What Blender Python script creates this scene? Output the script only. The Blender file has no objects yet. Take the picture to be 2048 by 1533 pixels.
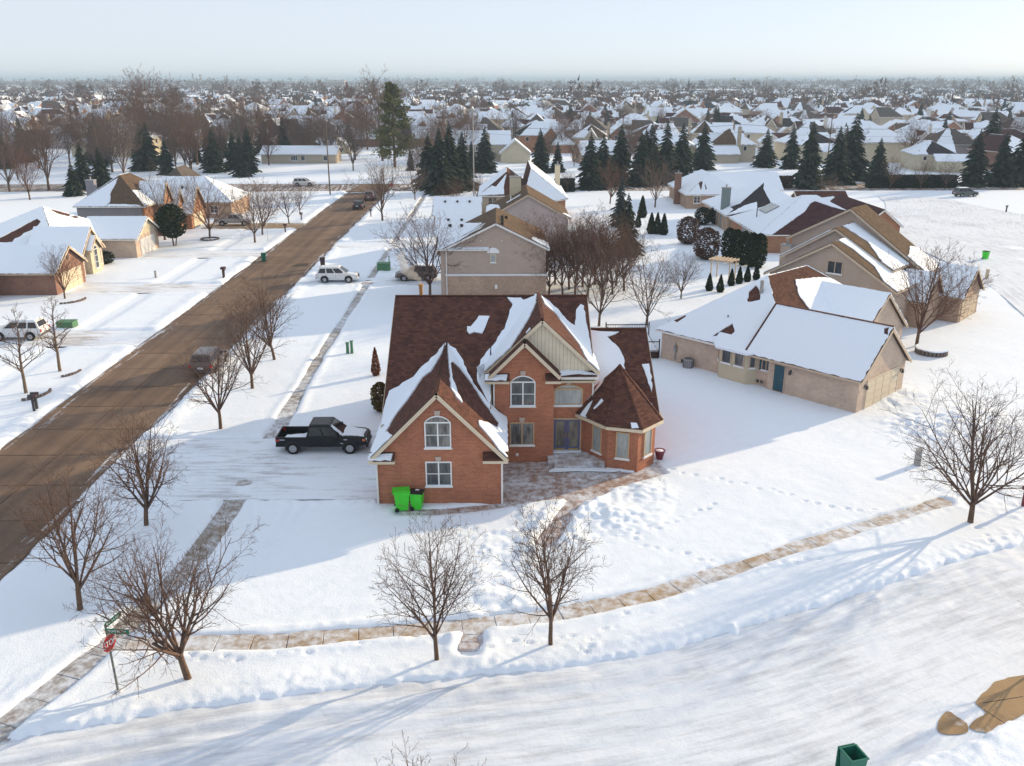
import bpy, bmesh, math, random
import numpy as np
from math import radians, sin, cos, atan, pi, sqrt
from mathutils import Vector, Matrix
from mathutils.geometry import delaunay_2d_cdt

# ------------------------------------------------------------------ camera, sky, sun, exposure
scene = bpy.context.scene
FOCAL = 1781.0            # in pixels of the 2048 px wide frame
CAM_H = 23.0
PITCH = radians(18.8)
YAW = atan(24 / 1781.0)
cam_data = bpy.data.cameras.new('camera')
cam_data.sensor_width = 36.0
cam_data.lens = 36.0 * FOCAL / 2048.0
cam_data.clip_start = 0.5
cam_data.clip_end = 60000.0
cam = bpy.data.objects.new('camera', cam_data)
scene.collection.objects.link(cam)
cam.location = (0, 0, CAM_H)
cam.rotation_mode = 'ZXY'
cam.rotation_mode = 'XYZ'
ROLL = radians(0.0)
cam.rotation_euler = (Matrix.Rotation(-YAW, 4, 'Z') @ Matrix.Rotation(pi / 2 - PITCH, 4, 'X') @ Matrix.Rotation(ROLL, 4, 'Z')).to_euler()
scene.camera = cam

HAZE = 0.00026
SUN_AZ = radians(33.0)     # measured from +X towards +Y (away from the camera, to the right)
SUN_EL = radians(15.0)
world = bpy.data.worlds.new('World')
scene.world = world
world.use_nodes = True
wn = world.node_tree
wn.nodes.clear()
w_out = wn.nodes.new('ShaderNodeOutputWorld')
w_bg = wn.nodes.new('ShaderNodeBackground')
w_sky = wn.nodes.new('ShaderNodeTexSky')
w_sky.sky_type = 'NISHITA'
w_sky.sun_disc = False
w_sky.sun_elevation = SUN_EL
w_sky.sun_rotation = pi / 2 - SUN_AZ
w_sky.altitude = 200
w_sky.air_density = 0.6
w_sky.dust_density = 0.5
w_sky.ozone_density = 2.0
w_bg.inputs['Strength'].default_value = 0.15
w_mix = wn.nodes.new('ShaderNodeMixRGB')      # thin even cloud veil over the whole sky
w_mix.inputs['Fac'].default_value = 0.86
w_mix.inputs['Color2'].default_value = (0.462 / 0.15, 0.488 / 0.15, 0.528 / 0.15, 1)
wn.links.new(w_sky.outputs[0], w_mix.inputs['Color1'])
wn.links.new(w_mix.outputs[0], w_bg.inputs['Color'])
wn.links.new(w_bg.outputs[0], w_out.inputs['Surface'])

sun_data = bpy.data.lights.new('sun', 'SUN')
sun_data.energy = 3.7
sun_data.angle = radians(0.9)
sun_data.color = (1.0, 0.76, 0.46)
sun = bpy.data.objects.new('sun', sun_data)
scene.collection.objects.link(sun)
sun_dir = Vector((cos(SUN_AZ) * cos(SUN_EL), sin(SUN_AZ) * cos(SUN_EL), sin(SUN_EL)))
sun.rotation_euler = sun_dir.to_track_quat('Z', 'Y').to_euler()
sun.location = (60, 40, 60)

scene.view_settings.view_transform = 'Standard'
scene.view_settings.look = 'None'
scene.view_settings.gamma = 1.0
scene.view_settings.use_curve_mapping = False
scene.view_settings.exposure = 0.76
scene.render.engine = 'CYCLES'
scene.cycles.max_bounces = 5
scene.cycles.diffuse_bounces = 3
scene.cycles.glossy_bounces = 2
scene.cycles.transmission_bounces = 2
scene.cycles.volume_bounces = 0
scene.cycles.transparent_max_bounces = 6
scene.cycles.caustics_reflective = False
scene.cycles.caustics_refractive = False
scene.cycles.use_denoising = True

# ------------------------------------------------------------------ measuring helpers (photo survey -> metres)
_fw = np.array([sin(YAW) * cos(PITCH), cos(YAW) * cos(PITCH), -sin(PITCH)])
_rt = np.array([cos(YAW), -sin(YAW), 0.0])
_up = np.cross(_rt, _fw)
_O = np.array([0.0, 0.0, CAM_H])
def ray(px, py): return _fw + _rt * (px - 1024) / FOCAL - _up * (py - 766.5) / FOCAL
def G(px, py, z=0.0):
    d = ray(px, py); return _O + d * ((z - CAM_H) / d[2])
def at_y(px, py, y):
    d = ray(px, py); return _O + d * (y / d[1])
def on_plane(px, py, p0, n):
    d = ray(px, py); return _O + d * (((p0 - _O) @ n) / (d @ n))

# ------------------------------------------------------------------ object helpers
COL = scene.collection
def link(o, parent=None):
    COL.objects.link(o)
    if parent is not None: o.parent = parent
    return o
def tag(o, label=None, cat=None, group=None, kind=None):
    if label: o['label'] = label
    if cat: o['category'] = cat
    if group: o['group'] = group
    if kind: o['kind'] = kind
    return o
def empty(name, loc=(0, 0, 0), rz=0.0, parent=None):
    o = bpy.data.objects.new(name, None); o.empty_display_size = 0.3
    o.location = loc; o.rotation_euler = (0, 0, rz)
    return link(o, parent)
def copy_tree(o, parent=None):
    c = o.copy(); COL.objects.link(c); c.parent = parent
    for ch in KIDS.get(o.name, []): copy_tree(ch, c)
    return c
KIDS = {}
def reg_kids(root):
    st = [root]
    while st:
        o = st.pop(); KIDS[o.name] = list(o.children); st += KIDS[o.name]

class MB:
    """collects polygons, builds one mesh object"""
    def __init__(s): s.v = []; s.f = []; s.m = []
    def add(s, verts, faces, mi=0):
        b = len(s.v); s.v += [tuple(p) for p in verts]
        s.f += [tuple(i + b for i in f) for f in faces]; s.m += [mi] * len(faces)
    def poly(s, pts, mi=0): s.add(pts, [tuple(range(len(pts)))], mi)
    def box(s, x0, x1, y0, y1, z0, z1, mi=0, taper=0.0):
        t = taper
        s.add([(x0, y0, z0), (x1, y0, z0), (x1, y1, z0), (x0, y1, z0), (x0 + t, y0 + t, z1), (x1 - t, y0 + t, z1), (x1 - t, y1 - t, z1), (x0 + t, y1 - t, z1)],
              [(3, 2, 1, 0), (4, 5, 6, 7), (0, 1, 5, 4), (1, 2, 6, 5), (2, 3, 7, 6), (3, 0, 4, 7)], mi)
    def prism(s, pts, d, mi=0, side=None):
        """closed slab: polygon pts (3d list) shifted by vector d"""
        n = len(pts); side = mi if side is None else side
        top = [Vector(p) + Vector(d) for p in pts]
        b = len(s.v); s.v += [tuple(p) for p in pts] + [tuple(p) for p in top]
        s.f.append(tuple(b + i for i in range(n))[::-1]); s.m.append(side)
        s.f.append(tuple(b + n + i for i in range(n))); s.m.append(mi)
        for i in range(n):
            j = (i + 1) % n; s.f.append((b + i, b + j, b + n + j, b + n + i)); s.m.append(side)
    def bar(s, p, q, w, h, mi=0, upv=(0, 0, 1)):
        p = Vector(p); q = Vector(q); d = (q - p).normalized(); u = Vector(upv)
        a = d.cross(u)
        if a.length < 1e-4: a = d.cross(Vector((1, 0, 0)))
        a.normalize(); c = a.cross(d).normalized()
        a = a * w / 2; c = c * h / 2
        vs = [p - a - c, p + a - c, p + a + c, p - a + c, q - a - c, q + a - c, q + a + c, q - a + c]
        s.add(vs, [(3, 2, 1, 0), (4, 5, 6, 7), (0, 1, 5, 4), (1, 2, 6, 5), (2, 3, 7, 6), (3, 0, 4, 7)], mi)
    def tube(s, p, q, r0, r1, n=8, mi=0, cap=True):
        p = Vector(p); q = Vector(q); d = (q - p).normalized()
        a = d.cross(Vector((0, 0, 1)))
        if a.length < 1e-4: a = Vector((1, 0, 0))
        a.normalize(); c = d.cross(a)
        vs = []
        for (o, r) in ((p, r0), (q, r1)):
            for i in range(n):
                t = 2 * pi * i / n; vs.append(o + a * (cos(t) * r) + c * (sin(t) * r))
        fs = [(i, (i + 1) % n, n + (i + 1) % n, n + i) for i in range(n)]
        if cap: fs += [tuple(range(n))[::-1], tuple(range(n, 2 * n))]
        s.add(vs, fs, mi)
    def lathe(s, prof, n=16, c=(0, 0, 0), mi=0):
        """prof: list of (r, z)"""
        vs = []; fs = []
        for (r, z) in prof:
            for i in range(n):
                t = 2 * pi * i / n; vs.append((c[0] + r * cos(t), c[1] + r * sin(t), c[2] + z))
        k = len(prof)
        for j in range(k - 1):
            for i in range(n):
                i2 = (i + 1) % n; fs.append((j * n + i, j * n + i2, (j + 1) * n + i2, (j + 1) * n + i))
        fs.append(tuple(range(n))[::-1]); fs.append(tuple(range((k - 1) * n, k * n)))
        s.add(vs, fs, mi)
    def mesh(s, name, mats):
        me = bpy.data.meshes.new(name)
        me.from_pydata(s.v, [], s.f)
        for m in (mats if isinstance(mats, (list, tuple)) else [mats]): me.materials.append(m)
        if any(s.m): me.polygons.foreach_set('material_index', s.m)
        me.update()
        bm = bmesh.new(); bm.from_mesh(me); bmesh.ops.delete(bm, geom=[v for v in bm.verts if not v.link_faces], context='VERTS'); bmesh.ops.recalc_face_normals(bm, faces=bm.faces); bm.to_mesh(me); bm.free()
        return me
    def build(s, name, mats, parent=None, smooth=False, loc=None, rz=0.0):
        me = s.mesh(name, mats)
        if smooth: me.polygons.foreach_set('use_smooth', [True] * len(me.polygons))
        o = bpy.data.objects.new(name, me)
        if loc is not None: o.location = loc
        if rz: o.rotation_euler = (0, 0, rz)
        return link(o, parent)

def np_mesh(name, verts, faces, mats, smooth=False, mi=None):
    """verts (n,3), faces (m,k) numpy"""
    verts = np.asarray(verts, dtype=np.float32); faces = np.asarray(faces, dtype=np.int32)
    me = bpy.data.meshes.new(name)
    n, k = faces.shape
    me.vertices.add(len(verts)); me.vertices.foreach_set('co', verts.ravel())
    me.loops.add(n * k); me.loops.foreach_set('vertex_index', faces.ravel())
    me.polygons.add(n); me.polygons.foreach_set('loop_start', np.arange(0, n * k, k, dtype=np.int32))
    for m in (mats if isinstance(mats, (list, tuple)) else [mats]): me.materials.append(m)
    if mi is not None: me.polygons.foreach_set('material_index', np.asarray(mi, dtype=np.int32))
    if smooth: me.polygons.foreach_set('use_smooth', np.ones(n, dtype=bool))
    me.update(calc_edges=True); me.validate()
    return me
def mobj(name, me, parent=None, loc=None, rz=0.0):
    o = bpy.data.objects.new(name, me)
    if loc is not None: o.location = loc
    if rz: o.rotation_euler = (0, 0, rz)
    return link(o, parent)

# smooth value noise for height fields
def _hash(ix, iy, seed):
    h = (ix.astype(np.int64) * 374761393 + iy.astype(np.int64) * 668265263 + seed * 982451653) & 0x7fffffff
    h = ((h ^ (h >> 13)) * 1274126177) & 0x7fffffff
    return ((h ^ (h >> 16)) & 0xffff) / 65535.0
def vnoise(x, y, scale, seed=0):
    x = np.asarray(x, float) / scale; y = np.asarray(y, float) / scale
    ix = np.floor(x); iy = np.floor(y); fx = x - ix; fy = y - iy
    fx = fx * fx * (3 - 2 * fx); fy = fy * fy * (3 - 2 * fy)
    a = _hash(ix, iy, seed); b = _hash(ix + 1, iy, seed); c = _hash(ix, iy + 1, seed); d = _hash(ix + 1, iy + 1, seed)
    return (a + (b - a) * fx) * (1 - fy) + (c + (d - c) * fx) * fy - 0.5
def sstep(a, b, x):
    t = np.clip((x - a) / (b - a), 0, 1); return t * t * (3 - 2 * t)
def dist_poly(x, y, pts):
    best = np.full(np.shape(x), 1e9)
    for (ax, ay), (bx, by) in zip(pts[:-1], pts[1:]):
        dx, dy = bx - ax, by - ay; L = dx * dx + dy * dy
        t = np.clip(((x - ax) * dx + (y - ay) * dy) / L, 0, 1)
        best = np.minimum(best, np.hypot(x - ax - t * dx, y - ay - t * dy))
    return best
def catmull(pts, step=0.5):
    P = [np.array(p, float) for p in pts]; P = [2 * P[0] - P[1]] + P + [2 * P[-1] - P[-2]]
    out = []
    for i in range(1, len(P) - 2):
        n = max(2, int(np.linalg.norm(P[i + 1] - P[i]) / step))
        for k in range(n):
            t = k / n
            out.append(0.5 * (2 * P[i] + (P[i + 1] - P[i - 1]) * t + (2 * P[i - 1] - 5 * P[i] + 4 * P[i + 1] - P[i + 2]) * t * t + (-P[i - 1] + 3 * P[i] - 3 * P[i + 1] + P[i + 2]) * t ** 3))
    out.append(P[-2]); return np.array(out)
# ------------------------------------------------------------------ materials
class NT:
    def __init__(s, name):
        s.mat = bpy.data.materials.new(name); s.mat.use_nodes = True
        s.t = s.mat.node_tree; s.b = s.t.nodes['Principled BSDF']; s.out = s.t.nodes['Material Output']
    def n(s, typ, **kw):
        nd = s.t.nodes.new(typ)
        for k, v in kw.items():
            if k in nd.bl_rna.properties: setattr(nd, k, v)
            else: nd.inputs[k].default_value = v
        return nd
    def l(s, a, b): s.t.links.new(a, b)
    def coord(s, which='Object'): 
        if not hasattr(s, '_c'): s._c = s.n('ShaderNodeTexCoord')
        return s._c.outputs[which]
    def noise(s, scale, detail=3, rough=0.6, vec=None, which='Object'):
        nd = s.n('ShaderNodeTexNoise'); nd.inputs['Scale'].default_value = scale
        nd.inputs['Detail'].default_value = detail; nd.inputs['Roughness'].default_value = rough
        s.l(vec if vec is not None else s.coord(which), nd.inputs['Vector']); return nd.outputs['Fac']
    def ramp(s, fac, stops):
        nd = s.n('ShaderNodeValToRGB'); cr = nd.color_ramp
        while len(cr.elements) < len(stops): cr.elements.new(0.5)
        for e, (p, c) in zip(cr.elements, stops):
            e.position = p; e.color = (c, c, c, 1) if not isinstance(c, (tuple, list)) else (*c, 1)
        s.l(fac, nd.inputs['Fac']); return nd.outputs['Color']
    def mix(s, fac, a, b, mode='MIX'):
        nd = s.n('ShaderNodeMixRGB'); nd.blend_type = mode
        for sock, v in ((nd.inputs['Fac'], fac), (nd.inputs['Color1'], a), (nd.inputs['Color2'], b)):
            if isinstance(v, bpy.types.NodeSocket): s.l(v, sock)
            elif isinstance(v, (tuple, list)): sock.default_value = (*v[:3], 1)
            else: sock.default_value = v
        return nd.outputs['Color']
    def math(s, op, a, b=0.0):
        nd = s.n('ShaderNodeMath'); nd.operation = op
        for i, v in enumerate((a, b)):
            if isinstance(v, bpy.types.NodeSocket): s.l(v, nd.inputs[i])
            else: nd.inputs[i].default_value = v
        return nd.outputs[0]
    def color(s, c):
        if isinstance(c, bpy.types.NodeSocket): s.l(c, s.b.inputs['Base Color'])
        else: s.b.inputs['Base Color'].default_value = (*c, 1)
    def bump(s, h, strength=0.3, dist=0.02):
        nd = s.n('ShaderNodeBump'); nd.inputs['Strength'].default_value = strength; nd.inputs['Distance'].default_value = dist
        s.l(h, nd.inputs['Height']); s.l(nd.outputs['Normal'], s.b.inputs['Normal'])
    def rough(s, r, spec=None):
        s.b.inputs['Roughness'].default_value = r
        if spec is not None: s.b.inputs['Specular IOR Level'].default_value = spec
    def wallvec(s):
        """(u along the wall, z) from object position and object normal"""
        sp = s.n('ShaderNodeSeparateXYZ'); s.l(s.coord('Object'), sp.inputs[0])
        sn = s.n('ShaderNodeSeparateXYZ'); s.l(s.coord('Normal'), sn.inputs[0])
        ax = s.math('ABSOLUTE', sn.outputs[0]); ay = s.math('ABSOLUTE', sn.outputs[1])
        big = s.math('GREATER_THAN', ay, ax)
        u = s.math('ADD', s.math('MULTIPLY', sp.outputs[0], big), s.math('MULTIPLY', sp.outputs[1], s.math('SUBTRACT', 1.0, big)))
        cb = s.n('ShaderNodeCombineXYZ'); s.l(u, cb.inputs[0]); s.l(sp.outputs[2], cb.inputs[1])
        return cb.outputs[0], u, sp.outputs[2]

MAT = {}
def plain(name, c, rough=0.6, spec=0.3, var=0.0, scale=3.0, metallic=0.0):
    t = NT(name); t.rough(rough, spec); t.b.inputs['Metallic'].default_value = metallic
    if var:
        f = t.noise(scale, 4, 0.65)
        t.color(t.mix(t.ramp(f, [(0.3, 0.0), (0.7, 1.0)]), tuple(x * (1 - var) for x in c), tuple(min(1, x * (1 + var)) for x in c)))
    else: t.color(c)
    MAT[name] = t.mat; return t.mat

def snow_mat(name, c1=(0.755, 0.845, 0.96), c2=(0.81, 0.88, 0.975), bump=0.25, scale=1.2):
    t = NT(name); t.rough(0.65, 0.25)
    f = t.noise(scale, 6, 0.6, which='Object'); g = t.noise(scale * 9, 3, 0.6, which='Object')
    t.color(t.mix(f, c1, c2)); h = t.mix(0.35, f, g); t.bump(h, bump, 0.12)
    MAT[name] = t.mat; return t.mat
snow_mat('snow', bump=0.45, scale=1.6); snow_mat('roof_snow', bump=0.25, scale=2.5)

def brick_mat(name, c1, c2, mortar, bw=0.24, bh=0.085):
    t = NT(name); t.rough(0.9, 0.15)
    vec, u, z = t.wallvec()
    b = t.n('ShaderNodeTexBrick'); b.inputs['Scale'].default_value = 1.0
    b.inputs['Brick Width'].default_value = bw; b.inputs['Row Height'].default_value = bh
    b.inputs['Mortar Size'].default_value = 0.008; b.inputs['Bias'].default_value = 0.0
    for k, c in (('Color1', c1), ('Color2', c2), ('Mortar', mortar)): b.inputs[k].default_value = (*c, 1)
    t.l(vec, b.inputs['Vector'])
    f = t.noise(0.7, 5, 0.6); col = t.mix(t.ramp(f, [(0.35, 0.0), (0.65, 1.0)]), b.outputs['Color'], t.mix(1.0, b.outputs['Color'], (0.80, 0.80, 0.82), 'MULTIPLY'))
    sp = t.noise(7.0, 2, 0.5); col = t.mix(t.ramp(sp, [(0.55, 0.0), (0.75, 0.5)]), col, t.mix(1.0, col, (0.65, 0.6, 0.6), 'MULTIPLY'))
    t.color(col); t.bump(b.outputs['Fac'], -0.4, 0.01)
    MAT[name] = t.mat; return t.mat
brick_mat('red_brick', (0.47, 0.165, 0.085), (0.36, 0.115, 0.060), (0.44, 0.30, 0.22))
brick_mat('pink_brick', (0.63, 0.49, 0.385), (0.53, 0.40, 0.305), (0.60, 0.53, 0.45))
brick_mat('tan_brick', (0.48, 0.33, 0.23), (0.36, 0.23, 0.155), (0.48, 0.41, 0.34))
brick_mat('brown_brick', (0.30, 0.15, 0.10), (0.22, 0.10, 0.07), (0.34, 0.28, 0.24))
brick_mat('orange_brick', (0.42, 0.19, 0.09), (0.34, 0.14, 0.07), (0.42, 0.33, 0.27))

def siding_mat(name, c, lap=0.16, vertical=False):
    t = NT(name); t.rough(0.75, 0.2)
    vec, u, z = t.wallvec()
    x = u if vertical else z
    fr = t.math('FRACT', t.math('DIVIDE', x, lap))
    f = t.noise(0.8, 4, 0.6)
    col = t.mix(t.ramp(f, [(0.3, 0.0), (0.7, 1.0)]), tuple(k * 0.88 for k in c), c)
    col = t.mix(t.ramp(fr, [(0.0, 1.0), (0.10, 0.0)]), col, tuple(k * 0.72 for k in c))
    t.color(col); t.bump(fr, 0.5, 0.02); MAT[name] = t.mat; return t.mat
siding_mat('tan_siding', (0.46, 0.36, 0.295)); siding_mat('grey_siding', (0.43, 0.37, 0.36)); siding_mat('slate_siding', (0.25, 0.235, 0.25))
siding_mat('cream_siding', (0.60, 0.53, 0.39)); siding_mat('white_siding', (0.66, 0.65, 0.62)); siding_mat('beige_siding', (0.47, 0.40, 0.31))
siding_mat('green_siding', (0.20, 0.25, 0.25))

def shingle_mat(name, c1, c2):
    t = NT(name); t.rough(0.95, 0.1)
    vec, u, z = t.wallvec()
    b = t.n('ShaderNodeTexBrick'); b.inputs['Scale'].default_value = 1.0
    b.inputs['Brick Width'].default_value = 0.30; b.inputs['Row Height'].default_value = 0.10
    b.inputs['Mortar Size'].default_value = 0.008; b.inputs['Mortar Smooth'].default_value = 0.3
    for k, c in (('Color1', c1), ('Color2', c2), ('Mortar', tuple(x * 0.45 for x in c1))): b.inputs[k].default_value = (*c, 1)
    t.l(vec, b.inputs['Vector'])
    f = t.noise(1.1, 5, 0.65)
    col = t.mix(t.ramp(f, [(0.35, 0.0), (0.68, 1.0)]), b.outputs['Color'], t.mix(1.0, b.outputs['Color'], (0.74, 0.74, 0.78), 'MULTIPLY'))
    t.color(col); t.bump(b.outputs['Fac'], -0.5, 0.02)
    MAT[name] = t.mat; return t.mat
shingle_mat('brown_shingle', (0.150, 0.070, 0.050), (0.080, 0.038, 0.033))
shingle_mat('umber_shingle', (0.165, 0.115, 0.075), (0.120, 0.082, 0.056))
shingle_mat('charcoal_shingle', (0.065, 0.06, 0.065), (0.045, 0.042, 0.046))
shingle_mat('grey_shingle', (0.15, 0.13, 0.115), (0.11, 0.098, 0.09))
shingle_mat('maroon_shingle', (0.10, 0.05, 0.05), (0.07, 0.035, 0.037))

def concrete_mat(name, c, dust=0.35, stain=0.25, rnd=0.12, street=False):
    t = NT(name); t.rough(0.85, 0.25)
    f = t.noise(0.35, 6, 0.7, which='Object'); g = t.noise(6.0, 4, 0.6)
    geo = t.n('ShaderNodeNewGeometry')
    ws = t.noise(0.22, 5, 0.65, vec=geo.outputs['Position']); wf = t.noise(2.2, 6, 0.72, vec=geo.outputs['Position'])
    oi = t.n('ShaderNodeObjectInfo')
    k = t.math('ADD', 1.0 - rnd, t.math('MULTIPLY', oi.outputs['Random'], 2 * rnd))
    cb = t.n('ShaderNodeCombineXYZ')
    for i in range(3): t.l(k, cb.inputs[i])
    col = t.mix(1.0, c, cb.outputs[0], 'MULTIPLY')
    col = t.mix(t.ramp(ws, [(0.35, 0.0), (0.7, 1.0)]), col, t.mix(1.0, col, (1 - stain, 1 - stain, 1 - stain * 0.9), 'MULTIPLY'))
    col = t.mix(t.ramp(g, [(0.3, 0.0), (0.75, 0.35)]), col, t.mix(1.0, col, (0.7, 0.68, 0.66), 'MULTIPLY'))
    if street:
        sx = t.n('ShaderNodeSeparateXYZ'); t.l(geo.outputs['Position'], sx.inputs[0])
        cx = t.n('ShaderNodeCombineXYZ'); t.l(sx.outputs[0], cx.inputs[0]); t.l(t.math('MULTIPLY', sx.outputs[1], 0.035), cx.inputs[1])
        lane = t.noise(0.9, 4, 0.6, vec=cx.outputs[0])
        col = t.mix(t.ramp(lane, [(0.38, 0.0), (0.62, 0.8)]), col, t.mix(1.0, col, (0.60, 0.61, 0.66), 'MULTIPLY'))
        cy = t.n('ShaderNodeCombineXYZ'); t.l(t.math('MULTIPLY', sx.outputs[0], 2.6), cy.inputs[0]); t.l(t.math('MULTIPLY', sx.outputs[1], 0.16), cy.inputs[1])
        streak = t.math('ADD', t.math('MULTIPLY', t.noise(1.0, 5, 0.65, vec=cy.outputs[0]), 0.75), t.math('MULTIPLY', wf, 0.25))
        edge = t.math('ABSOLUTE', t.math('ADD', sx.outputs[0], 28.8)); em = t.math('MULTIPLY', t.math('MAXIMUM', t.math('SUBTRACT', edge, 2.6), 0.0), 0.085)
        em = t.math('MINIMUM', em, 0.16)
        col = t.mix(t.ramp(t.math('ADD', streak, em), [(0.645, 0.0), (0.74, 0.8)]), col, (0.74, 0.80, 0.88))
    if dust:
        d = t.math('ADD', t.math('MULTIPLY', wf, 0.6), t.math('MULTIPLY', ws, 0.5))
        col = t.mix(t.ramp(d, [(0.60 - 0.2 * dust, 0.0), (0.78 - 0.2 * dust, 0.85)]), col, (0.74, 0.81, 0.91))
    t.color(col); t.bump(g, 0.25, 0.01); MAT[name] = t.mat; return t.mat
concrete_mat('street_concrete', (0.225, 0.152, 0.104), dust=0.0, stain=0.32, rnd=0.10, street=True)
concrete_mat('walk_concrete', (0.40, 0.30, 0.20), dust=0.72, stain=0.2)
concrete_mat('grey_walk_concrete', (0.30, 0.27, 0.24), dust=0.62, stain=0.3)
concrete_mat('drive_concrete', (0.32, 0.215, 0.115), dust=0.3, stain=0.2)
concrete_mat('drive_concrete_bare', (0.38, 0.26, 0.145), dust=0.10, stain=0.35)
concrete_mat('paver', (0.36, 0.25, 0.205), dust=0.60, stain=0.3)
plain('joint', (0.055, 0.045, 0.038), 0.95)

def packed_mat(name, tint=(0.42, 0.46, 0.53), amount=0.54, lo=(0.64, 0.71, 0.81), hi=(0.77, 0.83, 0.92)):
    """driven-over snow: streaks run along the uv u direction"""
    t = NT(name); t.rough(0.6, 0.3)
    mp = t.n('ShaderNodeMapping'); t.l(t.coord('UV'), mp.inputs['Vector']); mp.inputs['Scale'].default_value = (0.13, 1.0, 1.0)
    s1 = t.noise(2.2, 6, 0.7, vec=mp.outputs[0]); 
    geo = t.n('ShaderNodeNewGeometry')
    s2 = t.noise(0.13, 4, 0.6, vec=geo.outputs['Position']); s3 = t.noise(3.0, 5, 0.7, vec=geo.outputs['Position'])
    d = t.math('ADD', t.math('MULTIPLY', s1, 0.62), t.math('ADD', t.math('MULTIPLY', s2, 0.40), t.math('MULTIPLY', s3, 0.12)))
    m = t.ramp(d, [(0.66 - 0.22 * amount, 0.0), (0.86 - 0.22 * amount, 1.0)])
    base = t.mix(s3, lo, hi)
    t.color(t.mix(m, base, tint)); t.bump(t.mix(0.5, s1, s3), 0.55, 0.08); MAT[name] = t.mat; return t.mat
packed_mat('packed_snow'); packed_mat('drive_snow', (0.24, 0.23, 0.23), 0.40, (0.72, 0.80, 0.91), (0.79, 0.86, 0.96)); packed_mat('tan_drive_snow', (0.27, 0.18, 0.10), 0.52, (0.74, 0.81, 0.91), (0.80, 0.86, 0.95))

plain('white_trim', (0.72, 0.71, 0.68), 0.5, 0.3, 0.06); plain('cream_trim', (0.62, 0.53, 0.40), 0.55, 0.3, 0.06); plain('dark_trim', (0.07, 0.045, 0.04), 0.6)
plain('tan_trim', (0.50, 0.40, 0.30), 0.6, 0.3, 0.06); plain('stone_block', (0.45, 0.38, 0.33), 0.9, 0.1, 0.12, 8)
plain('white_vinyl', (0.78, 0.79, 0.80), 0.35, 0.4); plain('oak_frame', (0.50, 0.34, 0.20), 0.5, 0.3, 0.1)
plain('blue_door', (0.085, 0.10, 0.21), 0.4, 0.4, 0.08); plain('teal_door', (0.018, 0.075, 0.105), 0.35, 0.4); plain('brass', (0.50, 0.34, 0.10), 0.3, 0.5, metallic=0.8)
def glass_mat(name, c1, c2, rough=0.06):
    t = NT(name); t.rough(rough, 0.6)
    mp = t.n('ShaderNodeMapping'); t.l(t.coord('Object'), mp.inputs['Vector']); mp.inputs['Scale'].default_value = (2.2, 2.2, 0.5)
    f = t.noise(1.3, 3, 0.6, vec=mp.outputs[0]); t.color(t.mix(t.ramp(f, [(0.4, 0.0), (0.6, 1.0)]), c1, c2)); MAT[name] = t.mat
glass_mat('window_glass', (0.025, 0.03, 0.038), (0.085, 0.095, 0.10)); glass_mat('curtain_glass', (0.05, 0.052, 0.055), (0.22, 0.215, 0.20)); glass_mat('dark_glass', (0.012, 0.014, 0.018), (0.03, 0.03, 0.035)); glass_mat('pale_glass', (0.26, 0.30, 0.31), (0.40, 0.42, 0.41))
glass_mat('car_glass', (0.01, 0.012, 0.016), (0.02, 0.022, 0.026))
glass_mat('pale_glass_dim', (0.09, 0.085, 0.07), (0.22, 0.20, 0.16)); plain('cream_siding_plain', (0.72, 0.65, 0.51), 0.7, 0.2, 0.07); plain('brass_dull', (0.42, 0.22, 0.07), 0.5, 0.4)
plain('metal_grey', (0.30, 0.30, 0.31), 0.45, 0.5, 0.1, metallic=0.5); plain('metal_dark', (0.05, 0.05, 0.055), 0.5, 0.4); plain('vent_black', (0.025, 0.02, 0.02), 0.8)
plain('sign_steel', (0.10, 0.115, 0.11), 0.55, 0.4, 0.1); plain('rim_alloy', (0.36, 0.37, 0.39), 0.35, 0.5, metallic=0.4); plain('galvanised', (0.34, 0.34, 0.33), 0.5, 0.4, 0.1, metallic=0.6)
plain('lime_plastic', (0.055, 0.62, 0.030), 0.4, 0.4, 0.06, 5); plain('green_plastic', (0.008, 0.14, 0.095), 0.45, 0.4); plain('black_plastic', (0.018, 0.018, 0.02), 0.55, 0.3); plain('tyre_rubber', (0.014, 0.014, 0.015), 0.85, 0.2)
plain('brown_plastic', (0.055, 0.03, 0.035), 0.6); plain('maroon_glaze', (0.15, 0.012, 0.022), 0.35, 0.5); plain('utility_green', (0.075, 0.20, 0.105), 0.6, 0.3, 0.1)
plain('sign_red', (0.45, 0.012, 0.018), 0.4, 0.4); plain('sign_green', (0.0, 0.16, 0.09), 0.4, 0.4); plain('sign_white', (0.82, 0.82, 0.82), 0.4, 0.4)
plain('paper_white', (0.72, 0.74, 0.76), 0.6)
def paint(name, c, coat=0.5, dirt=0.25):
    t = NT(name); t.rough(0.35, 0.5 if sum(c) > 0.1 else 0.25); t.b.inputs['Coat Weight'].default_value = coat; t.b.inputs['Coat Roughness'].default_value = 0.1
    f = t.noise(1.2, 4, 0.6); t.color(t.mix(t.ramp(f, [(0.35, 0.0), (0.75, dirt)]), c, (0.22, 0.20, 0.185))); MAT[name] = t.mat
paint('black_paint', (0.005, 0.005, 0.007), 0.06, 0.02); paint('white_paint', (0.72, 0.73, 0.74)); paint('silver_paint', (0.36, 0.36, 0.37)); paint('dark_paint', (0.016, 0.018, 0.024), 0.3, 0.08); paint('maroon_paint', (0.14, 0.05, 0.05)); paint('mocha_paint', (0.085, 0.06, 0.06)); paint('green_paint', (0.05, 0.075, 0.07)); paint('red_paint', (0.42, 0.02, 0.025)); paint('blue_grey_paint', (0.12, 0.15, 0.19))
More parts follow.
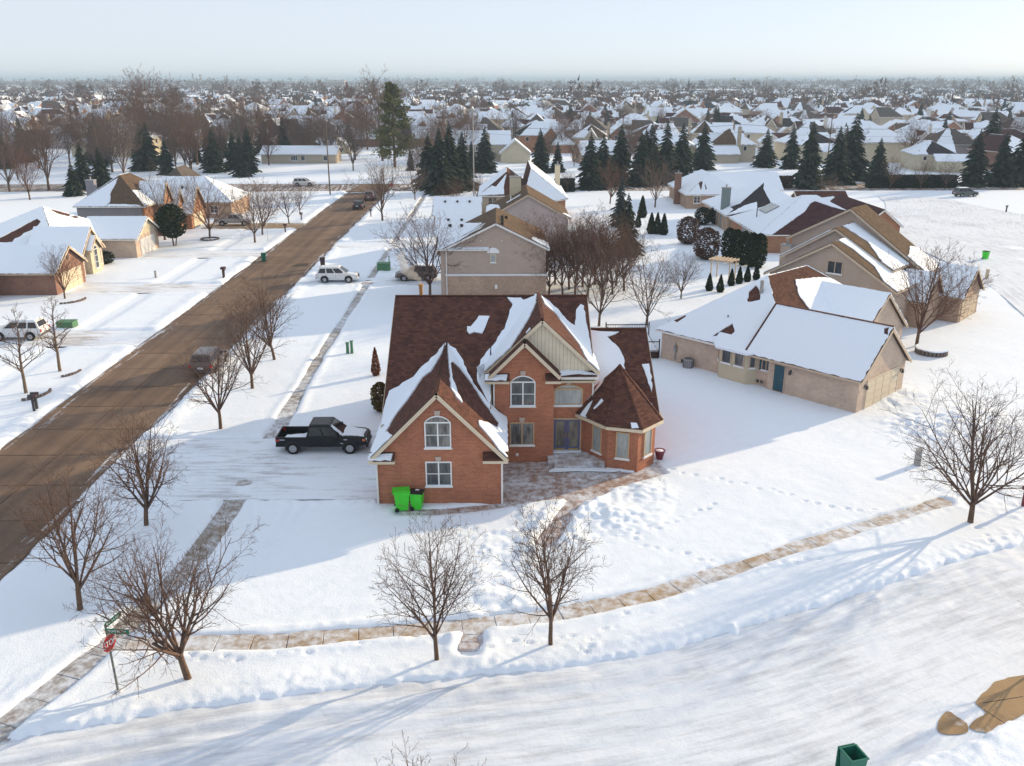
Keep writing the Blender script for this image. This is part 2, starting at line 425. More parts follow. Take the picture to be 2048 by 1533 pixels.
plain('lamp_red', (0.42, 0.02, 0.02), 0.2, 0.6); plain('lamp_clear', (0.60, 0.60, 0.58), 0.15, 0.6); plain('lamp_amber', (0.6, 0.16, 0.03), 0.2, 0.6); plain('chrome', (0.55, 0.55, 0.56), 0.18, 0.5, metallic=1.0)
def bark(name, c):
    t = NT(name); t.rough(0.9, 0.1)
    f = t.noise(5.0, 5, 0.7); t.color(t.mix(t.ramp(f, [(0.3, 0.0), (0.7, 1.0)]), tuple(x * 0.6 for x in c), tuple(x * 1.35 for x in c))); t.bump(f, 0.5, 0.03); MAT[name] = t.mat
bark('bark', (0.135, 0.088, 0.062)); bark('twig', (0.130, 0.086, 0.068)); bark('pale_bark', (0.20, 0.15, 0.105)); bark('red_twig', (0.135, 0.078, 0.060)); bark('grey_twig', (0.15, 0.11, 0.095))
def leaf(name, c1, c2):
    t = NT(name); t.rough(0.8, 0.15)
    geo = t.n('ShaderNodeNewGeometry'); t.color(t.mix(geo.outputs['Random Per Island'], c1, c2)); MAT[name] = t.mat
leaf('spruce_needle', (0.012, 0.028, 0.022), (0.058, 0.075, 0.050)); leaf('blue_spruce_needle', (0.03, 0.05, 0.05), (0.07, 0.095, 0.09)); leaf('pine_needle', (0.075, 0.085, 0.026), (0.17, 0.16, 0.06)); leaf('cedar_leaf', (0.010, 0.022, 0.010), (0.032, 0.048, 0.020))
leaf('hedge_leaf', (0.010, 0.020, 0.012), (0.035, 0.042, 0.022)); leaf('rust_leaf', (0.13, 0.04, 0.018), (0.24, 0.085, 0.035)); leaf('olive_leaf', (0.06, 0.045, 0.012), (0.17, 0.105, 0.022)); leaf('brown_leaf', (0.06, 0.032, 0.026), (0.125, 0.07, 0.05)); leaf('dead_grass', (0.17, 0.10, 0.04), (0.30, 0.19, 0.08))
plain('stone_edging', (0.16, 0.13, 0.12), 0.9, 0.1, 0.35, 7); plain('deck_wood', (0.05, 0.026, 0.022), 0.8, 0.2, 0.2, 4); plain('cedar_wood', (0.33, 0.19, 0.10), 0.8, 0.2, 0.2, 4); plain('pole_wood', (0.16, 0.12, 0.09), 0.9, 0.1, 0.2, 3); plain('soil', (0.06, 0.045, 0.035), 1.0)
# ------------------------------------------------------------------ ground and streets
STREET = [(-28.8, -40), (-28.8, 196)]                       # the bare concrete street
bank_line = [(-46, 18.5), (-30, 23.5), (-17.5, 27.3), (-9.9, 29.2), (-0.1, 30.7), (6.3, 32.0), (11.0, 33.8), (16.4, 36.3), (22.5, 39.1), (27.1, 41.0), (36, 45.5), (48, 53), (64, 66)]
BANK = catmull(bank_line, 0.6)
_d = np.gradient(BANK, axis=0); _d /= np.linalg.norm(_d, axis=1)[:, None]
_nrm = np.stack([_d[:, 1], -_d[:, 0]], 1)                   # to the right of travel: towards the near kerb
SIDE_C = BANK + _nrm * 4.5
WALK = [(-19.2, 26.5), (-16.9, 33.0), (-15.6, 40), (-15.3, 50), (-15.6, 60), (-15.9, 75), (-15.9, 192)]
CURVE_WALK = [(-16.9, 33.0), (-10.0, 33.1), (-3.2, 34.0), (2.2, 34.9), (7.0, 36.5), (12.5, 39.4), (18.8, 42.7), (25.5, 46.1)]
LEFT_WALK = [(-40.5, 60), (-40.5, 192)]
def gpx(l, z=0.0): return [tuple(G(x, y, z)[:2]) for x, y in l]
PATH = gpx([(1200, 980), (1150, 1003), (1118, 1045), (1090, 1085)])
STUB = gpx([(948, 1252), (942, 1275), (940, 1300)])
FRONT_STRIP = gpx([(800, 1024), (900, 1021), (1000, 1010), (1080, 995)])
COURT = gpx([(1003, 925), (1003, 1006), (1060, 1004), (1140, 1000), (1205, 985), (1335, 947), (1312, 922), (1268, 944), (1216, 938), (1166, 912), (1160, 900), (1020, 900)])
TRAILS = [[(1345, 942), (1440, 960), (1560, 985), (1640, 1010), (1775, 1028)], [(1225, 1058), (1290, 1090), (1370, 1108), (1450, 1132)], [(300, 1320), (480, 1312), (640, 1300), (720, 1292)], [(830, 1275), (980, 1290), (1120, 1275)], [(1130, 1300), (1175, 1285), (1230, 1250), (1290, 1222)], [(1160, 1345), (1180, 1310), (1150, 1280)], [(900, 1060), (960, 1090), (1010, 1130)], [(905, 1045), (985, 1075), (1040, 1120)], [(200, 1290), (230, 1270), (330, 1310), (420, 1305)], [(1390, 1165), (1420, 1140), (1640, 1118)], [(1960, 1060), (2000, 1110)], [(1020, 1000), (1060, 1040), (1080, 1100)], [(1430, 1010), (1300, 1060), (1180, 1075)]]
DRIVES = [(-24.6, -7.2, 46.9, 56.3), (-49.5, -33.2, 100.2, 105.0), (-49.2, -33.2, 121.5, 127.0), (-49.0, -33.2, 146.2, 152.6), (-58, -33.2, 78.6, 84.0), (-24.4, -6.0, 104.0, 108.6), (-24.4, -6.0, 128.5, 133.5)]
def in_poly(x, y, poly):
    r = np.zeros(np.shape(x), bool); n = len(poly); j = n - 1
    for i in range(n):
        xi, yi = poly[i]; xj, yj = poly[j]
        c = ((yi > y) != (yj > y)) & (x < (xj - xi) * (y - yi) / (yj - yi + 1e-12) + xi)
        r ^= c; j = i
    return r
def ground_h(x, y):
    near = y < 260
    h = 0.10 * vnoise(x, y, 9, 1) + 0.05 * vnoise(x, y, 3.1, 2) + 0.022 * vnoise(x, y, 0.9, 3)
    # wind ripples, strongest in the open lawn right of the house
    h += 0.010 * np.sin((x * 0.55 - y * 0.85) * 5.5 + 5 * vnoise(x, y, 2.5, 5)) * sstep(0.0, 0.22, vnoise(x, y, 6.5, 6) + 0.05)
    lump = 0.8 * vnoise(x, y, 0.40, 7) + 0.7 * vnoise(x, y, 0.25, 8)
    jit = 0.10 * vnoise(x, y, 0.7, 9) + 0.16 * vnoise(x, y, 2.2, 10)
    cut = np.zeros(np.shape(x)); 
    clod = vnoise(x, y, 0.27, 81) + 0.8 * vnoise(x, y, 0.18, 82) 
    def road(h, e, bank, wid, st=0.4):
        b = bank * np.exp(-((e - 0.85) / wid) ** 2) * np.clip(0.85 + 0.5 * vnoise(x, y, 3.0, 11), 0.1, 2) * (1 + 0.40 * clod)
        k = sstep(-0.15, st, e + jit * 1.5)
        return (h + b) * k + (-0.26) * (1 - k)
    e = np.abs(x + 28.8) - 4.4; e = np.where(y > 199, 99, e); h = road(h, e + 0.45 * vnoise(x, y, 1.3, 64) + 0.25 * vnoise(x, y, 0.5, 65), 0.16, 0.8)
    e = np.abs(y - 205.5) - 8.2; h = road(h, e, 0.15, 0.9)
    nearS = (y < 75)
    e = np.where(nearS, dist_poly(x, y, [tuple(p) for p in SIDE_C[::4]]) - 4.5, 99); h = road(h, e + 0.10 * clod * (np.abs(e) < 3), 0.15, 0.9, 0.22)
    for kk, (a, b, c, d) in enumerate(DRIVES):
        ee = np.maximum(np.maximum(a - x, x - b), np.maximum(c - y, y - d))
        side = np.maximum(c - y, y - d)
        inx = (x > a) & (x < b)
        berm = np.where(inx, 0.13 * np.exp(-((side - 0.6) / 0.5) ** 2) * (0.8 + lump), 0)
        k = sstep(-0.2, 0.3, ee + jit * 1.2); h = (h + berm * (1.0 if kk == 0 else 0.7)) * k + (-0.26 if kk == 0 else -0.16) * (1 - k)
    def walk(h, e, berm):
        k = sstep(-0.05, 0.16, e + jit * 0.8); b = berm * np.exp(-((e - 0.45) / 0.3) ** 2) * (1 + 0.8 * lump)
        return (h + b) * k + (-0.2) * (1 - k)
    m = (y < 70)
    h = walk(h, np.where(y < 195, dist_poly(x, y, WALK) - 0.58 + 0.24 * sstep(58, 66, y) + 0.35 * np.clip(vnoise(x, y, 4.0, 62), 0, 1), 99), 0.05)
    h = walk(h, np.where(m, dist_poly(x, y, CURVE_WALK) - 0.46 + 0.30 * np.clip(vnoise(x, y, 2.5, 63), 0, 1), 99), 0.06)
    h = walk(h, np.where(m, dist_poly(x, y, PATH) - 0.50, 99), 0.10)
    h = walk(h, np.where(m, dist_poly(x, y, STUB) - 0.42 + 0.25 * vnoise(x, y, 0.5, 61), 99), 0.08)
    h = walk(h, np.where(m, dist_poly(x, y, FRONT_STRIP) - 0.30, 99), 0.05)
    inc = in_poly(x, y, COURT); h = np.where(inc, -0.2, h)
    # left pavement: only a shallow trough under fresh snow
    e = np.abs(x + 40.5) - 0.75; h = h - 0.16 * (1 - sstep(-0.1, 0.5, e + jit)) * (y < 192) * (y > 40)
    # heaped snow beside the path to the door
    for (cx, cy, r, a) in [(*G(1190, 1020)[:2], 1.6, 0.35), (*G(1290, 985)[:2], 1.3, 0.28), (*G(1070, 1032)[:2], 1.2, 0.30), (*G(1250, 1040)[:2], 1.8, 0.22), (*G(1150, 1080)[:2], 1.0, 0.25), (*G(1040, 1200)[:2], 0.7, 0.25), (*G(985, 1190)[:2], 0.6, 0.22), (*G(1470, 1260)[:2], 0.35, 0.35), (*G(1530, 1245)[:2], 0.35, 0.3), (*G(1800, 790)[:2], 3.0, 0.35), (*G(1930, 840)[:2], 3.5, 0.4), (*G(1850, 860)[:2], 2.5, 0.3)]:
        q = np.exp(-(((x - cx) ** 2 + (y - cy) ** 2) / r ** 2)); h = h + 0.7 * a * q * (0.8 + 1.0 * lump)
    # boot prints
    rng = np.random.RandomState(4)
    for tr in TRAILS:
        c = catmull(gpx(tr), 0.62)
        for i, (px_, py_) in enumerate(c):
            s = 0.12 * (-1) ** i; dx, dy = rng.normal(0, 0.10, 2); dep = rng.uniform(0.35, 1.15); rx = rng.uniform(0.14, 0.22)
            sel = (np.abs(x - px_ - dx) < 0.8) & (np.abs(y - py_ - dy - s) < 0.8)
            if not sel.any(): continue
            q = ((x[sel] - px_ - dx) / rx) ** 2 + ((y[sel] - py_ - dy - s) / 0.12) ** 2
            h[sel] = h[sel] - 0.085 * dep * np.exp(-q * q) + 0.02 * dep * np.exp(-(q - 2.2) ** 2)
    # trampled patch between the two near trees
    for poly, amp in (([(980, 1060), (1110, 1040), (1060, 1150), (1050, 1210), (960, 1230), (940, 1160)], 0.16), ([(1180, 1000), (1330, 955), (1360, 1010), (1280, 1080), (1200, 1060)], 0.09), ([(190, 1255), (300, 1262), (300, 1330), (200, 1300)], 0.13), ([(1850, 930), (2040, 920), (2040, 1040), (1880, 1010)], 0.10)):
        sel = in_poly(x, y, gpx(poly)); h[sel] = h[sel] + amp * (vnoise(x[sel], y[sel], 1.1, 21) + 0.7 * vnoise(x[sel], y[sel], 0.5, 23) + 0.45 * vnoise(x[sel], y[sel], 0.25, 22))
    # tyre ruts left by cars turning out of the driveway
    for tr in ([(505, 1012), (508, 1060), (522, 1110)], [(590, 1010), (560, 1060), (528, 1100)], [(455, 1012), (450, 1060), (462, 1110)], [(620, 1012), (590, 1050), (540, 1090)]):
        dd = dist_poly(x, y, gpx(tr)); h = h - 0.07 * np.exp(-(dd / 0.17) ** 2) + 0.035 * np.exp(-((dd - 0.36) / 0.12) ** 2)
    # ruts parked cars left along the street
    for off in (23.6, 22.9, 22.2):
        pass
    return h
def axis(segs):
    out = [segs[0][0]]
    for (a, b, st) in segs:
        n = max(1, int(round((b - a) / st))); out += list(np.linspace(a, b, n + 1)[1:])
    return np.array(out)
def geom(a, b, st, k):
    out = []; x = a
    while x < b: x += st; st *= k; out.append(min(x, b))
    return np.array(out)
gx = axis([(-60, -35.2, 0.4), (-35.2, -32.2, 0.15), (-32.2, -26, 0.6), (-26, 30, 0.125), (30, 62, 0.4)])
gx = np.concatenate([-geom(60, 24000, 0.6, 1.10)[::-1], gx, geom(62, 24000, 0.6, 1.10)])
gy = axis([(14, 24, 0.4), (24, 60, 0.125), (60, 135, 0.36)])
gy = np.concatenate([[-30000, -3000, -500, -60, -10], gy, geom(135, 215, 0.55, 1.003), geom(215.01, 30000, 1.0, 1.09)])
GX, GY = np.meshgrid(gx, gy)
GZ = ground_h(GX, GY)
GZ = np.where((np.abs(GX) > 400) | (GY > 400) | (GY < 0), -0.02, GZ)
nx, ny = len(gx), len(gy)
idx = np.arange(nx * ny).reshape(ny, nx)
gf = np.stack([idx[:-1, :-1], idx[:-1, 1:], idx[1:, 1:], idx[1:, :-1]], -1).reshape(-1, 4)
ground = mobj('ground', np_mesh('ground', np.stack([GX, GY, GZ], -1).reshape(-1, 3), gf, MAT['snow'], smooth=True))
tag(ground, 'flat snow-covered lawns running out to the horizon', None, kind='structure')
print('ground', nx, ny)

def strip(name, left, right, nt, hfun, mat, thick=None):
    """grid between two polylines (same length); uv = (metres along, metres across)"""
    left = np.array(left); right = np.array(right); n = len(left)
    s = np.concatenate([[0], np.cumsum(np.linalg.norm(np.diff((left + right) / 2, axis=0), axis=1))])
    T = np.linspace(0, 1, nt)
    P = left[:, None, :] * (1 - T)[None, :, None] + right[:, None, :] * T[None, :, None]
    wid = np.linalg.norm(right - left, axis=1)
    S = np.repeat(s[:, None], nt, 1); W = wid[:, None] * T[None, :]
    Zs = hfun(P[..., 0], P[..., 1], S, W)
    v = np.concatenate([P, Zs[..., None]], -1).reshape(-1, 3)
    ii = np.arange(n * nt).reshape(n, nt)
    f = np.stack([ii[:-1, :-1], ii[:-1, 1:], ii[1:, 1:], ii[1:, :-1]], -1).reshape(-1, 4)[:, ::-1]
    me = np_mesh(name, v, f, mat, smooth=True)
    uv = me.uv_layers.new(name='UVMap'); li = np.zeros(len(me.loops), dtype=np.int32); me.loops.foreach_get('vertex_index', li)
    co = np.stack([S.ravel(), W.ravel()], -1)[li]; uv.data.foreach_set('uv', co.astype(np.float32).ravel())
    return mobj(name, me)

# side street: packed snow, rutted along its length
fineB = catmull(bank_line, 0.25)
_d = np.gradient(fineB, axis=0); _d /= np.linalg.norm(_d, axis=1)[:, None]; _n = np.stack([_d[:, 1], -_d[:, 0]], 1)
def rut_h(x, y, s, w):
    a = 0.05 * vnoise(s, w * 9, 5.0, 31) + 0.03 * vnoise(s, w * 16, 3.0, 32) + 0.03 * vnoise(x, y, 0.45, 33) * (0.5 + 2.2 * np.exp(-(w / 2.2) ** 2))
    edge = 0.24 * np.exp(-((w - 1.1) / 0.5) ** 2) * (0.7 + 0.8 * vnoise(s, w, 4, 34)) + 0.18 * np.exp(-((w - 2.3) / 0.28) ** 2) * np.clip(0.4 + vnoise(s, w, 6, 35), 0, 1)
    left = 1 - sstep(30, 52, s)
    far_ = sstep(6.2, 7.2, w)
    return -0.10 + (a + edge * (0.45 + 0.55 * left)) * (1 - far_) + far_ * (0.035 + 0.02 * vnoise(x, y, 0.7, 36))
side_street = strip('side_street', fineB + _n * -0.1, fineB + _n * 9.3, 60, rut_h, MAT['packed_snow'])
tag(side_street, 'snow-packed curving side street with tyre streaks', None, kind='structure')

def slab_mesh(name, w, d, h, mat, bev=0.02):
    b = MB(); x, y = w / 2, d / 2
    b.add([(-x, -y, -h), (x, -y, -h), (x, y, -h), (-x, y, -h), (-x, -y, -bev), (x, -y, -bev), (x, y, -bev), (-x, y, -bev), (-x + bev, -y + bev, 0), (x - bev, -y + bev, 0), (x - bev, y - bev, 0), (-x + bev, y - bev, 0)],
          [(0, 1, 5, 4), (1, 2, 6, 5), (2, 3, 7, 6), (3, 0, 4, 7), (4, 5, 9, 8), (5, 6, 10, 9), (6, 7, 11, 10), (7, 4, 8, 11), (8, 9, 10, 11)])
    return b.mesh(name, mat)
rs = random.Random(5)
# bare concrete street with its slabs
b = MB(); b.box(-33.12, -24.48, -40, 197.2, -0.30, -0.15); street = b.build('main_street', MAT['joint']); tag(street, 'bare brown concrete street lined with snowbanks', None, kind='structure')
sm = slab_mesh('slab', 4.33, 4.50, 0.10, MAT['street_concrete'])
y = 24.0
while y < 197:
    for x in (-31.0, -26.62):
        o = mobj('slab', sm, street, (x, y, -0.10 + rs.uniform(-0.006, 0.006)))
        o.rotation_euler = (rs.uniform(-0.002, 0.002), rs.uniform(-0.002, 0.002), 0)
    y += 4.57
b = MB(); b.box(-260, 260, 197.5, 213.5, -0.30, -0.16); cross = b.build('cross_road', MAT['joint']); tag(cross, 'wide bare concrete cross road running past the neighbourhood', None, kind='structure')
cs = slab_mesh('slab', 5.9, 7.9, 0.10, MAT['street_concrete'])
for i in range(-20, 21):
    for y in (201.5, 209.5): mobj('slab', cs, cross, (i * 5.95, y, -0.10 + rs.uniform(-0.006, 0.006)))
# patch of dark asphalt repair
b = MB(); b.poly([(-27.4, 115.2, -0.088), (-25.2, 115.6, -0.088), (-25.4, 117.6, -0.088), (-26.9, 117.3, -0.088)]); b.build('asphalt_patch', MAT['joint'], street)

def along(pts, step):
    c = catmull(pts, 0.1); d = np.concatenate([[0], np.cumsum(np.linalg.norm(np.diff(c, axis=0), axis=1))])
    out = []; s = step / 2
    while s < d[-1]:
        x = np.interp(s, d, c[:, 0]); y = np.interp(s, d, c[:, 1]); x2 = np.interp(s + 0.2, d, c[:, 0]); y2 = np.interp(s + 0.2, d, c[:, 1])
        out.append((x, y, math.atan2(y2 - y, x2 - x))); s += step
    return out
def paved_line(name, label, pts, w, step, mat, zt=-0.07, upto=1e9):
    root = empty(name, (pts[0][0], pts[0][1], 0)); tag(root, label, None, kind='structure')
    me = slab_mesh('slab', step - 0.025, w, 0.12, mat)
    for i, (x, y, a) in enumerate(along(pts, step)):
        if y > upto: break
        mobj('slab', me, root, (x - pts[0][0], y - pts[0][1], zt + rs.uniform(-0.012, 0.012)), a)
    return root
paved_line('sidewalk', 'shovelled concrete sidewalk curving along the side street', CURVE_WALK, 1.42, 1.52, MAT['walk_concrete'])
paved_line('sidewalk', 'grey concrete sidewalk running beside the bare street', WALK, 1.42, 1.52, MAT['grey_walk_concrete'])
paved_line('garden_path', 'narrow paved path leading from the porch court into the snow', PATH, 1.2, 1.1, MAT['paver'])
paved_line('garden_path', 'short paved stub from the curved sidewalk towards the side street', STUB, 1.0, 0.55, MAT['paver'])
paved_line('garden_path', 'thin paved strip along the foot of the garage wall', FRONT_STRIP, 0.75, 1.1, MAT['paver'], -0.06)
b = MB(); b.prism([(x, y, -0.3) for x, y in COURT], (0, 0, 0.225)); tag(b.build('entry_court', MAT['paver']), 'scraped paved court in front of the porch', None, kind='structure')

def drive_h(x, y, s, w): return -0.06 + 0.05 * vnoise(x, y * 6, 5, 41) + 0.03 * vnoise(x, y, 0.6, 42)
for k, (a, bb, c, d) in enumerate(DRIVES):
    m = MAT['drive_snow'] if k in (0, 5, 6) else MAT['drive_concrete'] if k == 3 else MAT['tan_drive_snow']
    n = int((bb - a) / 0.35); xs = np.linspace(a, bb, n)
    o = strip('driveway', np.stack([xs, np.full(n, d)], 1), np.stack([xs, np.full(n, c)], 1), 22, drive_h, m)
    tag(o, ['snow-streaked driveway under the black pickup', 'half-cleared driveway in front of the red brick garage', 'driveway with thin bare strips by the dark green bin', 'cleared driveway under the silver pickup', 'snowy driveway under the white car at the frame edge', 'driveway under the white sport utility car', 'snowed-over driveway of the second grey house'][k], None, kind='structure')
# bare apron at the near corner
apr = MB()
for part in ([(1876, 1440), (1895, 1421), (1915, 1432), (1934, 1446), (1936, 1462), (1905, 1467), (1878, 1462)], [(1938, 1452), (1950, 1438), (1972, 1424), (1953, 1404), (1975, 1376), (2000, 1359), (2060, 1348), (2130, 1345), (2130, 1395), (2046, 1428), (1995, 1460), (1955, 1462)]):
    pts = gpx(part); c = catmull(pts + pts[:1], 0.12)[:-1]
    apr.poly([(x + 0.05 * vnoise(x, y, 0.35, 71) + rs.uniform(-0.012, 0.012), y + 0.07 * vnoise(x, y, 0.35, 72) + rs.uniform(-0.012, 0.012), -0.035) for x, y in c])
apd = (tag)(apr.build('driveway', MAT['drive_concrete_bare']), 'bare tan concrete patches of a driveway apron at the corner', None, kind='structure')
q = MB()
for (a_, b_) in (((1966, 1405), (2046, 1392)), ((1968, 1418), (2020, 1452))):
    p0, p1 = G(*a_), G(*b_); q.bar((p0[0], p0[1], -0.036), (p1[0], p1[1], -0.036), 0.035, 0.008)
q.build('joint', MAT['joint'], apd)
def cul_h(x, y, s, w): return 0.055 + 0.03 * vnoise(x, y, 3, 51) + 0.02 * vnoise(x, y, 0.9, 52)
cr = np.linspace(0, 1, 60)
culc = catmull([(52, 60), (58, 84), (66, 108), (74, 132), (80, 160), (84, 186)], 0.8)
_d = np.gradient(culc, axis=0); _d /= np.linalg.norm(_d, axis=1)[:, None]; _m = np.stack([_d[:, 1], -_d[:, 0]], 1)
wv = 5 + 11 * np.exp(-((culc[:, 1] - 140) / 26) ** 2)
o = strip('cul_de_sac', culc - _m * wv[:, None], culc + _m * (wv * 1.4)[:, None], 40, cul_h, MAT['packed_snow']); tag(o, 'snow-packed turning circle behind the brick houses', None, kind='structure')
# ------------------------------------------------------------------ house kit
def plane_basis(pts):
    P = [Vector(p) for p in pts]; n = Vector((0, 0, 0))
    for i in range(1, len(P) - 1): n += (P[i] - P[0]).cross(P[i + 1] - P[0])
    n.normalize()
    if n.z < 0: n = -n
    e1 = Vector((0, 0, 1)).cross(n)
    e1 = e1.normalized() if e1.length > 1e-6 else Vector((1, 0, 0))
    return P[0], e1, n.cross(e1), n
def clip_poly(sub, clip):
    """Sutherland-Hodgman, clip convex, 2d"""
    area = sum(clip[i][0] * clip[(i + 1) % len(clip)][1] - clip[(i + 1) % len(clip)][0] * clip[i][1] for i in range(len(clip)))
    sg = 1 if area > 0 else -1; out = sub
    for i in range(len(clip)):
        a = clip[i]; b = clip[(i + 1) % len(clip)]; inp = out; out = []
        side = lambda p: sg * ((b[0] - a[0]) * (p[1] - a[1]) - (b[1] - a[1]) * (p[0] - a[0]))
        for k in range(len(inp)):
            p = inp[k]; q = inp[(k + 1) % len(inp)]; sp, sq = side(p), side(q)
            if sp >= 0: out.append(p)
            if (sp >= 0) != (sq >= 0):
                t = sp / (sp - sq); out.append((p[0] + (q[0] - p[0]) * t, p[1] + (q[1] - p[1]) * t))
        if not out: return []
    return out
def rough_edge(poly, step, amp, rng, keep=None):
    out = []
    for i in range(len(poly)):
        p, q = poly[i], poly[(i + 1) % len(poly)]; L = math.hypot(q[0] - p[0], q[1] - p[1])
        n = max(1, int(L / step))
        for k in range(n):
            t = k / n; a = amp if keep is None or not keep(p, q) else 0.0
            out.append((p[0] + (q[0] - p[0]) * t + rng.uniform(-a, a), p[1] + (q[1] - p[1]) * t + rng.uniform(-a, a)))
    return out
def pip(x, y, poly):
    r = False; j = len(poly) - 1
    for i in range(len(poly)):
        xi, yi = poly[i]; xj, yj = poly[j]
        if (yi > y) != (yj > y) and x < (xj - xi) * (y - yi) / (yj - yi + 1e-12) + xi: r = not r
        j = i
    return r
def snow_slab(parent, plane_pts, outers, holes=(), t=0.08, amp=0.05, step=0.3, seed=0, trim=0.03, name='snow_cover', mat=None):
    """thick snow on a roof plane; outers/holes are 2d polygons in the plane basis (None = whole plane)"""
    rng = random.Random(seed); o, e1, e2, n = plane_basis(plane_pts)
    to2 = lambda p: ((Vector(p) - o).dot(e1), (Vector(p) - o).dot(e2))
    rim = [to2(p) for p in plane_pts]
    cx = sum(p[0] for p in rim) / len(rim); cy = sum(p[1] for p in rim) / len(rim)
    mb = MB()
    hs = [rough_edge(h, step, amp, rng) for h in holes]
    for ou in (outers or [None]):
        if ou is None: ou = rim
        ou = clip_poly(ou, rim)
        if len(ou) < 3: continue
        ou = rough_edge(ou, step, amp, rng)
        ou = [(x + (cx - x) * trim / max(0.3, math.hypot(cx - x, cy - y)), y + (cy - y) * trim / max(0.3, math.hypot(cx - x, cy - y))) for x, y in ou]
        loops = [ou] + hs; pts = []; edges = []
        for L in loops:
            b0 = len(pts); pts += [Vector(p) for p in L]; edges += [(b0 + i, b0 + (i + 1) % len(L)) for i in range(len(L))]
        r = delaunay_2d_cdt(pts, edges, [], 0, 1e-5)
        vs, fs = r[0], r[2]
        tris = []
        for f in fs:
            x = sum(vs[i].x for i in f) / 3; y = sum(vs[i].y for i in f) / 3
            if pip(x, y, ou) and not any(pip(x, y, h) for h in hs): tris.append(f)
        cnt = {}
        for f in tris:
            for a, b in ((f[0], f[1]), (f[1], f[2]), (f[2], f[0])): cnt[(min(a, b), max(a, b))] = cnt.get((min(a, b), max(a, b)), 0) + 1
        V3 = lambda v, h: o + e1 * v.x + e2 * v.y + n * h
        b0 = len(mb.v)
        mb.v += [tuple(V3(v, t)) for v in vs] + [tuple(V3(v, -0.015)) for v in vs]; N = len(vs)
        for f in tris: mb.f.append(tuple(b0 + i for i in f)); mb.m.append(0)
        for (a, b), c in cnt.items():
            if c == 1: mb.f.append((b0 + a, b0 + b, b0 + N + b, b0 + N + a)); mb.m.append(0)
    if not mb.f: return None
    return mb.build(name, mat or MAT['roof_snow'], parent)

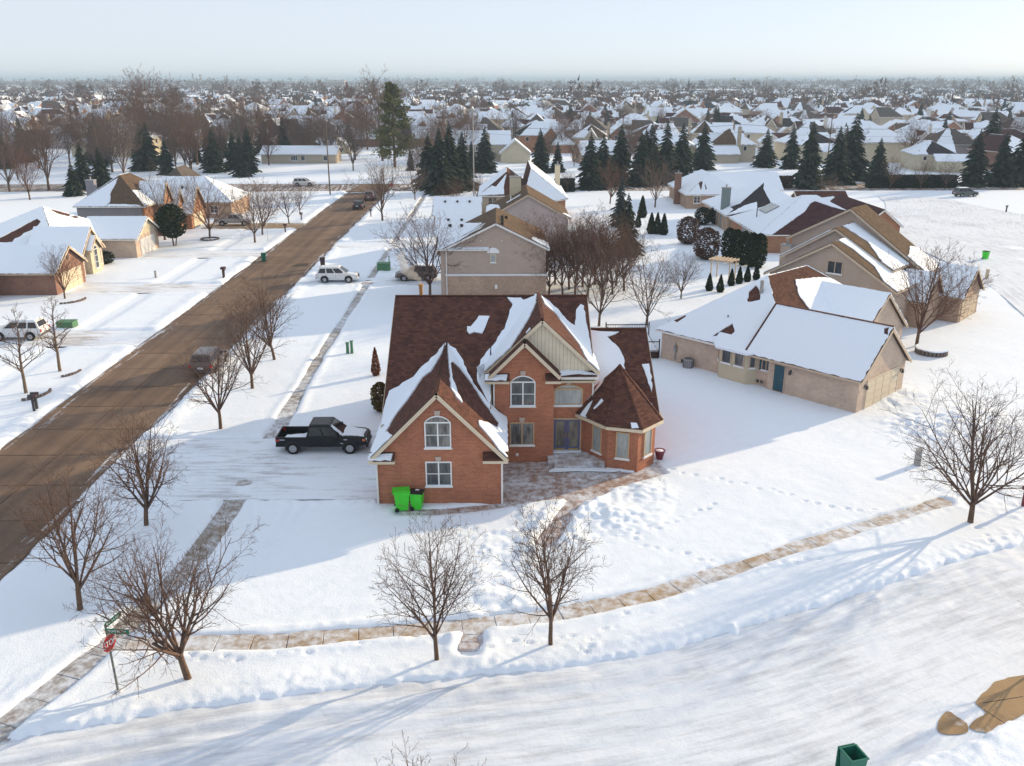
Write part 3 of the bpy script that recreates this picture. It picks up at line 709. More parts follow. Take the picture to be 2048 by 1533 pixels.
class House:
    def __init__(s, name, label, ox, oy, deg=0.0, cat='house', group=None):
        s.root = empty(name, (ox, oy, 0), radians(deg)); tag(s.root, label, cat, group)
        s.o = np.array([ox, oy, 0.0]); a = radians(deg); s.R = np.array([[cos(a), sin(a), 0], [-sin(a), cos(a), 0], [0, 0, 1]])
        s.planes = {}
    def loc(s, p): return s.R @ (np.asarray(p) - s.o)
    def px_on(s, px, py, plane):
        """photo point -> 2d coordinates in a roof plane"""
        o, e1, e2, n = plane_basis(plane)
        Rt = s.R.T; p0 = Rt @ np.array(o) + s.o; nw = Rt @ np.array(n)
        q = s.loc(on_plane(px, py, p0, nw)); d = Vector(q) - o
        return (d.dot(e1), d.dot(e2))
    def wall(s, pts, mat, thick=0.2, name='wall', parent=None):
        b = MB(); P = [Vector(p) for p in pts]; n = (P[1] - P[0]).cross(P[2] - P[0]).normalized()
        b.prism(pts, -n * thick); return b.build(name, mat, parent or s.root)
    def block(s, key, u0, u1, v0, v1, ze, zr, axis='u', wall='red_brick', roof='brown_shingle', oh=0.35, hip=(0, 0), trim='cream_trim', zb=-0.4, th=0.14, skip=(), gable_mat=None, ridge=None, zA=None, zB=None, oe=None):
        """rectangular block with gable/hip roof. axis = ridge direction. ze wall-top height, zr ridge height of the roof's upper face"""
        W = MAT[wall]; zA = ze if zA is None else zA; zB = ze if zB is None else zB; oe = (oh, oh) if oe is None else oe
        if axis == 'u': c = (v0 + v1) / 2 if ridge is None else ridge
        else: c = (u0 + u1) / 2 if ridge is None else ridge
        cor = [(u0, v0), (u1, v0), (u1, v1), (u0, v1)]
        ch = [zA, zA, zB, zB] if axis == 'u' else [zA, zB, zB, zA]
        m = MB()
        def side(a, b, gable, at, za, zb_, ins):
            if ins: dd = np.array(b) - np.array(a); dd = dd / np.linalg.norm(dd) * 0.181; a = tuple(np.array(a) + dd); b = tuple(np.array(b) - dd)
            if gable: m.prism([(*a, zb), (*b, zb), (*b, zb_), (*at, zr - th * 1.25), (*a, za)], Vector(((b[1] - a[1]), -(b[0] - a[0]), 0)).normalized() * -0.18, 0)
            else: m.prism([(*a, zb), (*b, zb), (*b, zb_), (*a, za)], Vector(((b[1] - a[1]), -(b[0] - a[0]), 0)).normalized() * -0.18)
        g = [axis == 'v' and not hip[0], axis == 'u' and not hip[1], axis == 'v' and not hip[1], axis == 'u' and not hip[0]]
        ats = [(c, v0), (u1, c), (c, v1), (u0, c)]
        for k in range(4):
            if k in skip: continue
            side(cor[k], cor[(k + 1) % 4], g[k], ats[k], ch[k], ch[(k + 1) % 4], k % 2 == 1)
        wo = m.build('wall', W, s.root)
        if gable_mat:
            for k in range(4):
                if g[k] and k not in skip:
                    a, b_ = cor[k], cor[(k + 1) % 4]; nn = Vector(((b_[1] - a[1]), -(b_[0] - a[0]), 0)).normalized()
                    q = MB(); q.prism([Vector((*a, ch[k])), Vector((*b_, ch[(k + 1) % 4])), Vector((*ats[k], zr - th * 1.3))], nn * 0.012); q.build('gable_panel', MAT[gable_mat], s.root)
        # roof planes (upper faces)
        if axis == 'u':
            A = lambda u, v, z: (u, v, z); a0, a1, b0, b1 = u0, u1, v0, v1
        else:
            A = lambda u, v, z: (v, u, z); a0, a1, b0, b1 = v0, v1, u0, u1
        s1 = (zr - zA - th) / (c - b0); s2 = (zr - zB - th) / (b1 - c)
        zl1 = zr - s1 * (c - b0 + oh); zl2 = zr - s2 * (b1 - c + oh)
        r0 = a0 - oe[0] if not hip[0] else a0 - oe[0] + (c - b0 + oh) * (1.0 if hip[0] == 1 else hip[0])
        r1 = a1 + oe[1] if not hip[1] else a1 + oe[1] - (c - b0 + oh) * (1.0 if hip[1] == 1 else hip[1])
        if r0 > r1: r0 = r1 = (r0 + r1) / 2
        P = {}
        P['lo'] = [A(a0 - oe[0], b0 - oh, zl1), A(a1 + oe[1], b0 - oh, zl1), A(r1, c, zr), A(r0, c, zr)]
        P['hi'] = [A(a1 + oe[1], b1 + oh, zl2), A(a0 - oe[0], b1 + oh, zl2), A(r0, c, zr), A(r1, c, zr)]
        if hip[0]: P['h0'] = [A(a0 - oe[0], b1 + oh, zl2), A(a0 - oe[0], b0 - oh, zl1), A(r0, c, zr)]
        if hip[1]: P['h1'] = [A(a1 + oe[1], b0 - oh, zl1), A(a1 + oe[1], b1 + oh, zl2), A(r1, c, zr)]
        rb = MB(); fa = MB()
        for k, p in P.items():
            q = [Vector(x) for x in p]
            if abs((q[2] - q[-1]).length) < 1e-6 and len(q) == 4: q = q[:3]
            n = (q[1] - q[0]).cross(q[2] - q[0]).normalized()
            if n.z < 0: n = -n
            rb.prism([x - n * th for x in q], n * th, 0, 1)
            fa.bar(q[0] - Vector((0, 0, th * 0.7)), q[1] - Vector((0, 0, th * 0.7)), 0.10, 0.15)
        ro = rb.build('roof', [MAT[roof], MAT['dark_trim']], s.root)
        for e, hp in ((a0 - oe[0], hip[0]), (a1 + oe[1], hip[1])):
            if hp: continue
            sg = -1 if e < a0 else 1
            for (bb, zz) in ((b0 - oh, zl1), (b1 + oh, zl2)):
                fa.bar(A(e + sg * 0.02, bb, zz - 0.19), A(e + sg * 0.02, c, zr - 0.19), 0.05, 0.20)
        fa.build('fascia', MAT[trim], s.root)
        for k, p in P.items(): s.planes[key + '.' + k] = [tuple(x) for x in (p if len(p) < 4 or (Vector(p[2]) - Vector(p[3])).length > 1e-6 else p[:3])]
        s.planes[key] = ro
        return ro
    def snow_px(s, key, polys, zoom=None, **kw):
        """snow patches whose outline was measured in the photo"""
        pl = s.planes[key]; ro = s.planes[key.split('.')[0]]
        f = (lambda p: p) if zoom is None else (lambda p: (zoom[0] + p[0] / zoom[2], zoom[1] + p[1] / zoom[2]))
        return snow_slab(ro, pl, [[s.px_on(*f(p), pl) for p in q] for q in polys], **kw)
    def snow_full(s, key, holes=(), zoom=None, st=None, **kw):
        pl = s.planes[key]; ro = s.planes[key.split('.')[0]]
        f = (lambda p: p) if zoom is None else (lambda p: (zoom[0] + p[0] / zoom[2], zoom[1] + p[1] / zoom[2]))
        return snow_slab(ro, pl, None, [[s.px_on(*f(p), pl) for p in q] for q in holes], **kw)
    def snow_st(s, key, polys, **kw):
        """patches in (s along eave, t up the slope) fractions of the plane"""
        pl = s.planes[key]; ro = s.planes[key.split('.')[0]]
        o, e1, e2, n = plane_basis(pl); q = [((Vector(p) - o).dot(e1), (Vector(p) - o).dot(e2)) for p in pl]
        if len(q) == 3: q = q + [q[2]]
        bl = lambda a, b: tuple((q[0][i] * (1 - a) + q[1][i] * a) * (1 - b) + (q[3][i] * (1 - a) + q[2][i] * a) * b for i in (0, 1))
        return snow_slab(ro, pl, [[bl(*p) for p in poly] for poly in polys], **kw)
    def window(s, u, v, z, face, w, h, arch=0.0, cols=2, rows=2, frame='white_vinyl', glass='window_glass', key=None, fr=0.07, sill=True, rz=None, parent=None):
        """z = bottom; face in degrees: direction the window looks in house coordinates (-90 = -v)"""
        rz = radians(face + 90) if rz is None else rz
        loc = (u, v, z); a = w / 2
        def outline(k, n=10):
            x = a - k; b = [(-x, k), (x, k)]; 
            if arch:
                R = (a * a + arch * arch) / (2 * arch)
                for i in range(n + 1):
                    t = x - 2 * x * i / n; b.append((t, h - k - arch + (math.sqrt(max(0, R * R - t * t)) - (R - arch))))
            else: b += [(x, h - k), (-x, h - k)]
            return b
        o1 = outline(0); o2 = outline(fr); m = MB(); n = len(o1); vs = []
        for (L, y) in ((o1, 0.0), (o1, -0.07), (o2, -0.07), (o2, -0.02)): vs += [(x, y, zz) for x, zz in L]
        fs = []
        for r in range(3):
            for i in range(n): fs.append((r * n + i, r * n + (i + 1) % n, (r + 1) * n + (i + 1) % n, (r + 1) * n + i))
        m.add(vs, fs)
        hh = h - arch
        for c in range(1, cols):
            x = -a + w * c / cols; m.box(x - fr * 0.55, x + fr * 0.55, -0.065, -0.02, fr * 0.9, hh - fr * 0.2)
        if arch: m.box(-a + fr * 0.9, a - fr * 0.9, -0.067, -0.02, hh - fr * 0.7, hh + fr * 0.5)
        for r in range(1, rows): zz = hh * r / rows; m.box(-a + fr * 0.9, a - fr * 0.9, -0.055, -0.02, zz - fr * 0.28, zz + fr * 0.28)
        wo = m.build('window', MAT[frame], parent or s.root, loc=loc, rz=rz)
        p = MB(); p.poly([(x, -0.025, zz) for x, zz in outline(fr * 0.8)]); p.build('pane', MAT[glass], wo)
        if sill: q = MB(); q.box(-a - 0.06, a + 0.06, -0.12, 0.0, -0.09, -0.002); q.box(-a, a, -0.115, -0.071, -0.001, 0.05, 1); q.build('sill', [MAT['white_trim'], MAT['roof_snow']], wo)
        if key: q = MB(); q.prism([(-0.13, 0.0, h + 0.01), (0.13, 0.0, h + 0.01), (0.18, 0.0, h + 0.30), (-0.18, 0.0, h + 0.30)], (0, -0.09, 0)); q.build('keystone', MAT['stone_block'], wo)
        return wo
    def garage_door(s, u, v, face, w, h, mat='cream_trim', rows=4, cols=4, z=0.0):
        rz = radians(face + 90)
        m = MB(); m.box(-w / 2 - 0.1, -w / 2, -0.06, 0.0, 0, h + 0.1); m.box(w / 2, w / 2 + 0.1, -0.06, 0, 0, h + 0.1); m.box(-w / 2, w / 2, -0.06, 0, h, h + 0.1); m.box(-w / 2, w / 2, -0.02, 0, 0, h)
        d = m.build('garage_door', MAT[mat], s.root, loc=(u, v, z), rz=rz)
        pw, ph = w / cols, h / rows
        q = MB(); q.box(-pw / 2 + 0.05, pw / 2 - 0.05, -0.045, -0.02, 0.04, ph - 0.04, 0, 0.0); me = q.mesh('panel', MAT[mat])
        for i in range(cols):
            for j in range(rows): mobj('panel', me, d, (-w / 2 + pw * (i + 0.5), 0, ph * j))
        return d
    def chimney(s, u, v, z0, z1, w=0.9, d=0.6, mat='tan_siding'):
        m = MB(); m.box(u - w / 2, u + w / 2, v - d / 2, v + d / 2, z0, z1); c = m.build('chimney', MAT[mat], s.root)
        q = MB(); q.box(u - w / 2 - 0.06, u + w / 2 + 0.06, v - d / 2 - 0.06, v + d / 2 + 0.06, z1, z1 + 0.12); q.tube((u, v, z1 + 0.12), (u, v, z1 + 0.5), 0.11, 0.11, 8); q.tube((u, v, z1 + 0.5), (u, v, z1 + 0.56), 0.17, 0.17, 8); q.build('chimney_cap', MAT['metal_grey'], c)
        return c
    def vents(s, key, spots, mat='vent_black', size=(0.32, 0.32, 0.16)):
        pl = s.planes[key]; ro = s.planes[key.split('.')[0]]; o, e1, e2, n = plane_basis(pl)
        q = [Vector(p) for p in pl]
        if len(q) == 3: q.append(q[2])
        for (a, b) in spots:
            p = (q[0] * (1 - a) + q[1] * a) * (1 - b) + (q[3] * (1 - a) + q[2] * a) * b
            m = MB(); x, y, z = size; m.box(-x / 2, x / 2, -y / 2, y / 2, -0.1, 0.12 + z, 0, 0.03); m.box(-x / 2 - 0.04, x / 2 + 0.04, -y / 2 - 0.04, y / 2 + 0.04, 0.12 + z, 0.15 + z); m.build('roof_vent', MAT[mat], ro, loc=p)
    def stack(s, key, spots, mat='metal_grey', r=0.06, h=0.6):
        pl = s.planes[key]; ro = s.planes[key.split('.')[0]]; q = [Vector(p) for p in pl]
        if len(q) == 3: q.append(q[2])
        for (a, b) in spots:
            p = (q[0] * (1 - a) + q[1] * a) * (1 - b) + (q[3] * (1 - a) + q[2] * a) * b
            m = MB(); m.tube(p - Vector((0, 0, 0.1)), p + Vector((0, 0, h)), r, r, 8); m.build('vent_pipe', MAT[mat], ro)
    def downspout(s, u, v, z1, mat='white_trim'):
        m = MB(); m.box(u - 0.05, u + 0.05, v - 0.05, v + 0.05, 0.0, z1); m.build('downspout', MAT[mat], s.root)
# ------------------------------------------------------------------ the brick house in the middle
Hm = House('brick_house', 'two-storey red brick house with steep brown gables and a corner turret', 0, 0, 0)
R = Hm.root
Hm.block('G', -7.03, 0.0, 46.2, 56.0, 3.16, 6.85, 'v', oh=0.36, oe=(0.36, 0.0), skip=(2,))
Hm.block('ML', -6.85, -0.62, 50.0, 66.0, 3.5, 9.05, 'u', ridge=59.5, oh=0.3, oe=(0.3, 0.0))
Hm.block('MR', -0.62, 5.62, 53.05, 66.0, 5.24, 9.05, 'u', ridge=59.5, oh=0.3, oe=(0.0, 0.3), zB=3.5, skip=(3,))
Hm.block('C', -0.62, 5.76, 52.95, 59.6, 6.05, 9.22, 'v', oh=0.36, oe=(0.36, 0.0), skip=(2,))
Hm.block('F', -0.36, 3.30, 52.15, 53.6, 6.05, 8.02, 'v', oh=0.36, oe=(0.36, 0.0), skip=(2,))
Hm.block('W', 5.77, 9.65, 52.2, 65.0, 3.30, 7.0, 'u', ridge=58.4, oh=0.26, oe=(0.0, 0.26), skip=(3,))
# vertical board cladding in the big gable
bd = MB(); bd.box(-0.055, 0.055, -0.025, 0.0, 0.0, 1.0)
for k, pl in enumerate([0]):
    xs = np.arange(-0.45, 5.65, 0.23)
    for x in xs:
        zt = 9.22 - 0.30 - 0.94 * abs(x + 0.11 - 2.57); z0 = 5.78
        if zt - z0 < 0.15: continue
        q = MB(); q.prism([(x, 52.94, z0), (x + 0.215, 52.94, z0), (x + 0.215, 52.94, 9.22 - 0.26 - 0.94 * abs(x + 0.215 - 2.57)), (x, 52.94, 9.22 - 0.26 - 0.94 * abs(x - 2.57))], (0, -0.03, 0)); q.build('board', MAT['cream_siding_plain'], R)
# pent roof strip below the cladding
pe = MB(); pe.prism([(3.3, 52.5, 5.55), (6.0, 52.5, 5.55), (6.0, 52.95, 5.80), (3.3, 52.95, 5.80)], (0, 0, -0.08)); pr = pe.build('pent_roof', MAT['brown_shingle'], R)
Hm.planes['pent'] = pr; Hm.planes['pent.a'] = [(3.35, 52.52, 5.56), (6.0, 52.52, 5.56), (6.0, 52.93, 5.79), (3.35, 52.93, 5.79)]
fg = MB(); fg.box(3.25, 6.1, 52.40, 52.52, 5.36, 5.50); fg.build('gutter', MAT['white_trim'], R)
# eave returns at the feet of both brick gables
for (x0, x1, y0, z) in ((-7.40, -5.95, 45.80, 2.62), (-1.02, 0.40, 45.80, 2.62), (-0.98, 0.55, 51.75, 5.30), (2.75, 3.72, 51.75, 5.30)):
    q = MB(); q.box(x0, x1, y0, y0 + 0.40, z, z + 0.16); er = q.build('eave_return', MAT['cream_trim'], R)
    t = MB(); t.prism([(x0, y0, z + 0.17), (x1, y0, z + 0.17), (x1, y0 + 0.39, z + 0.52), (x0, y0 + 0.39, z + 0.52)], (0, 0, 0.07)); t.build('return_roof', MAT['brown_shingle'], er)
    if x0 < -0.9 and (x0 < -7 or z > 5): snow_slab(er, [(x0, y0 - 0.02, z + 0.24), (x1 - 0.15, y0 - 0.02, z + 0.24), (x1 - 0.15, y0 + 0.30, z + 0.52), (x0, y0 + 0.30, z + 0.52)], None, t=0.07, seed=3)
for (u, v, z) in ((-7.02, 46.12, 2.6), (0.06, 46.10, 2.6), (-0.42, 52.08, 5.3), (5.80, 52.85, 5.4)): Hm.downspout(u, v, z)
# turret
A_, B_, C_, D_, E_ = (5.15, 53.1), (6.62, 51.05), (8.42, 50.45), (9.70, 51.85), (9.70, 53.6)
tw = MB(); ring = [A_, B_, C_, D_, E_, (7.4, 54.5)]
tw.prism([(x, y, -0.4) for x, y in ring], (0, 0, 3.15)); turret = tw.build('turret', MAT['red_brick'], R)
apex = Vector((7.45, 52.95, 6.15)); er = [(4.78, 52.80), (6.42, 50.55), (8.55, 49.95), (10.10, 51.65), (10.10, 54.2), (8.8, 56.2), (6.2, 56.2), (4.78, 54.6)]
tr = MB(); ringv = [Vector((x, y, 2.95)) for x, y in er]
for i in range(8): tr.poly([ringv[i], ringv[(i + 1) % 8], apex])
tr.poly(ringv[::-1]); troof = tr.build('turret_roof', MAT['brown_shingle'], R)
hipb = MB()
for i in range(5): hipb.bar(ringv[i] + Vector((0, 0, 0.02)), apex + Vector((0, 0, 0.02)), 0.14, 0.04)
hipb.build('hip_cap', MAT['brown_shingle'], troof)
gt = MB()
for i in list(range(4)): gt.bar(ringv[i] - Vector((0, 0, 0.10)), ringv[i + 1] - Vector((0, 0, 0.10)), 0.14, 0.18)
gt.build('gutter', MAT['cream_trim'], R)
def facet_window(p, q, w, zb, h, t=0.5):
    p = Vector((*p, 0)); q = Vector((*q, 0)); m = p.lerp(q, t); d = (q - p).normalized()
    Hm.window(m.x, m.y, zb, 0, w, h, cols=1, rows=1, frame='oak_frame', glass='pale_glass', fr=0.08, rz=math.atan2(d.y, d.x))
facet_window(A_, B_, 0.85, 0.75, 1.75, 0.62); facet_window(B_, C_, 0.85, 0.75, 1.75); facet_window(C_, D_, 0.85, 0.75, 1.75, 0.55)
# snow measured on the roofs
Z1 = (720, 560, 3.066)
P1 = [(905, 112), (985, 112), (1000, 128), (1092, 86), (1080, 150), (1040, 238), (945, 385), (850, 530), (785, 620), (770, 560), (735, 620), (722, 545), (760, 470), (800, 425), (880, 300), (905, 230), (935, 150)]
P2 = [(655, 290), (670, 335), (700, 320), (750, 332), (775, 280), (792, 225), (735, 220), (700, 270), (680, 290)]
P3 = [(1105, 96), (1160, 130), (1210, 180), (1240, 215), (1270, 250), (1320, 285), (1325, 190), (1355, 155), (1372, 160), (1405, 350), (1420, 440), (1455, 505), (1475, 585), (1420, 535), (1385, 480), (1340, 395), (1265, 300), (1195, 205), (1130, 150)]
P4 = [(525, 388), (535, 400), (500, 460), (440, 560), (385, 600), (300, 730), (220, 830), (160, 935), (205, 965), (75, 1100), (40, 1115), (105, 960), (135, 820), (155, 740), (180, 690), (260, 640), (330, 600), (380, 540), (470, 450)]
P4b = [(440, 560), (475, 480), (500, 462), (460, 560)]
P5 = [(530, 390), (590, 425), (630, 480), (660, 570), (700, 640), (745, 700), (790, 755), (845, 815), (900, 850), (915, 900), (915, 1120), (880, 1085), (790, 965), (730, 895), (722, 866), (790, 885), (845, 915), (848, 880), (760, 755), (685, 640), (610, 540), (560, 498), (552, 520), (560, 600), (590, 680), (622, 758), (585, 720), (550, 655), (545, 580), (538, 490)]
P6 = [(1395, 312), (1500, 318), (1590, 323), (1515, 352), (1545, 380), (1590, 420), (1618, 480), (1625, 570), (1650, 640), (1720, 720), (1790, 765), (1832, 835), (1842, 862), (1770, 800), (1700, 730), (1600, 610), (1400, 800), (1390, 600)]
P7 = [(1735, 525), (1772, 518), (1790, 600), (1792, 690), (1770, 640), (1745, 560)]
P8 = [(722, 540), (775, 515), (790, 590), (850, 640), (860, 770), (830, 830), (760, 690), (722, 640)]
for k in ('ML.lo', 'MR.lo', 'C.lo'): Hm.snow_px(k, [P1], Z1, seed=1)
Hm.snow_px('ML.lo', [P2, P4, P8], Z1, seed=2); Hm.snow_px('MR.lo', [P3], Z1, seed=3); Hm.snow_px('C.hi', [P3], Z1, seed=4)
Hm.snow_px('G.lo', [P4], Z1, seed=5); Hm.snow_px('G.hi', [P5], Z1, seed=6); Hm.snow_px('ML.lo', [P5], Z1, seed=7); Hm.snow_px('W.lo', [P6, P7], Z1, seed=8)
Hm.snow_px('C.lo', [[(945, 425), (1005, 350), (1045, 300), (1048, 320), (1000, 385), (955, 430)]], Z1, seed=9)
Hm.planes['T'] = troof
for i, nm in ((0, 'T.a'), (1, 'T.b'), (7, 'T.h'), (3, 'T.d')): Hm.planes[nm] = [tuple(ringv[i]), tuple(ringv[(i + 1) % 8]), tuple(apex)]
Hm.snow_px('T.a', [[(1335, 850), (1400, 760), (1425, 740), (1405, 790), (1380, 830), (1395, 865), (1365, 870)], [(1430, 790), (1485, 730), (1490, 745), (1440, 795)]], Z1, seed=10, t=0.05)
Hm.snow_px('T.h', [[(1335, 850), (1420, 700), (1500, 600), (1440, 740), (1380, 840)]], Z1, seed=10, t=0.05)
Hm.snow_px('T.b', [[(1662, 880), (1695, 880), (1712, 912), (1670, 915)]], Z1, seed=11, t=0.05)
Hm.snow_px('pent.a', [[(1195, 545), (1330, 548), (1420, 570), (1460, 585), (1350, 582), (1220, 590)]], Z1, seed=12, t=0.06)
# openings
Hm.window(-3.52, 46.2, 3.47, -90, 1.48, 1.92, arch=0.40, key=True, glass='curtain_glass'); Hm.window(-3.53, 46.2, 1.12, -90, 1.48, 1.5, key=True)
Hm.window(1.38, 52.15, 3.74, -90, 1.55, 2.0, arch=0.42, key=True); Hm.window(1.33, 52.15, 1.10, -90, 1.55, 1.55, rows=1, frame='oak_frame', key=True, glass='curtain_glass')
Hm.window(4.27, 52.95, 3.47, -90, 1.85, 1.42, arch=0.32, cols=1, rows=1, frame='oak_frame', glass='pale_glass', key=True, fr=0.09)
fd = MB(); fd.box(-0.92, -0.84, -0.09, 0, 0, 2.2); fd.box(0.84, 0.92, -0.09, 0, 0, 2.2); fd.box(-0.84, 0.84, -0.09, 0, 2.1, 2.2); fdo = fd.build('front_door', MAT['oak_frame'], R, loc=(4.22, 52.95, 0.42))
for sx in (-1, 1):
    q = MB(); x0, x1 = (sx * 0.02, sx * 0.84) if sx > 0 else (-0.84, -0.02)
    q.box(x0, x0 + 0.13, -0.06, 0, 0, 2.1); q.box(x1 - 0.13, x1, -0.06, 0, 0, 2.1); q.box(x0 + 0.13, x1 - 0.13, -0.06, 0, 0, 0.22); q.box(x0 + 0.13, x1 - 0.13, -0.06, 0, 1.97, 2.1); q.box(x0 + 0.13, x1 - 0.13, -0.02, -0.005, 0.22, 1.97, 1); q.box(x0 + 0.10, x1 - 0.10, -0.075, -0.06, 0.02, 0.13, 2); q.build('door_leaf', [MAT['blue_door'], MAT['pale_glass_dim'], MAT['brass']], fdo)
    q = MB(); q.tube((sx * 0.09, -0.12, 0.95), (sx * 0.09, -0.12, 1.22), 0.022, 0.022, 8); q.box(sx * 0.09 - 0.03, sx * 0.09 + 0.03, -0.11, -0.06, 0.93, 1.05); q.build('handle', MAT['brass'], fdo)
pc = MB(); pc.prism([(2.95, 51.45, -0.3), (5.55, 51.30, -0.3), (6.5, 51.2, -0.3), (5.3, 52.95, -0.3), (3.3, 52.95, -0.3), (2.95, 52.1, -0.3)], (0, 0, 0.66)); po = pc.build('porch', MAT['paver'], R)
sp = MB(); sp.box(3.35, 5.35, 50.85, 51.4, -0.3, 0.19); sp.build('step', MAT['paver'], R)
snow_slab(R, [(2.6, 50.3, 0.0), (7.6, 50.3, 0.0), (7.6, 50.84, 0.0), (2.6, 50.84, 0.0)], [[(0.3, 0.1), (2.0, 0.25), (3.2, 0.15), (4.6, 0.1), (4.9, 0.3), (3.5, 0.5), (0.8, 0.5)]], t=0.10, name='snow_drift')
snow_slab(R, [(3.3, 52.6, 0.36), (5.2, 52.6, 0.36), (5.2, 52.94, 0.36), (3.3, 52.94, 0.36)], None, t=0.07, name='snow_drift')
dv = MB(); dv.box(0.95, 1.12, 52.08, 52.16, 0.36, 0.54); dv.build('dryer_vent', MAT['white_trim'], R)
fl = MB(); fl.tube((-5.55, 61.2, 7.9), (-5.55, 61.2, 9.35), 0.13, 0.13, 10); fl.tube((-5.55, 61.2, 9.35), (-5.55, 61.2, 9.50), 0.19, 0.17, 10); fl.build('flue_pipe', MAT['brass_dull'], R)
rc = MB(); rc.bar((-7.15, 59.5, 9.07), (5.92, 59.5, 9.07), 0.22, 0.06); rc.bar((-3.515, 45.9, 6.87), (-3.515, 55.6, 6.87), 0.22, 0.05); rc.bar((2.57, 52.6, 9.24), (2.57, 59.6, 9.24), 0.22, 0.05); rc.bar((5.8, 58.4, 7.02), (9.9, 58.4, 7.02), 0.22, 0.05); rc.build('ridge_cap', MAT['brown_shingle'], R)
gg = Hm.garage_door(-7.03, 51.2, 180, 5.0, 2.2, 'white_trim')

# ------------------------------------------------------------------ pale brick house on the right (turned 48 degrees)
H1 = House('brick_house', 'low pale pink brick house with snowy roof and teal side door', 14.0, 74.2, -48)
H1.block('main', 0, 12.2, 0, 18.5, 2.75, 7.35, 'v', 'pink_brick', oh=0.4, hip=(1, 1), trim='white_trim')
H1.block('gar', 10.8, 18.2, -0.45, 6.9, 2.7, 5.85, 'u', 'pink_brick', oh=0.35, oe=(2.0, 0.3), trim='tan_trim', skip=(3,))
H1.block('wing', 10.0, 13.6, 8.2, 16.4, 2.75, 6.2, 'u', 'pink_brick', oh=0.3, oe=(3.5, 0.3), trim='tan_trim', skip=(3,))
H1.snow_full('main.lo', [[(1448, 672), (1470, 650), (1490, 645), (1500, 662), (1485, 680)] if 0 else [(1425, 674), (1445, 660), (1465, 649), (1470, 665), (1460, 674)]], seed=1)
H1.snow_full('main.h0', [[(1495, 606), (1498, 585), (1512, 572), (1523, 590), (1520, 602)], [(1425, 674), (1445, 660), (1465, 649), (1470, 665), (1460, 674)], [(1340, 640), (1370, 624), (1372, 635), (1355, 646)]], seed=2)
H1.snow_px('main.hi', [[(1590, 560), (1640, 555), (1770, 575), (1740, 700), (1650, 680), (1620, 622), (1596, 590)]], seed=3)
H1.snow_full('gar.lo', [[(1770, 657), (1780, 655), (1775, 672), (1768, 668)]], seed=4); H1.snow_full('gar.hi', seed=5); H1.snow_full('wing.lo', seed=6); H1.snow_full('wing.hi', seed=7); H1.snow_full('main.h1', seed=8)
pl = H1.planes['gar.lo']; q = MB(); up_ = Vector((0, 0, 0.085))
q.bar(Vector(pl[3]) + up_, Vector(pl[2]) + up_, 0.20, 0.06); q.bar(Vector(pl[0]) + up_, Vector(pl[3]) + up_, 0.16, 0.06); q.build('ridge_cap', MAT['brown_shingle'], H1.root)
bay = MB(); bay.prism([(5.9, -0.0, -0.3), (6.5, -0.75, -0.3), (9.0, -0.75, -0.3), (9.6, 0.0, -0.3)], (0, 0, 3.05)); bo = bay.build('bay', MAT['cream_siding'], H1.root)
q = MB(); q.prism([(5.5, -0.35, 2.66), (6.3, -1.15, 2.50), (9.2, -1.15, 2.50), (10.0, -0.35, 2.66), (10.0, 0.5, 3.2), (5.5, 0.5, 3.2)], (0, 0, 0.18)); q.build('bay_roof', MAT['roof_snow'], H1.root)
H1.window(7.15, -0.75, 1.35, -90, 0.9, 1.15, cols=1, rows=1, frame='tan_trim', parent=bo); H1.window(8.35, -0.75, 1.35, -90, 0.9, 1.15, cols=1, rows=1, frame='tan_trim', glass='curtain_glass', parent=bo); H1.window(9.3, -0.38, 1.35, -39, 0.5, 1.15, cols=1, rows=1, frame='tan_trim', parent=bo); H1.window(6.2, -0.38, 1.35, -141, 0.5, 1.15, cols=1, rows=1, frame='tan_trim', parent=bo)
H1.window(10.35, -0.0, 1.3, -90, 0.8, 1.2, cols=2, rows=1, frame='tan_trim'); 
q = MB(); q.box(9.75, 9.93, -0.05, 0, 1.25, 2.55); q.build('shutter', MAT['teal_door'], H1.root); q = MB(); q.box(10.55, 10.73, -0.05, 0, 1.25, 2.55); q.build('shutter', MAT['teal_door'], H1.root)
H1.window(9.9, -0.0, 0.1, -90, 0.8, 0.4, cols=2, rows=1, frame='tan_trim', sill=False)
q = MB(); q.box(11.3, 12.3, -0.50, -0.45, 0.08, 2.25, 1); q.box(11.38, 12.22, -0.53, -0.50, 0.1, 2.17); do = q.build('side_door', [MAT['teal_door'], MAT['tan_trim']], H1.root)
q = MB(); q.tube((12.1, -0.57, 1.05), (12.1, -0.53, 1.05), 0.035, 0.035, 8); q.build('handle', MAT['brass'], do)
for (u, v, ax) in ((12.75, -0.45, -90), (18.2, 0.45, 0), (18.2, 6.2, 0)):
    q = MB(); q.box(-0.06, 0.06, -0.05, 0, 0, 0.25); q.box(-0.09, 0.09, -0.28, -0.10, -0.08, 0.20, 0, 0.03); q.bar((0, -0.03, 0.22), (0, -0.19, 0.24), 0.03, 0.03); q.build('wall_lamp', MAT['metal_dark'], H1.root, loc=(u, v, 1.75), rz=radians(ax + 90))
H1.garage_door(18.2, 3.3, 0, 4.9, 2.15, 'cream_trim')
q = MB(); q.tube((1.55, -0.08, 0.2), (1.55, -0.08, 1.7), 0.04, 0.04, 8); q.box(1.4, 1.7, -0.16, 0, 0.95, 1.45); q.tube((1.55, -0.24, 1.25), (1.55, -0.16, 1.25), 0.12, 0.12, 12); q.build('electric_meter', MAT['galvanised'], H1.root)
q = MB(); q.box(2.2, 3.2, -0.06, 0, 0.12, 0.4); q.build('crawl_vent', MAT['metal_dark'], H1.root)
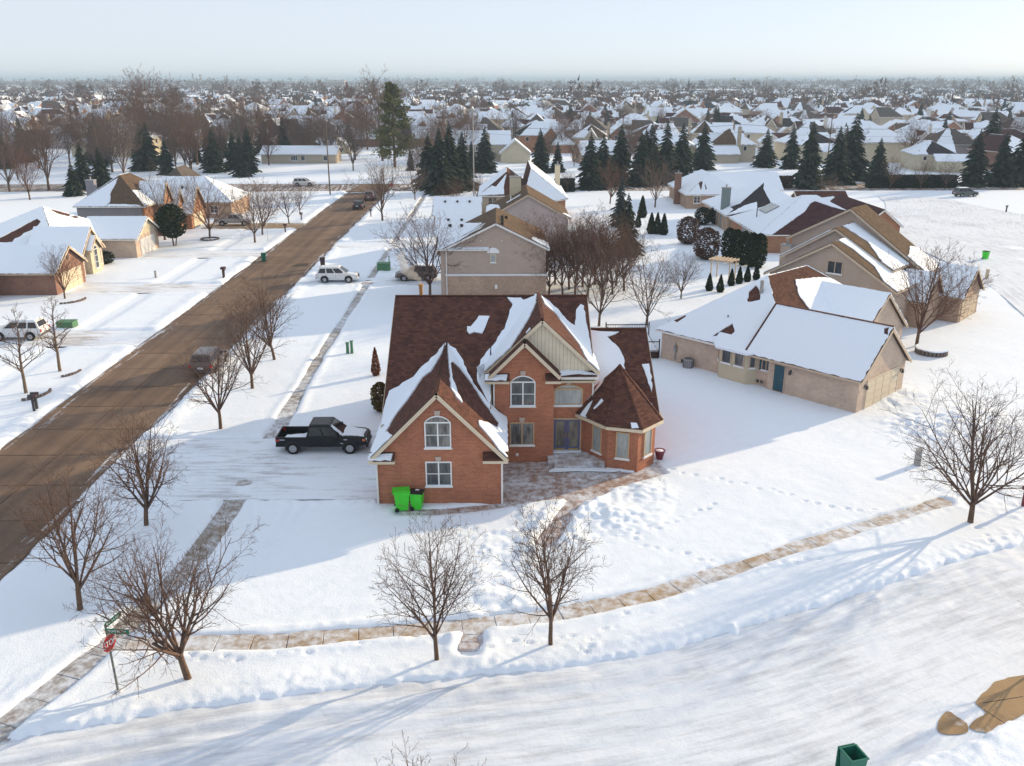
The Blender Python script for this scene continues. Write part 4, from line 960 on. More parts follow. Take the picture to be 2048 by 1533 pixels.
H1.stack('main.h0', [(0.35, 0.75)], 'galvanised', 0.16, 1.1); H1.stack('main.h0', [(0.6, 0.35)], 'vent_black', 0.05, 0.25)
# tan-sided house behind it
H2 = House('sided_house', 'tan sided house with stacked gables and a square upper window', 27.7, 90.5, -43)
H2.block('a', 0.2, 12.9, 0, 5.0, 4.3, 8.1, 'v', 'tan_siding', 'umber_shingle', oh=0.45, trim='tan_trim')
H2.block('b', 0.2, 11.2, 3.2, 8.0, 5.6, 9.0, 'v', 'tan_siding', 'umber_shingle', oh=0.4, trim='tan_trim', ridge=5.4)
H2.block('c', -1.2, 13.0, 7.5, 10.6, 5.0, 10.5, 'v', 'tan_siding', 'umber_shingle', oh=0.45, trim='tan_trim', ridge=5.0, zA=6.9)
H2.block('e', 10.5, 16.5, 8.6, 14.6, 2.7, 5.2, 'u', 'tan_brick', 'brown_shingle', oh=0.35, trim='tan_trim')
H2.block('d', 10.0, 14.5, 4.0, 8.5, 2.8, 5.2, 'u', 'tan_brick', 'brown_shingle', oh=0.35, trim='tan_trim')
H2.window(6.95, 0, 5.0, -90, 1.55, 1.25, cols=2, rows=1, frame='tan_trim', glass='dark_glass')
H2.snow_st('a.lo', [[(0, 0.0), (0.10, 0.1), (0.2, 0.35), (0.3, 0.6), (0.35, 0.9), (0.35, 1), (1, 1), (1, 0)]], seed=1); H2.snow_st('a.hi', [[(0, 0), (1, 0), (1, 0.2), (0.72, 0.45), (0.68, 0.8), (0.75, 1), (0, 1)]], seed=2)
H2.snow_st('b.lo', [[(0, 0), (1, 0), (1, 0.9), (0, 0.9)]], seed=3); H2.snow_st('b.hi', [[(0, 0), (1, 0), (1, 0.2), (0.6, 0.6), (0.7, 1), (0, 1)]], seed=4)
H2.snow_st('c.lo', [[(0.3, 0.3), (0.36, 0.3), (0.36, 0.7), (0.3, 0.65)]], seed=5); H2.snow_st('c.hi', [[(0, 0), (1, 0), (1, 0.25), (0.6, 0.3), (0.3, 0.35), (0, 0.3)]], seed=6)
H2.snow_full('d.lo', [[(1775, 520), (1812, 515), (1812, 552), (1795, 540)]], seed=7); H2.snow_full('d.hi', seed=8); H2.snow_full('e.lo', seed=9); H2.snow_full('e.hi', seed=10)
H2.chimney(-0.9, 5.8, -0.3, 6.1, 1.1, 0.8, 'tan_siding'); H2.window(12.0, 7.5, 1.0, -90, 0.9, 1.5, frame='tan_trim'); H2.garage_door(16.5, 11.6, 0, 4.8, 2.1, 'tan_trim')
# brown-roofed house with a skylight and its neighbour
H3 = House('brick_house', 'low brick house with dark maroon roof and a long flat skylight', 36.3, 123.6, 0)
H3.block('m', 0, 18.0, 0, 16, 2.7, 7.0, 'u', 'orange_brick', 'maroon_shingle', oh=0.4, hip=(1, 1), trim='white_trim')
H3.block('g', 17.5, 23.0, 8, 26, 2.6, 5.0, 'v', 'orange_brick', 'maroon_shingle', oh=0.35, trim='white_trim')
H3.snow_full('m.h0', seed=1); H3.snow_st('m.lo', [[(0, 0), (0.10, 0), (0.3, 0.55), (0.45, 0.8), (0.6, 0.85), (0.85, 0.7), (1, 0.6), (1, 1), (0, 1)]], seed=2); H3.snow_full('m.hi', seed=3); H3.snow_full('m.h1', seed=4); H3.snow_st('g.hi', [[(0, 0), (1, 0), (1, 0.5), (0.5, 0.6), (0, 0.4)]], seed=5); H3.snow_st('g.lo', [[(0, 0), (0.4, 0), (0.4, 0.5), (0, 0.4)]], seed=6)
pl = H3.planes['m.h0']; o_, e1_, e2_, n_ = plane_basis(pl); c0 = o_ * 0.36 + Vector(pl[1]) * 0.14 + Vector(pl[2]) * 0.50
q = MB(); q.prism([c0 + e1_ * (a * 2.0) + e2_ * (b_ * 1.1) + n_ * 0.12 for a, b_ in ((-1, -1), (1, -1), (1, 1), (-1, 1))], n_ * 0.07); sk = q.build('skylight', MAT['metal_grey'], H3.planes['m'])
q = MB()
for k in range(3): q.prism([c0 + e1_ * (-1.9 + 1.28 * k + a * 1.18) + e2_ * (b_ * 1.0) + n_ * 0.19 for a, b_ in ((0, -1), (1, -1), (1, 1), (0, 1))], n_ * 0.02)
q.build('skylight_pane', MAT['pale_glass'], sk)
H3.stack('m.h0', [(0.45, 0.25)], 'vent_black', 0.07, 1.4)
for v in (2.5, 4.6, 6.7, 8.8): H3.window(0, v, 0.5, 180, 1.4, 1.8, cols=2, rows=1)
H4 = House('brick_house', 'low snowy-roofed house with a blue-green chimney', 36.2, 142.0, 0)
H4.block('m', 0, 15, 0, 17, 2.7, 6.9, 'v', 'tan_brick', 'charcoal_shingle', oh=0.4, hip=(1, 1), trim='white_trim'); H4.block('w', 14, 22, 6, 15, 2.7, 5.2, 'u', 'tan_brick', 'brown_shingle', oh=0.35, trim='white_trim')
H4.snow_full('m.lo', [[(1460, 415), (1500, 400), (1505, 404), (1468, 420)]], seed=1); H4.snow_st('m.h0', [[(0, 0), (0.35, 0), (0.5, 0.3), (0.65, 0.8), (0.3, 1), (0, 0.4)], [(0.7, 0.2), (1, 0), (0.9, 0.3), (0.75, 0.4)]], seed=2); H4.snow_full('m.hi', seed=3); H4.snow_st('w.lo', [[(0, 0), (1, 0), (1, 0.4), (0.7, 0.7), (0, 0.5)]], seed=4); H4.snow_full('w.hi', seed=5)
H4.chimney(0.6, 4.5, 0, 6.4, 1.3, 0.9, 'green_siding')
for v in (8, 10.5): H4.window(0, v, 0.8, 180, 1.6, 1.5)
H5 = House('brick_house', 'tan brick house with all-white hip roof beside a brick chimney', 35.2, 169.3, 0)
H5.block('m', 0, 10.5, 0, 18, 2.7, 6.0, 'v', 'tan_brick', 'brown_shingle', oh=0.4, hip=(1, 1), trim='white_trim'); H5.block('w', 5, 20, 7.5, 17, 2.7, 5.5, 'u', 'tan_brick', 'brown_shingle', oh=0.4, trim='white_trim')
H5.snow_full('m.h0', [[(1375, 388), (1396, 365), (1405, 363), (1404, 372), (1402, 382), (1397, 368)], [(1409, 366), (1414, 378), (1411, 381)]], seed=1); H5.snow_full('m.lo', seed=2); H5.snow_full('m.hi', [[(1420, 345), (1431, 352), (1428, 356), (1421, 350)]], seed=3); H5.snow_full('w.lo', seed=4); H5.snow_full('w.hi', seed=5)
H5.window(1.9, 0, 1.0, -90, 1.3, 1.2); H5.window(7.5, 0, 1.0, -90, 1.3, 1.2); H5.chimney(-0.5, 7.0, 0, 5.8, 1.2, 0.9, 'brown_brick')

# ------------------------------------------------------------------ row behind the brick house
G1 = House('sided_house', 'tan sided house with brick ground floor and half-round louvre behind the brick house', 0, 0, 0)
G1.block('m', -5.9, 5.0, 96.2, 107.5, 5.75, 8.55, 'v', 'tan_siding', 'umber_shingle', oh=0.35, trim='white_trim')
bk = MB(); bk.box(-5.96, 5.06, 96.10, 97.5, -0.4, 2.68); bk.build('brick_base', MAT['tan_brick'], G1.root); q = MB(); q.box(-6.0, 5.1, 96.05, 96.2, 2.68, 2.82); q.box(-6.0, 5.1, 96.0, 96.2, 2.82, 2.87, 1); q.build('water_table', [MAT['white_trim'], MAT['roof_snow']], G1.root)
G1.block('g', -6.5, -1.2, 96.27, 104.5, 5.65, 7.75, 'u', 'tan_siding', 'umber_shingle', oh=0.3, oe=(0.3, 0.0), trim='white_trim', hip=(0, 0), skip=(1,))
G1.window(-0.75, 96.2, 4.15, -90, 0.62, 0.95, cols=1, rows=1, frame='cream_trim', fr=0.08, glass='pale_glass')
q = MB(); q.prism([(-0.75 + 0.68 * cos(t), 96.19, 5.18 + 0.60 * sin(t)) for t in np.linspace(0, pi, 14)], (0, -0.06, 0)); q.build('louvre', MAT['white_vinyl'], G1.root)
q = MB(); q.box(-0.6, -0.3, 96.02, 96.1, 1.25, 1.7); q.build('meter_box', MAT['white_trim'], G1.root)
for x in (-2.1, 0.2): 
    q = MB(); q.lathe([(0.0, 0), (0.09, 0.0), (0.06, 0.12), (0.0, 0.14)], 8, (x, 96.12, 6.5)); q.build('flood_lamp', MAT['white_trim'], G1.root)
G1.downspout(-5.85, 96.03, 5.6)
G1.snow_full('g.lo', seed=1); G1.snow_full('g.hi', seed=2); G1.snow_st('m.lo', [[(0.0, 0), (0.0, 0.35), (0.05, 0.5), (0.1, 0.5), (0.1, 0.1), (1, 0.1), (1, 0)][::-1], [(0.08, 0.45), (0.12, 0.45), (0.12, 0.75), (0.08, 0.7)], [(0.18, 0.4), (0.22, 0.4), (0.24, 0.8), (0.2, 0.75)]], seed=3); G1.snow_st('m.hi', [[(0.75, 0.0), (1.0, 0.0), (1.0, 0.15), (0.97, 0.33), (0.8, 0.3), (0.72, 0.1)]], seed=4)
G1.vents('g.lo', [(0.22, 0.86), (0.45, 0.86)]); G1.vents('m.hi', [(0.95 - 0.13 * k, 0.88) for k in range(4)]); G1.vents('m.hi', [(0.45, 0.8)]); G1.stack('m.lo', [(0.2, 0.7)], 'white_trim', 0.06, 0.5)
G2 = House('sided_house', 'plain grey sided house with cream chimney, second behind the brick house', 0, 0, 0)
G2.block('m', -1.6, 9.2, 121.0, 132.0, 5.4, 8.6, 'v', 'grey_siding', 'umber_shingle', oh=0.35, trim='tan_trim', ridge=3.8)
G2.block('g', -8.8, -1.65, 123.0, 131.5, 2.7, 4.9, 'u', 'tan_brick', 'umber_shingle', oh=0.3, oe=(0.3, 0.0), trim='white_trim', skip=(1,))
G2.chimney(2.2, 128.5, 5.0, 10.0, 1.6, 1.0, 'cream_siding'); G2.snow_full('g.lo', seed=1); G2.snow_full('g.hi', seed=2); G2.vents('g.lo', [(0.25, 0.7), (0.5, 0.7), (0.75, 0.7)])
G2.snow_st('m.lo', [[(0.0, 0), (1, 0), (1, 0.1), (0.5, 0.3), (0.15, 0.35), (0.0, 0.2)], [(0.25, 0.5), (0.3, 0.5), (0.3, 0.85), (0.25, 0.8)]], seed=3); G2.snow_st('m.hi', [[(0.8, 0), (1, 0), (1, 0.2), (0.85, 0.12)]], seed=4); G2.stack('m.lo', [(0.3, 0.6)], 'white_trim', 0.06, 0.6)
G3 = House('brick_house', 'brown hip-roofed two-storey house, third in the row behind', 0, 0, 0)
G3.block('m', -3.2, 5.6, 150.0, 163.0, 5.0, 8.3, 'v', 'beige_siding', 'brown_shingle', oh=0.4, hip=(1, 0), trim='white_trim'); G3.block('e', 4.0, 11.0, 151.0, 168.0, 4.4, 9.0, 'v', 'orange_brick', 'brown_shingle', oh=0.4, hip=(1, 0), trim='white_trim', ridge=5.2)
G3.block('g', -10.5, -3.2, 143.0, 150.5, 2.6, 5.0, 'u', 'orange_brick', 'brown_shingle', oh=0.3, trim='white_trim')
G3.snow_st('m.h0', [[(0.55, 0.05), (1, 0), (0.95, 0.4), (0.8, 0.35), (0.7, 0.8), (0.55, 0.9), (0.6, 0.4)]], seed=1); G3.snow_full('m.lo', seed=2); G3.snow_st('m.hi', [[(0, 0), (1, 0), (1, 0.3), (0, 0.2)]], seed=3); G3.snow_full('e.hi', seed=4); G3.snow_full('e.h0', seed=5); G3.snow_full('g.lo', seed=6); G3.snow_full('g.hi', seed=7); G3.vents('g.lo', [(0.25, 0.7), (0.5, 0.7), (0.75, 0.7)])
G3.window(-1.2, 150.0, 3.2, -90, 1.5, 1.3, frame='tan_trim', glass='curtain_glass'); G3.chimney(10.4, 164, 2, 8.5, 0.9, 0.7, 'cream_siding')

# ------------------------------------------------------------------ houses left of the street
LA = House('brick_house', 'dark red brick garage house at the left edge with unbroken white roof', 0, 0, 0)
LA.block('g', -66, -49.9, 98.9, 106.2, 2.65, 5.0, 'u', 'brown_brick', 'brown_shingle', oh=0.4, trim='tan_trim'); LA.snow_full('g.lo', seed=1); LA.snow_full('g.hi', seed=2); LA.garage_door(-49.9, 102.9, 0, 4.8, 2.1, 'cream_trim')
LA.block('m', -72, -56.3, 90.0, 110.0, 2.65, 6.0, 'u', 'brown_brick', 'brown_shingle', oh=0.4, trim='tan_trim', hip=(1, 1)); LA.snow_full('m.lo', seed=3); LA.snow_full('m.h1', [[(0, 530), (8, 540), (0, 545), (-10, 536)]], seed=4); LA.snow_full('m.hi', seed=5)
q = MB(); q.prism([(-49.88, 102.55 + 0.25 * cos(t), 3.75 + 0.4 * sin(t)) for t in np.linspace(0, 2 * pi, 12, endpoint=False)], (0.05, 0, 0)); q.build('gable_louvre', MAT['metal_dark'], LA.root)
LB = House('brick_house', 'low snowy house with arched entry window and tall white chimney', 0, 0, 0)
LB.block('g', -57, -49.5, 121.3, 129.6, 2.7, 5.0, 'u', 'pink_brick', 'brown_shingle', oh=0.45, oe=(0.4, 0.45), trim='white_trim', gable_mat='cream_siding'); LB.block('m', -70, -54.5, 109.5, 129, 2.75, 7.2, 'v', 'pink_brick', 'brown_shingle', oh=0.4, trim='white_trim', hip=(1, 1), ridge=-60.2)
LB.block('e', -58, -51.6, 109.5, 115.5, 2.75, 5.6, 'u', 'pink_brick', 'brown_shingle', oh=0.35, trim='tan_trim', gable_mat='cream_siding'); LB.block('p', -53, -50.9, 110.6, 113.4, 3.1, 4.6, 'u', 'cream_siding', 'brown_shingle', oh=0.3, trim='tan_trim')
LB.snow_full('m.hi', [[(100, 421), (112, 417), (124, 416), (132, 424), (142, 431), (137, 434), (122, 431), (112, 427)], [(140, 434), (150, 432), (158, 436), (150, 438)]], seed=11)
for k in ('g.lo', 'g.hi', 'e.lo', 'e.hi', 'p.lo', 'p.hi', 'm.h1'): LB.snow_full(k, seed=len(k) + ord(k[0]))
LB.snow_full('m.h0', [[(-20, 486), (5, 474), (40, 456), (74, 438), (82, 444), (76, 452), (62, 462), (48, 468), (42, 474), (30, 478), (24, 486)]], seed=3); LB.snow_st('m.hi', [], seed=4) if 0 else None; LB.snow_full('m.lo', seed=9)
LB.chimney(-70.3, 120, -0.3, 6.2, 1.6, 1.2, 'white_siding'); LB.garage_door(-49.5, 125.4, 0, 4.9, 2.15, 'white_trim'); LB.window(-50.9, 112.0, 0.5, 0, 1.0, 2.9, arch=0.5, cols=1, rows=3); LB.window(-51.6, 114.5, 0.5, 0, 1.1, 1.9, cols=2, rows=2)
LC = House('brick_house', 'orange brick two-storey house with grey side wall and brown hip roof', 0, 0, 0)
LC.block('m', -63.2, -53.3, 135.3, 149, 5.3, 9.2, 'v', 'orange_brick', 'umber_shingle', oh=0.4, hip=(1, 1), trim='white_trim')
q = MB(); q.box(-63.25, -53.6, 135.24, 135.33, -0.3, 5.28); q.build('side_cladding', MAT['slate_siding'], LC.root)
LC.block('g', -56, -50.0, 146.0, 153.0, 2.7, 6.6, 'u', 'orange_brick', 'umber_shingle', oh=0.35, trim='tan_trim'); LC.block('e', -55.5, -52.0, 139.5, 143.5, 5.2, 8.2, 'u', 'orange_brick', 'umber_shingle', oh=0.3, trim='tan_trim'); LC.block('d', -55.5, -51.2, 143.7, 145.9, 4.6, 6.6, 'u', 'orange_brick', 'umber_shingle', oh=0.3, trim='tan_trim')
LC.snow_st('m.h0', [[(0.55, 0.0), (1, 0), (0.62, 0.9), (0.55, 0.75), (0.57, 0.4), (0.5, 0.15)], [(0.05, 0.0), (0.55, 0.0), (0.5, 0.06), (0.1, 0.05)]], seed=1); LC.snow_st('m.hi', [[(0, 0), (1, 0), (1, 0.5), (0.6, 0.4), (0.3, 0.6), (0, 0.5)]], seed=2); LC.snow_full('m.lo', seed=3); LC.snow_full('g.lo', seed=4); LC.snow_full('g.hi', seed=5); LC.snow_full('e.lo', seed=6); LC.snow_full('d.lo', seed=7); LC.snow_full('d.hi', seed=8)
LC.vents('g.lo', [(0.3, 0.9), (0.65, 0.9)]); LC.garage_door(-50.0, 149.5, 0, 4.9, 2.2, 'cream_trim'); LC.window(-51.2, 144.8, 2.0, 0, 0.9, 1.6); LC.window(-52.0, 141.5, 3.4, 0, 1.2, 1.4); LC.window(-52.0, 141.5, 0.8, 0, 1.2, 1.6); LC.chimney(-63.6, 142, 0, 8.2, 1.3, 1.0, 'slate_siding')
LD = House('brick_house', 'brown sided house with snowy hip roof beyond the orange brick one', 0, 0, 0)
LD.block('m', -66, -47.0, 158, 170, 2.9, 6.6, 'u', 'tan_brick', 'umber_shingle', oh=0.4, trim='tan_trim', hip=(1, 1)); LD.block('r', -64, -55, 164, 178, 3.0, 7.8, 'v', 'tan_brick', 'grey_shingle', oh=0.4, trim='tan_trim', hip=(1, 1)); LD.snow_full('m.lo', seed=1); LD.snow_full('m.h1', seed=2); LD.snow_full('m.h0', seed=3); LD.window(-50, 158, 0.9, -90, 1.4, 1.3)
RA = House('ranch_house', 'long low tan ranch house with flat white roof across the cross road', -69, 266, 0)
RA.block('m', 0, 21.5, 0, 9.5, 2.7, 4.7, 'u', 'beige_siding', 'brown_shingle', oh=0.5, trim='white_trim'); RA.snow_full('m.lo', seed=1); RA.snow_full('m.hi', seed=2)
for u in (9.5, 12.0, 18.5): RA.window(u, 0, 0.8, -90, 2.0 if u < 12 else 1.2, 1.4, cols=3 if u < 12 else 1, rows=1)
YE = House('sided_house', 'cream sided house with snowy saltbox garage beyond the spruces', 0, 266, 0)
YE.block('g', 0.3, 8.8, 0, 9, 3.0, 6.6, 'v', 'cream_siding', 'brown_shingle', oh=0.4, trim='white_trim'); YE.block('m', -14, 3.0, 6, 18, 5.0, 8.6, 'u', 'beige_siding', 'brown_shingle', oh=0.4, trim='white_trim'); YE.snow_full('g.lo', seed=1); YE.snow_full('m.lo', seed=2); YE.snow_full('g.hi', seed=3); YE.chimney(-3.5, 5.8, 0, 8.0, 1.2, 1.0, 'beige_siding'); YE.window(-10, 6, 3.0, -90, 1.2, 1.3); YE.window(-6.5, 6, 3.0, -90, 1.2, 1.3)
# ------------------------------------------------------------------ trees and shrubs
def segs_mesh(name, S, mats, sides=4):
    """S: array (n, 8): p0 xyz, p1 xyz, r0, r1 -> tapered open tubes in one mesh"""
    S = np.asarray(S, float); n = len(S)
    d = S[:, 3:6] - S[:, 0:3]; L = np.linalg.norm(d, axis=1, keepdims=True); d = d / np.maximum(L, 1e-6)
    ref = np.where(np.abs(d[:, 2:3]) > 0.9, np.array([[1.0, 0, 0]]), np.array([[0, 0, 1.0]]))
    a = np.cross(d, ref); a /= np.linalg.norm(a, axis=1, keepdims=True); c = np.cross(d, a)
    t = np.arange(sides) * 2 * pi / sides
    off = a[:, None, :] * np.cos(t)[None, :, None] + c[:, None, :] * np.sin(t)[None, :, None]
    v0 = S[:, None, 0:3] + off * S[:, None, 6:7]; v1 = S[:, None, 3:6] + off * S[:, None, 7:8]
    V = np.concatenate([v0, v1], 1).reshape(-1, 3)
    base = (np.arange(n) * 2 * sides)[:, None]
    i = np.arange(sides); j = (i + 1) % sides
    F = np.stack([base + i, base + j, base + sides + j, base + sides + i], -1).reshape(-1, 4)
    return np_mesh(name, V, F, mats, smooth=True)
def grow_tree(seed, height=6.5, trunk_h=1.4, scaffolds=7, spread=0.75, r0=0.15, levels=3, kids=(8, 6, 4), up=0.10, crook=0.12, lens=(0.62, 0.42, 0.45), leader=True, minr=0.0045, lean=(0, 0), asp=(32, 62)):
    rng = random.Random(seed); tr = []; cr = []
    def rot(d, ang, az):
        a = d.cross(Vector((0, 0, 1)))
        if a.length < 1e-3: a = Vector((1, 0, 0))
        a.normalize(); b = d.cross(a); return (d * cos(ang) + (a * cos(az) + b * sin(az)) * sin(ang)).normalized()
    def branch(p, d, L, r, lev):
        ns = (6, 5, 3, 2)[lev] if lev < 4 else 2; q = p.copy(); dd = d.copy(); pts = [(q.copy(), r, dd.copy())]
        for i in range(ns):
            dd = (dd + Vector((rng.gauss(0, crook), rng.gauss(0, crook), rng.gauss(0, crook) + up)) * (1.0 if lev else 0.6)).normalized()
            nq = q + dd * (L / ns); ra = max(minr, r * (1 - 0.78 * i / ns)); rb = max(minr * 0.8, r * (1 - 0.78 * (i + 1) / ns))
            cr.append((*q, *nq, ra, rb)); q = nq; pts.append((q.copy(), rb, dd.copy()))
        if lev >= levels: return
        n = kids[min(lev, len(kids) - 1)]; n = max(2, int(n * rng.uniform(0.75, 1.25)))
        az = rng.uniform(0, 6.28)
        for k in range(n):
            t = 0.22 + 0.78 * (k + rng.uniform(0.1, 0.9)) / n; f = t * ns; i = min(ns - 1, int(f)); w = f - i
            pp = pts[i][0].lerp(pts[i + 1][0], w); rr = pts[i][1] * (1 - w) + pts[i + 1][1] * w; az += 2.4 + rng.uniform(-0.5, 0.5)
            branch(pp, rot(pts[i][2], radians(rng.uniform(28, 58)), az), L * lens[min(lev, 2)] * (1.15 - 0.6 * t) * rng.uniform(0.7, 1.25), max(minr, rr * 0.62), lev + 1)
    p = Vector((0, 0, -0.3)); d = Vector((lean[0], lean[1], 1)).normalized(); n = 5; pts = []
    for i in range(n):
        q = p + d * ((trunk_h + 0.3) / n); ra = r0 * (1.35 if i == 0 else 1.05 - 0.05 * i); rb = r0 * (1.05 - 0.05 * (i + 1)); tr.append((*p, *q, ra, rb)); p = q
        d = (d + Vector((rng.gauss(0, 0.025), rng.gauss(0, 0.025), 0))).normalized()
    az = rng.uniform(0, 6.28)
    for k in range(scaffolds):
        az += 2.399 + rng.uniform(-0.3, 0.3); ang = radians(rng.uniform(*asp)) * spread; z = rng.uniform(0.0, 0.30) * trunk_h
        branch(p - Vector((0, 0, z)), rot(d, ang, az), (height - trunk_h) * rng.uniform(0.72, 1.0) * (0.85 + 0.25 * sin(ang)), r0 * rng.uniform(0.42, 0.62), 0)
    if leader:
        for _ in range(2): branch(p - Vector((0, 0, 0.05)), rot(d, radians(rng.uniform(4, 14)), rng.uniform(0, 6.28)), (height - trunk_h) * rng.uniform(0.9, 1.05), r0 * 0.66, 0)
    return tr, cr
def leader_tree(seed, height, r0, minr=0.006, nb=26, levels=2, kids=(5, 3), spread=0.34, tip_up=0.06, first=0.25):
    """tree with a single stem and side branches all the way up"""
    rng = random.Random(seed); tr = []; cr = []; n = 10; p = Vector((0, 0, -0.3)); d = Vector((0, 0, 1)); st = []
    for i in range(n):
        q = p + d * ((height + 0.3) / n); ra = max(minr, r0 * (1 - i / n) + 0.01); rb = max(minr, r0 * (1 - (i + 1) / n) + 0.004)
        (tr if i < 5 else cr).append((*p, *q, ra, rb)); st.append((p.copy(), q.copy(), ra)); p = q; d = (d + Vector((rng.gauss(0, .05), rng.gauss(0, .05), 0.1))).normalized()
    def branch(p, d, L, r, lev):
        q = p.copy(); ns = 4 if lev == 0 else 2; pts = [q.copy()]
        dd = d.copy()
        for i in range(ns):
            dd = (dd + Vector((rng.gauss(0, .1), rng.gauss(0, .1), rng.gauss(0, .1) + tip_up))).normalized(); nq = q + dd * L / ns
            cr.append((*q, *nq, max(minr, r * (1 - 0.7 * i / ns)), max(minr * .8, r * (1 - 0.7 * (i + 1) / ns)))); q = nq; pts.append(q.copy())
        if lev >= levels: return
        for k in range(kids[min(lev, len(kids) - 1)]):
            t = rng.uniform(0.2, 1) * ns; i = min(ns - 1, int(t)); pp = pts[i].lerp(pts[i + 1], t - i)
            v = Vector((rng.gauss(0, 1), rng.gauss(0, 1), rng.gauss(0.2, .6))).normalized(); branch(pp, (dd * 0.9 + v * 0.75).normalized(), L * rng.uniform(.35, .55), r * .5, lev + 1)
    az = 0
    for k in range(nb):
        t = first + (0.98 - first) * k / nb; i = min(n - 1, int(t * n)); a, b_, rr = st[i]; pp = a.lerp(b_, t * n - i); az += 2.4
        e = radians(rng.uniform(25, 50)); branch(pp, Vector((cos(az) * cos(e), sin(az) * cos(e), sin(e))), height * spread * (1.12 - t) * rng.uniform(.8, 1.2) + 0.2, rr * .45, 0)
    return tr, cr
def make_tree(name, label, tc, loc, cat='tree', group=None, bk='bark', tw='twig', sides=4, rz=0.0, sc=1.0, meshes=None):
    root = empty(name, loc, rz); root.scale = (sc, sc, sc); tag(root, label, cat, group)
    if meshes is None: meshes = tree_meshes(tc, bk, tw, sides)
    mobj('trunk', meshes[0], root); mobj('crown', meshes[1], root); return root
def tree_meshes(tc, bk='bark', tw='twig', sides=4): return (segs_mesh('trunk', tc[0], MAT[bk], 9), segs_mesh('crown', tc[1], MAT[tw], sides))
def gz(x, y): return float(ground_h(np.array([x]), np.array([y]))[0])
def base(px, py): p = G(px, py); return (p[0], p[1], max(-0.1, gz(p[0], p[1])))

NEAR = [((160, 1221), 11, 6.4, 0.13, (-0.10, 0.0), 'bare young street tree on the verge nearest the corner of the brown street'), ((378, 1357), 12, 6.0, 0.15, (-0.14, 0.0), 'bare tree standing just right of the stop sign'), ((874, 1323), 13, 5.8, 0.10, (-0.02, 0), 'bare tree left of the garden path, shadow across the verge'), ((1101, 1293), 14, 5.7, 0.10, (0.0, 0), 'bare tree right of the garden path by the curved sidewalk'), ((1941, 1045), 15, 6.9, 0.16, (0.03, 0), 'large bare tree where the curved sidewalk ends'), ((292, 1050), 16, 6.1, 0.13, (-0.06, 0), 'bare street tree beside the end of the main driveway'), ((441, 858), 17, 6.2, 0.125, (-0.05, 0), 'bare street tree opposite the tail of the black pickup'), ((505, 777), 18, 6.6, 0.13, (-0.05, 0), 'second bare street tree beyond the black pickup'), ((549, 720), 19, 6.6, 0.13, (-0.06, 0), 'farthest bare street tree of the row before the parked dark car')]
for (p, sd, h, r, ln, lab) in NEAR:
    wide = sd in (12, 15)
    tc = grow_tree(sd, h, 1.35 if not wide else 1.2, 8 if not wide else 10, 0.60 if not wide else 0.86, r, 3, (9, 6, 5) if not wide else (9, 7, 5), 0.06, 0.075, lean=ln, minr=0.0055)
    if sd == 12:          # limbs kept clear of the stop sign
        bx_, by_, bz_ = base(*p)
        tc = (tc[0], [q for q in tc[1] if not (q[3] + bx_ < -14.15 and q[4] + by_ < 30.3 and q[5] + bz_ < 3.35)])
    make_tree('bare_tree', lab, tc, base(*p), group='bare street trees near the camera', rz=sd if sd != 12 else 0.0)
LT = [((52, 785), 31, 6.8, 'thin bare tree in a snowy ring behind the twin black mailboxes'), ((120, 742), 32, 6.4, 'slender bare tree with a curved kerb, next to the white car')]
for (p, sd, h, lab) in LT: make_tree('bare_tree', lab, leader_tree(sd, h, 0.14, 0.007, 24, 2, (5, 3), 0.32), base(*p), bk='pale_bark')
# tips of two trees whose trunks stand below and beside the picture
make_tree('bare_tree', 'bare treetop with a few brown leaves at the bottom edge', grow_tree(41, 5.0, 1.3, 7, 0.8, 0.10, 3, (6, 5, 4), 0.08, 0.10, minr=0.006), (-2.6, 20.6, 0), sc=0.86)
make_tree('bare_tree', 'bare tree peeping in at the right edge', grow_tree(42, 5.0, 1.3, 7, 0.8, 0.10, 3, (6, 5, 4), 0.08, 0.10, minr=0.006), (22.6, 31.0, 0), sc=0.62)

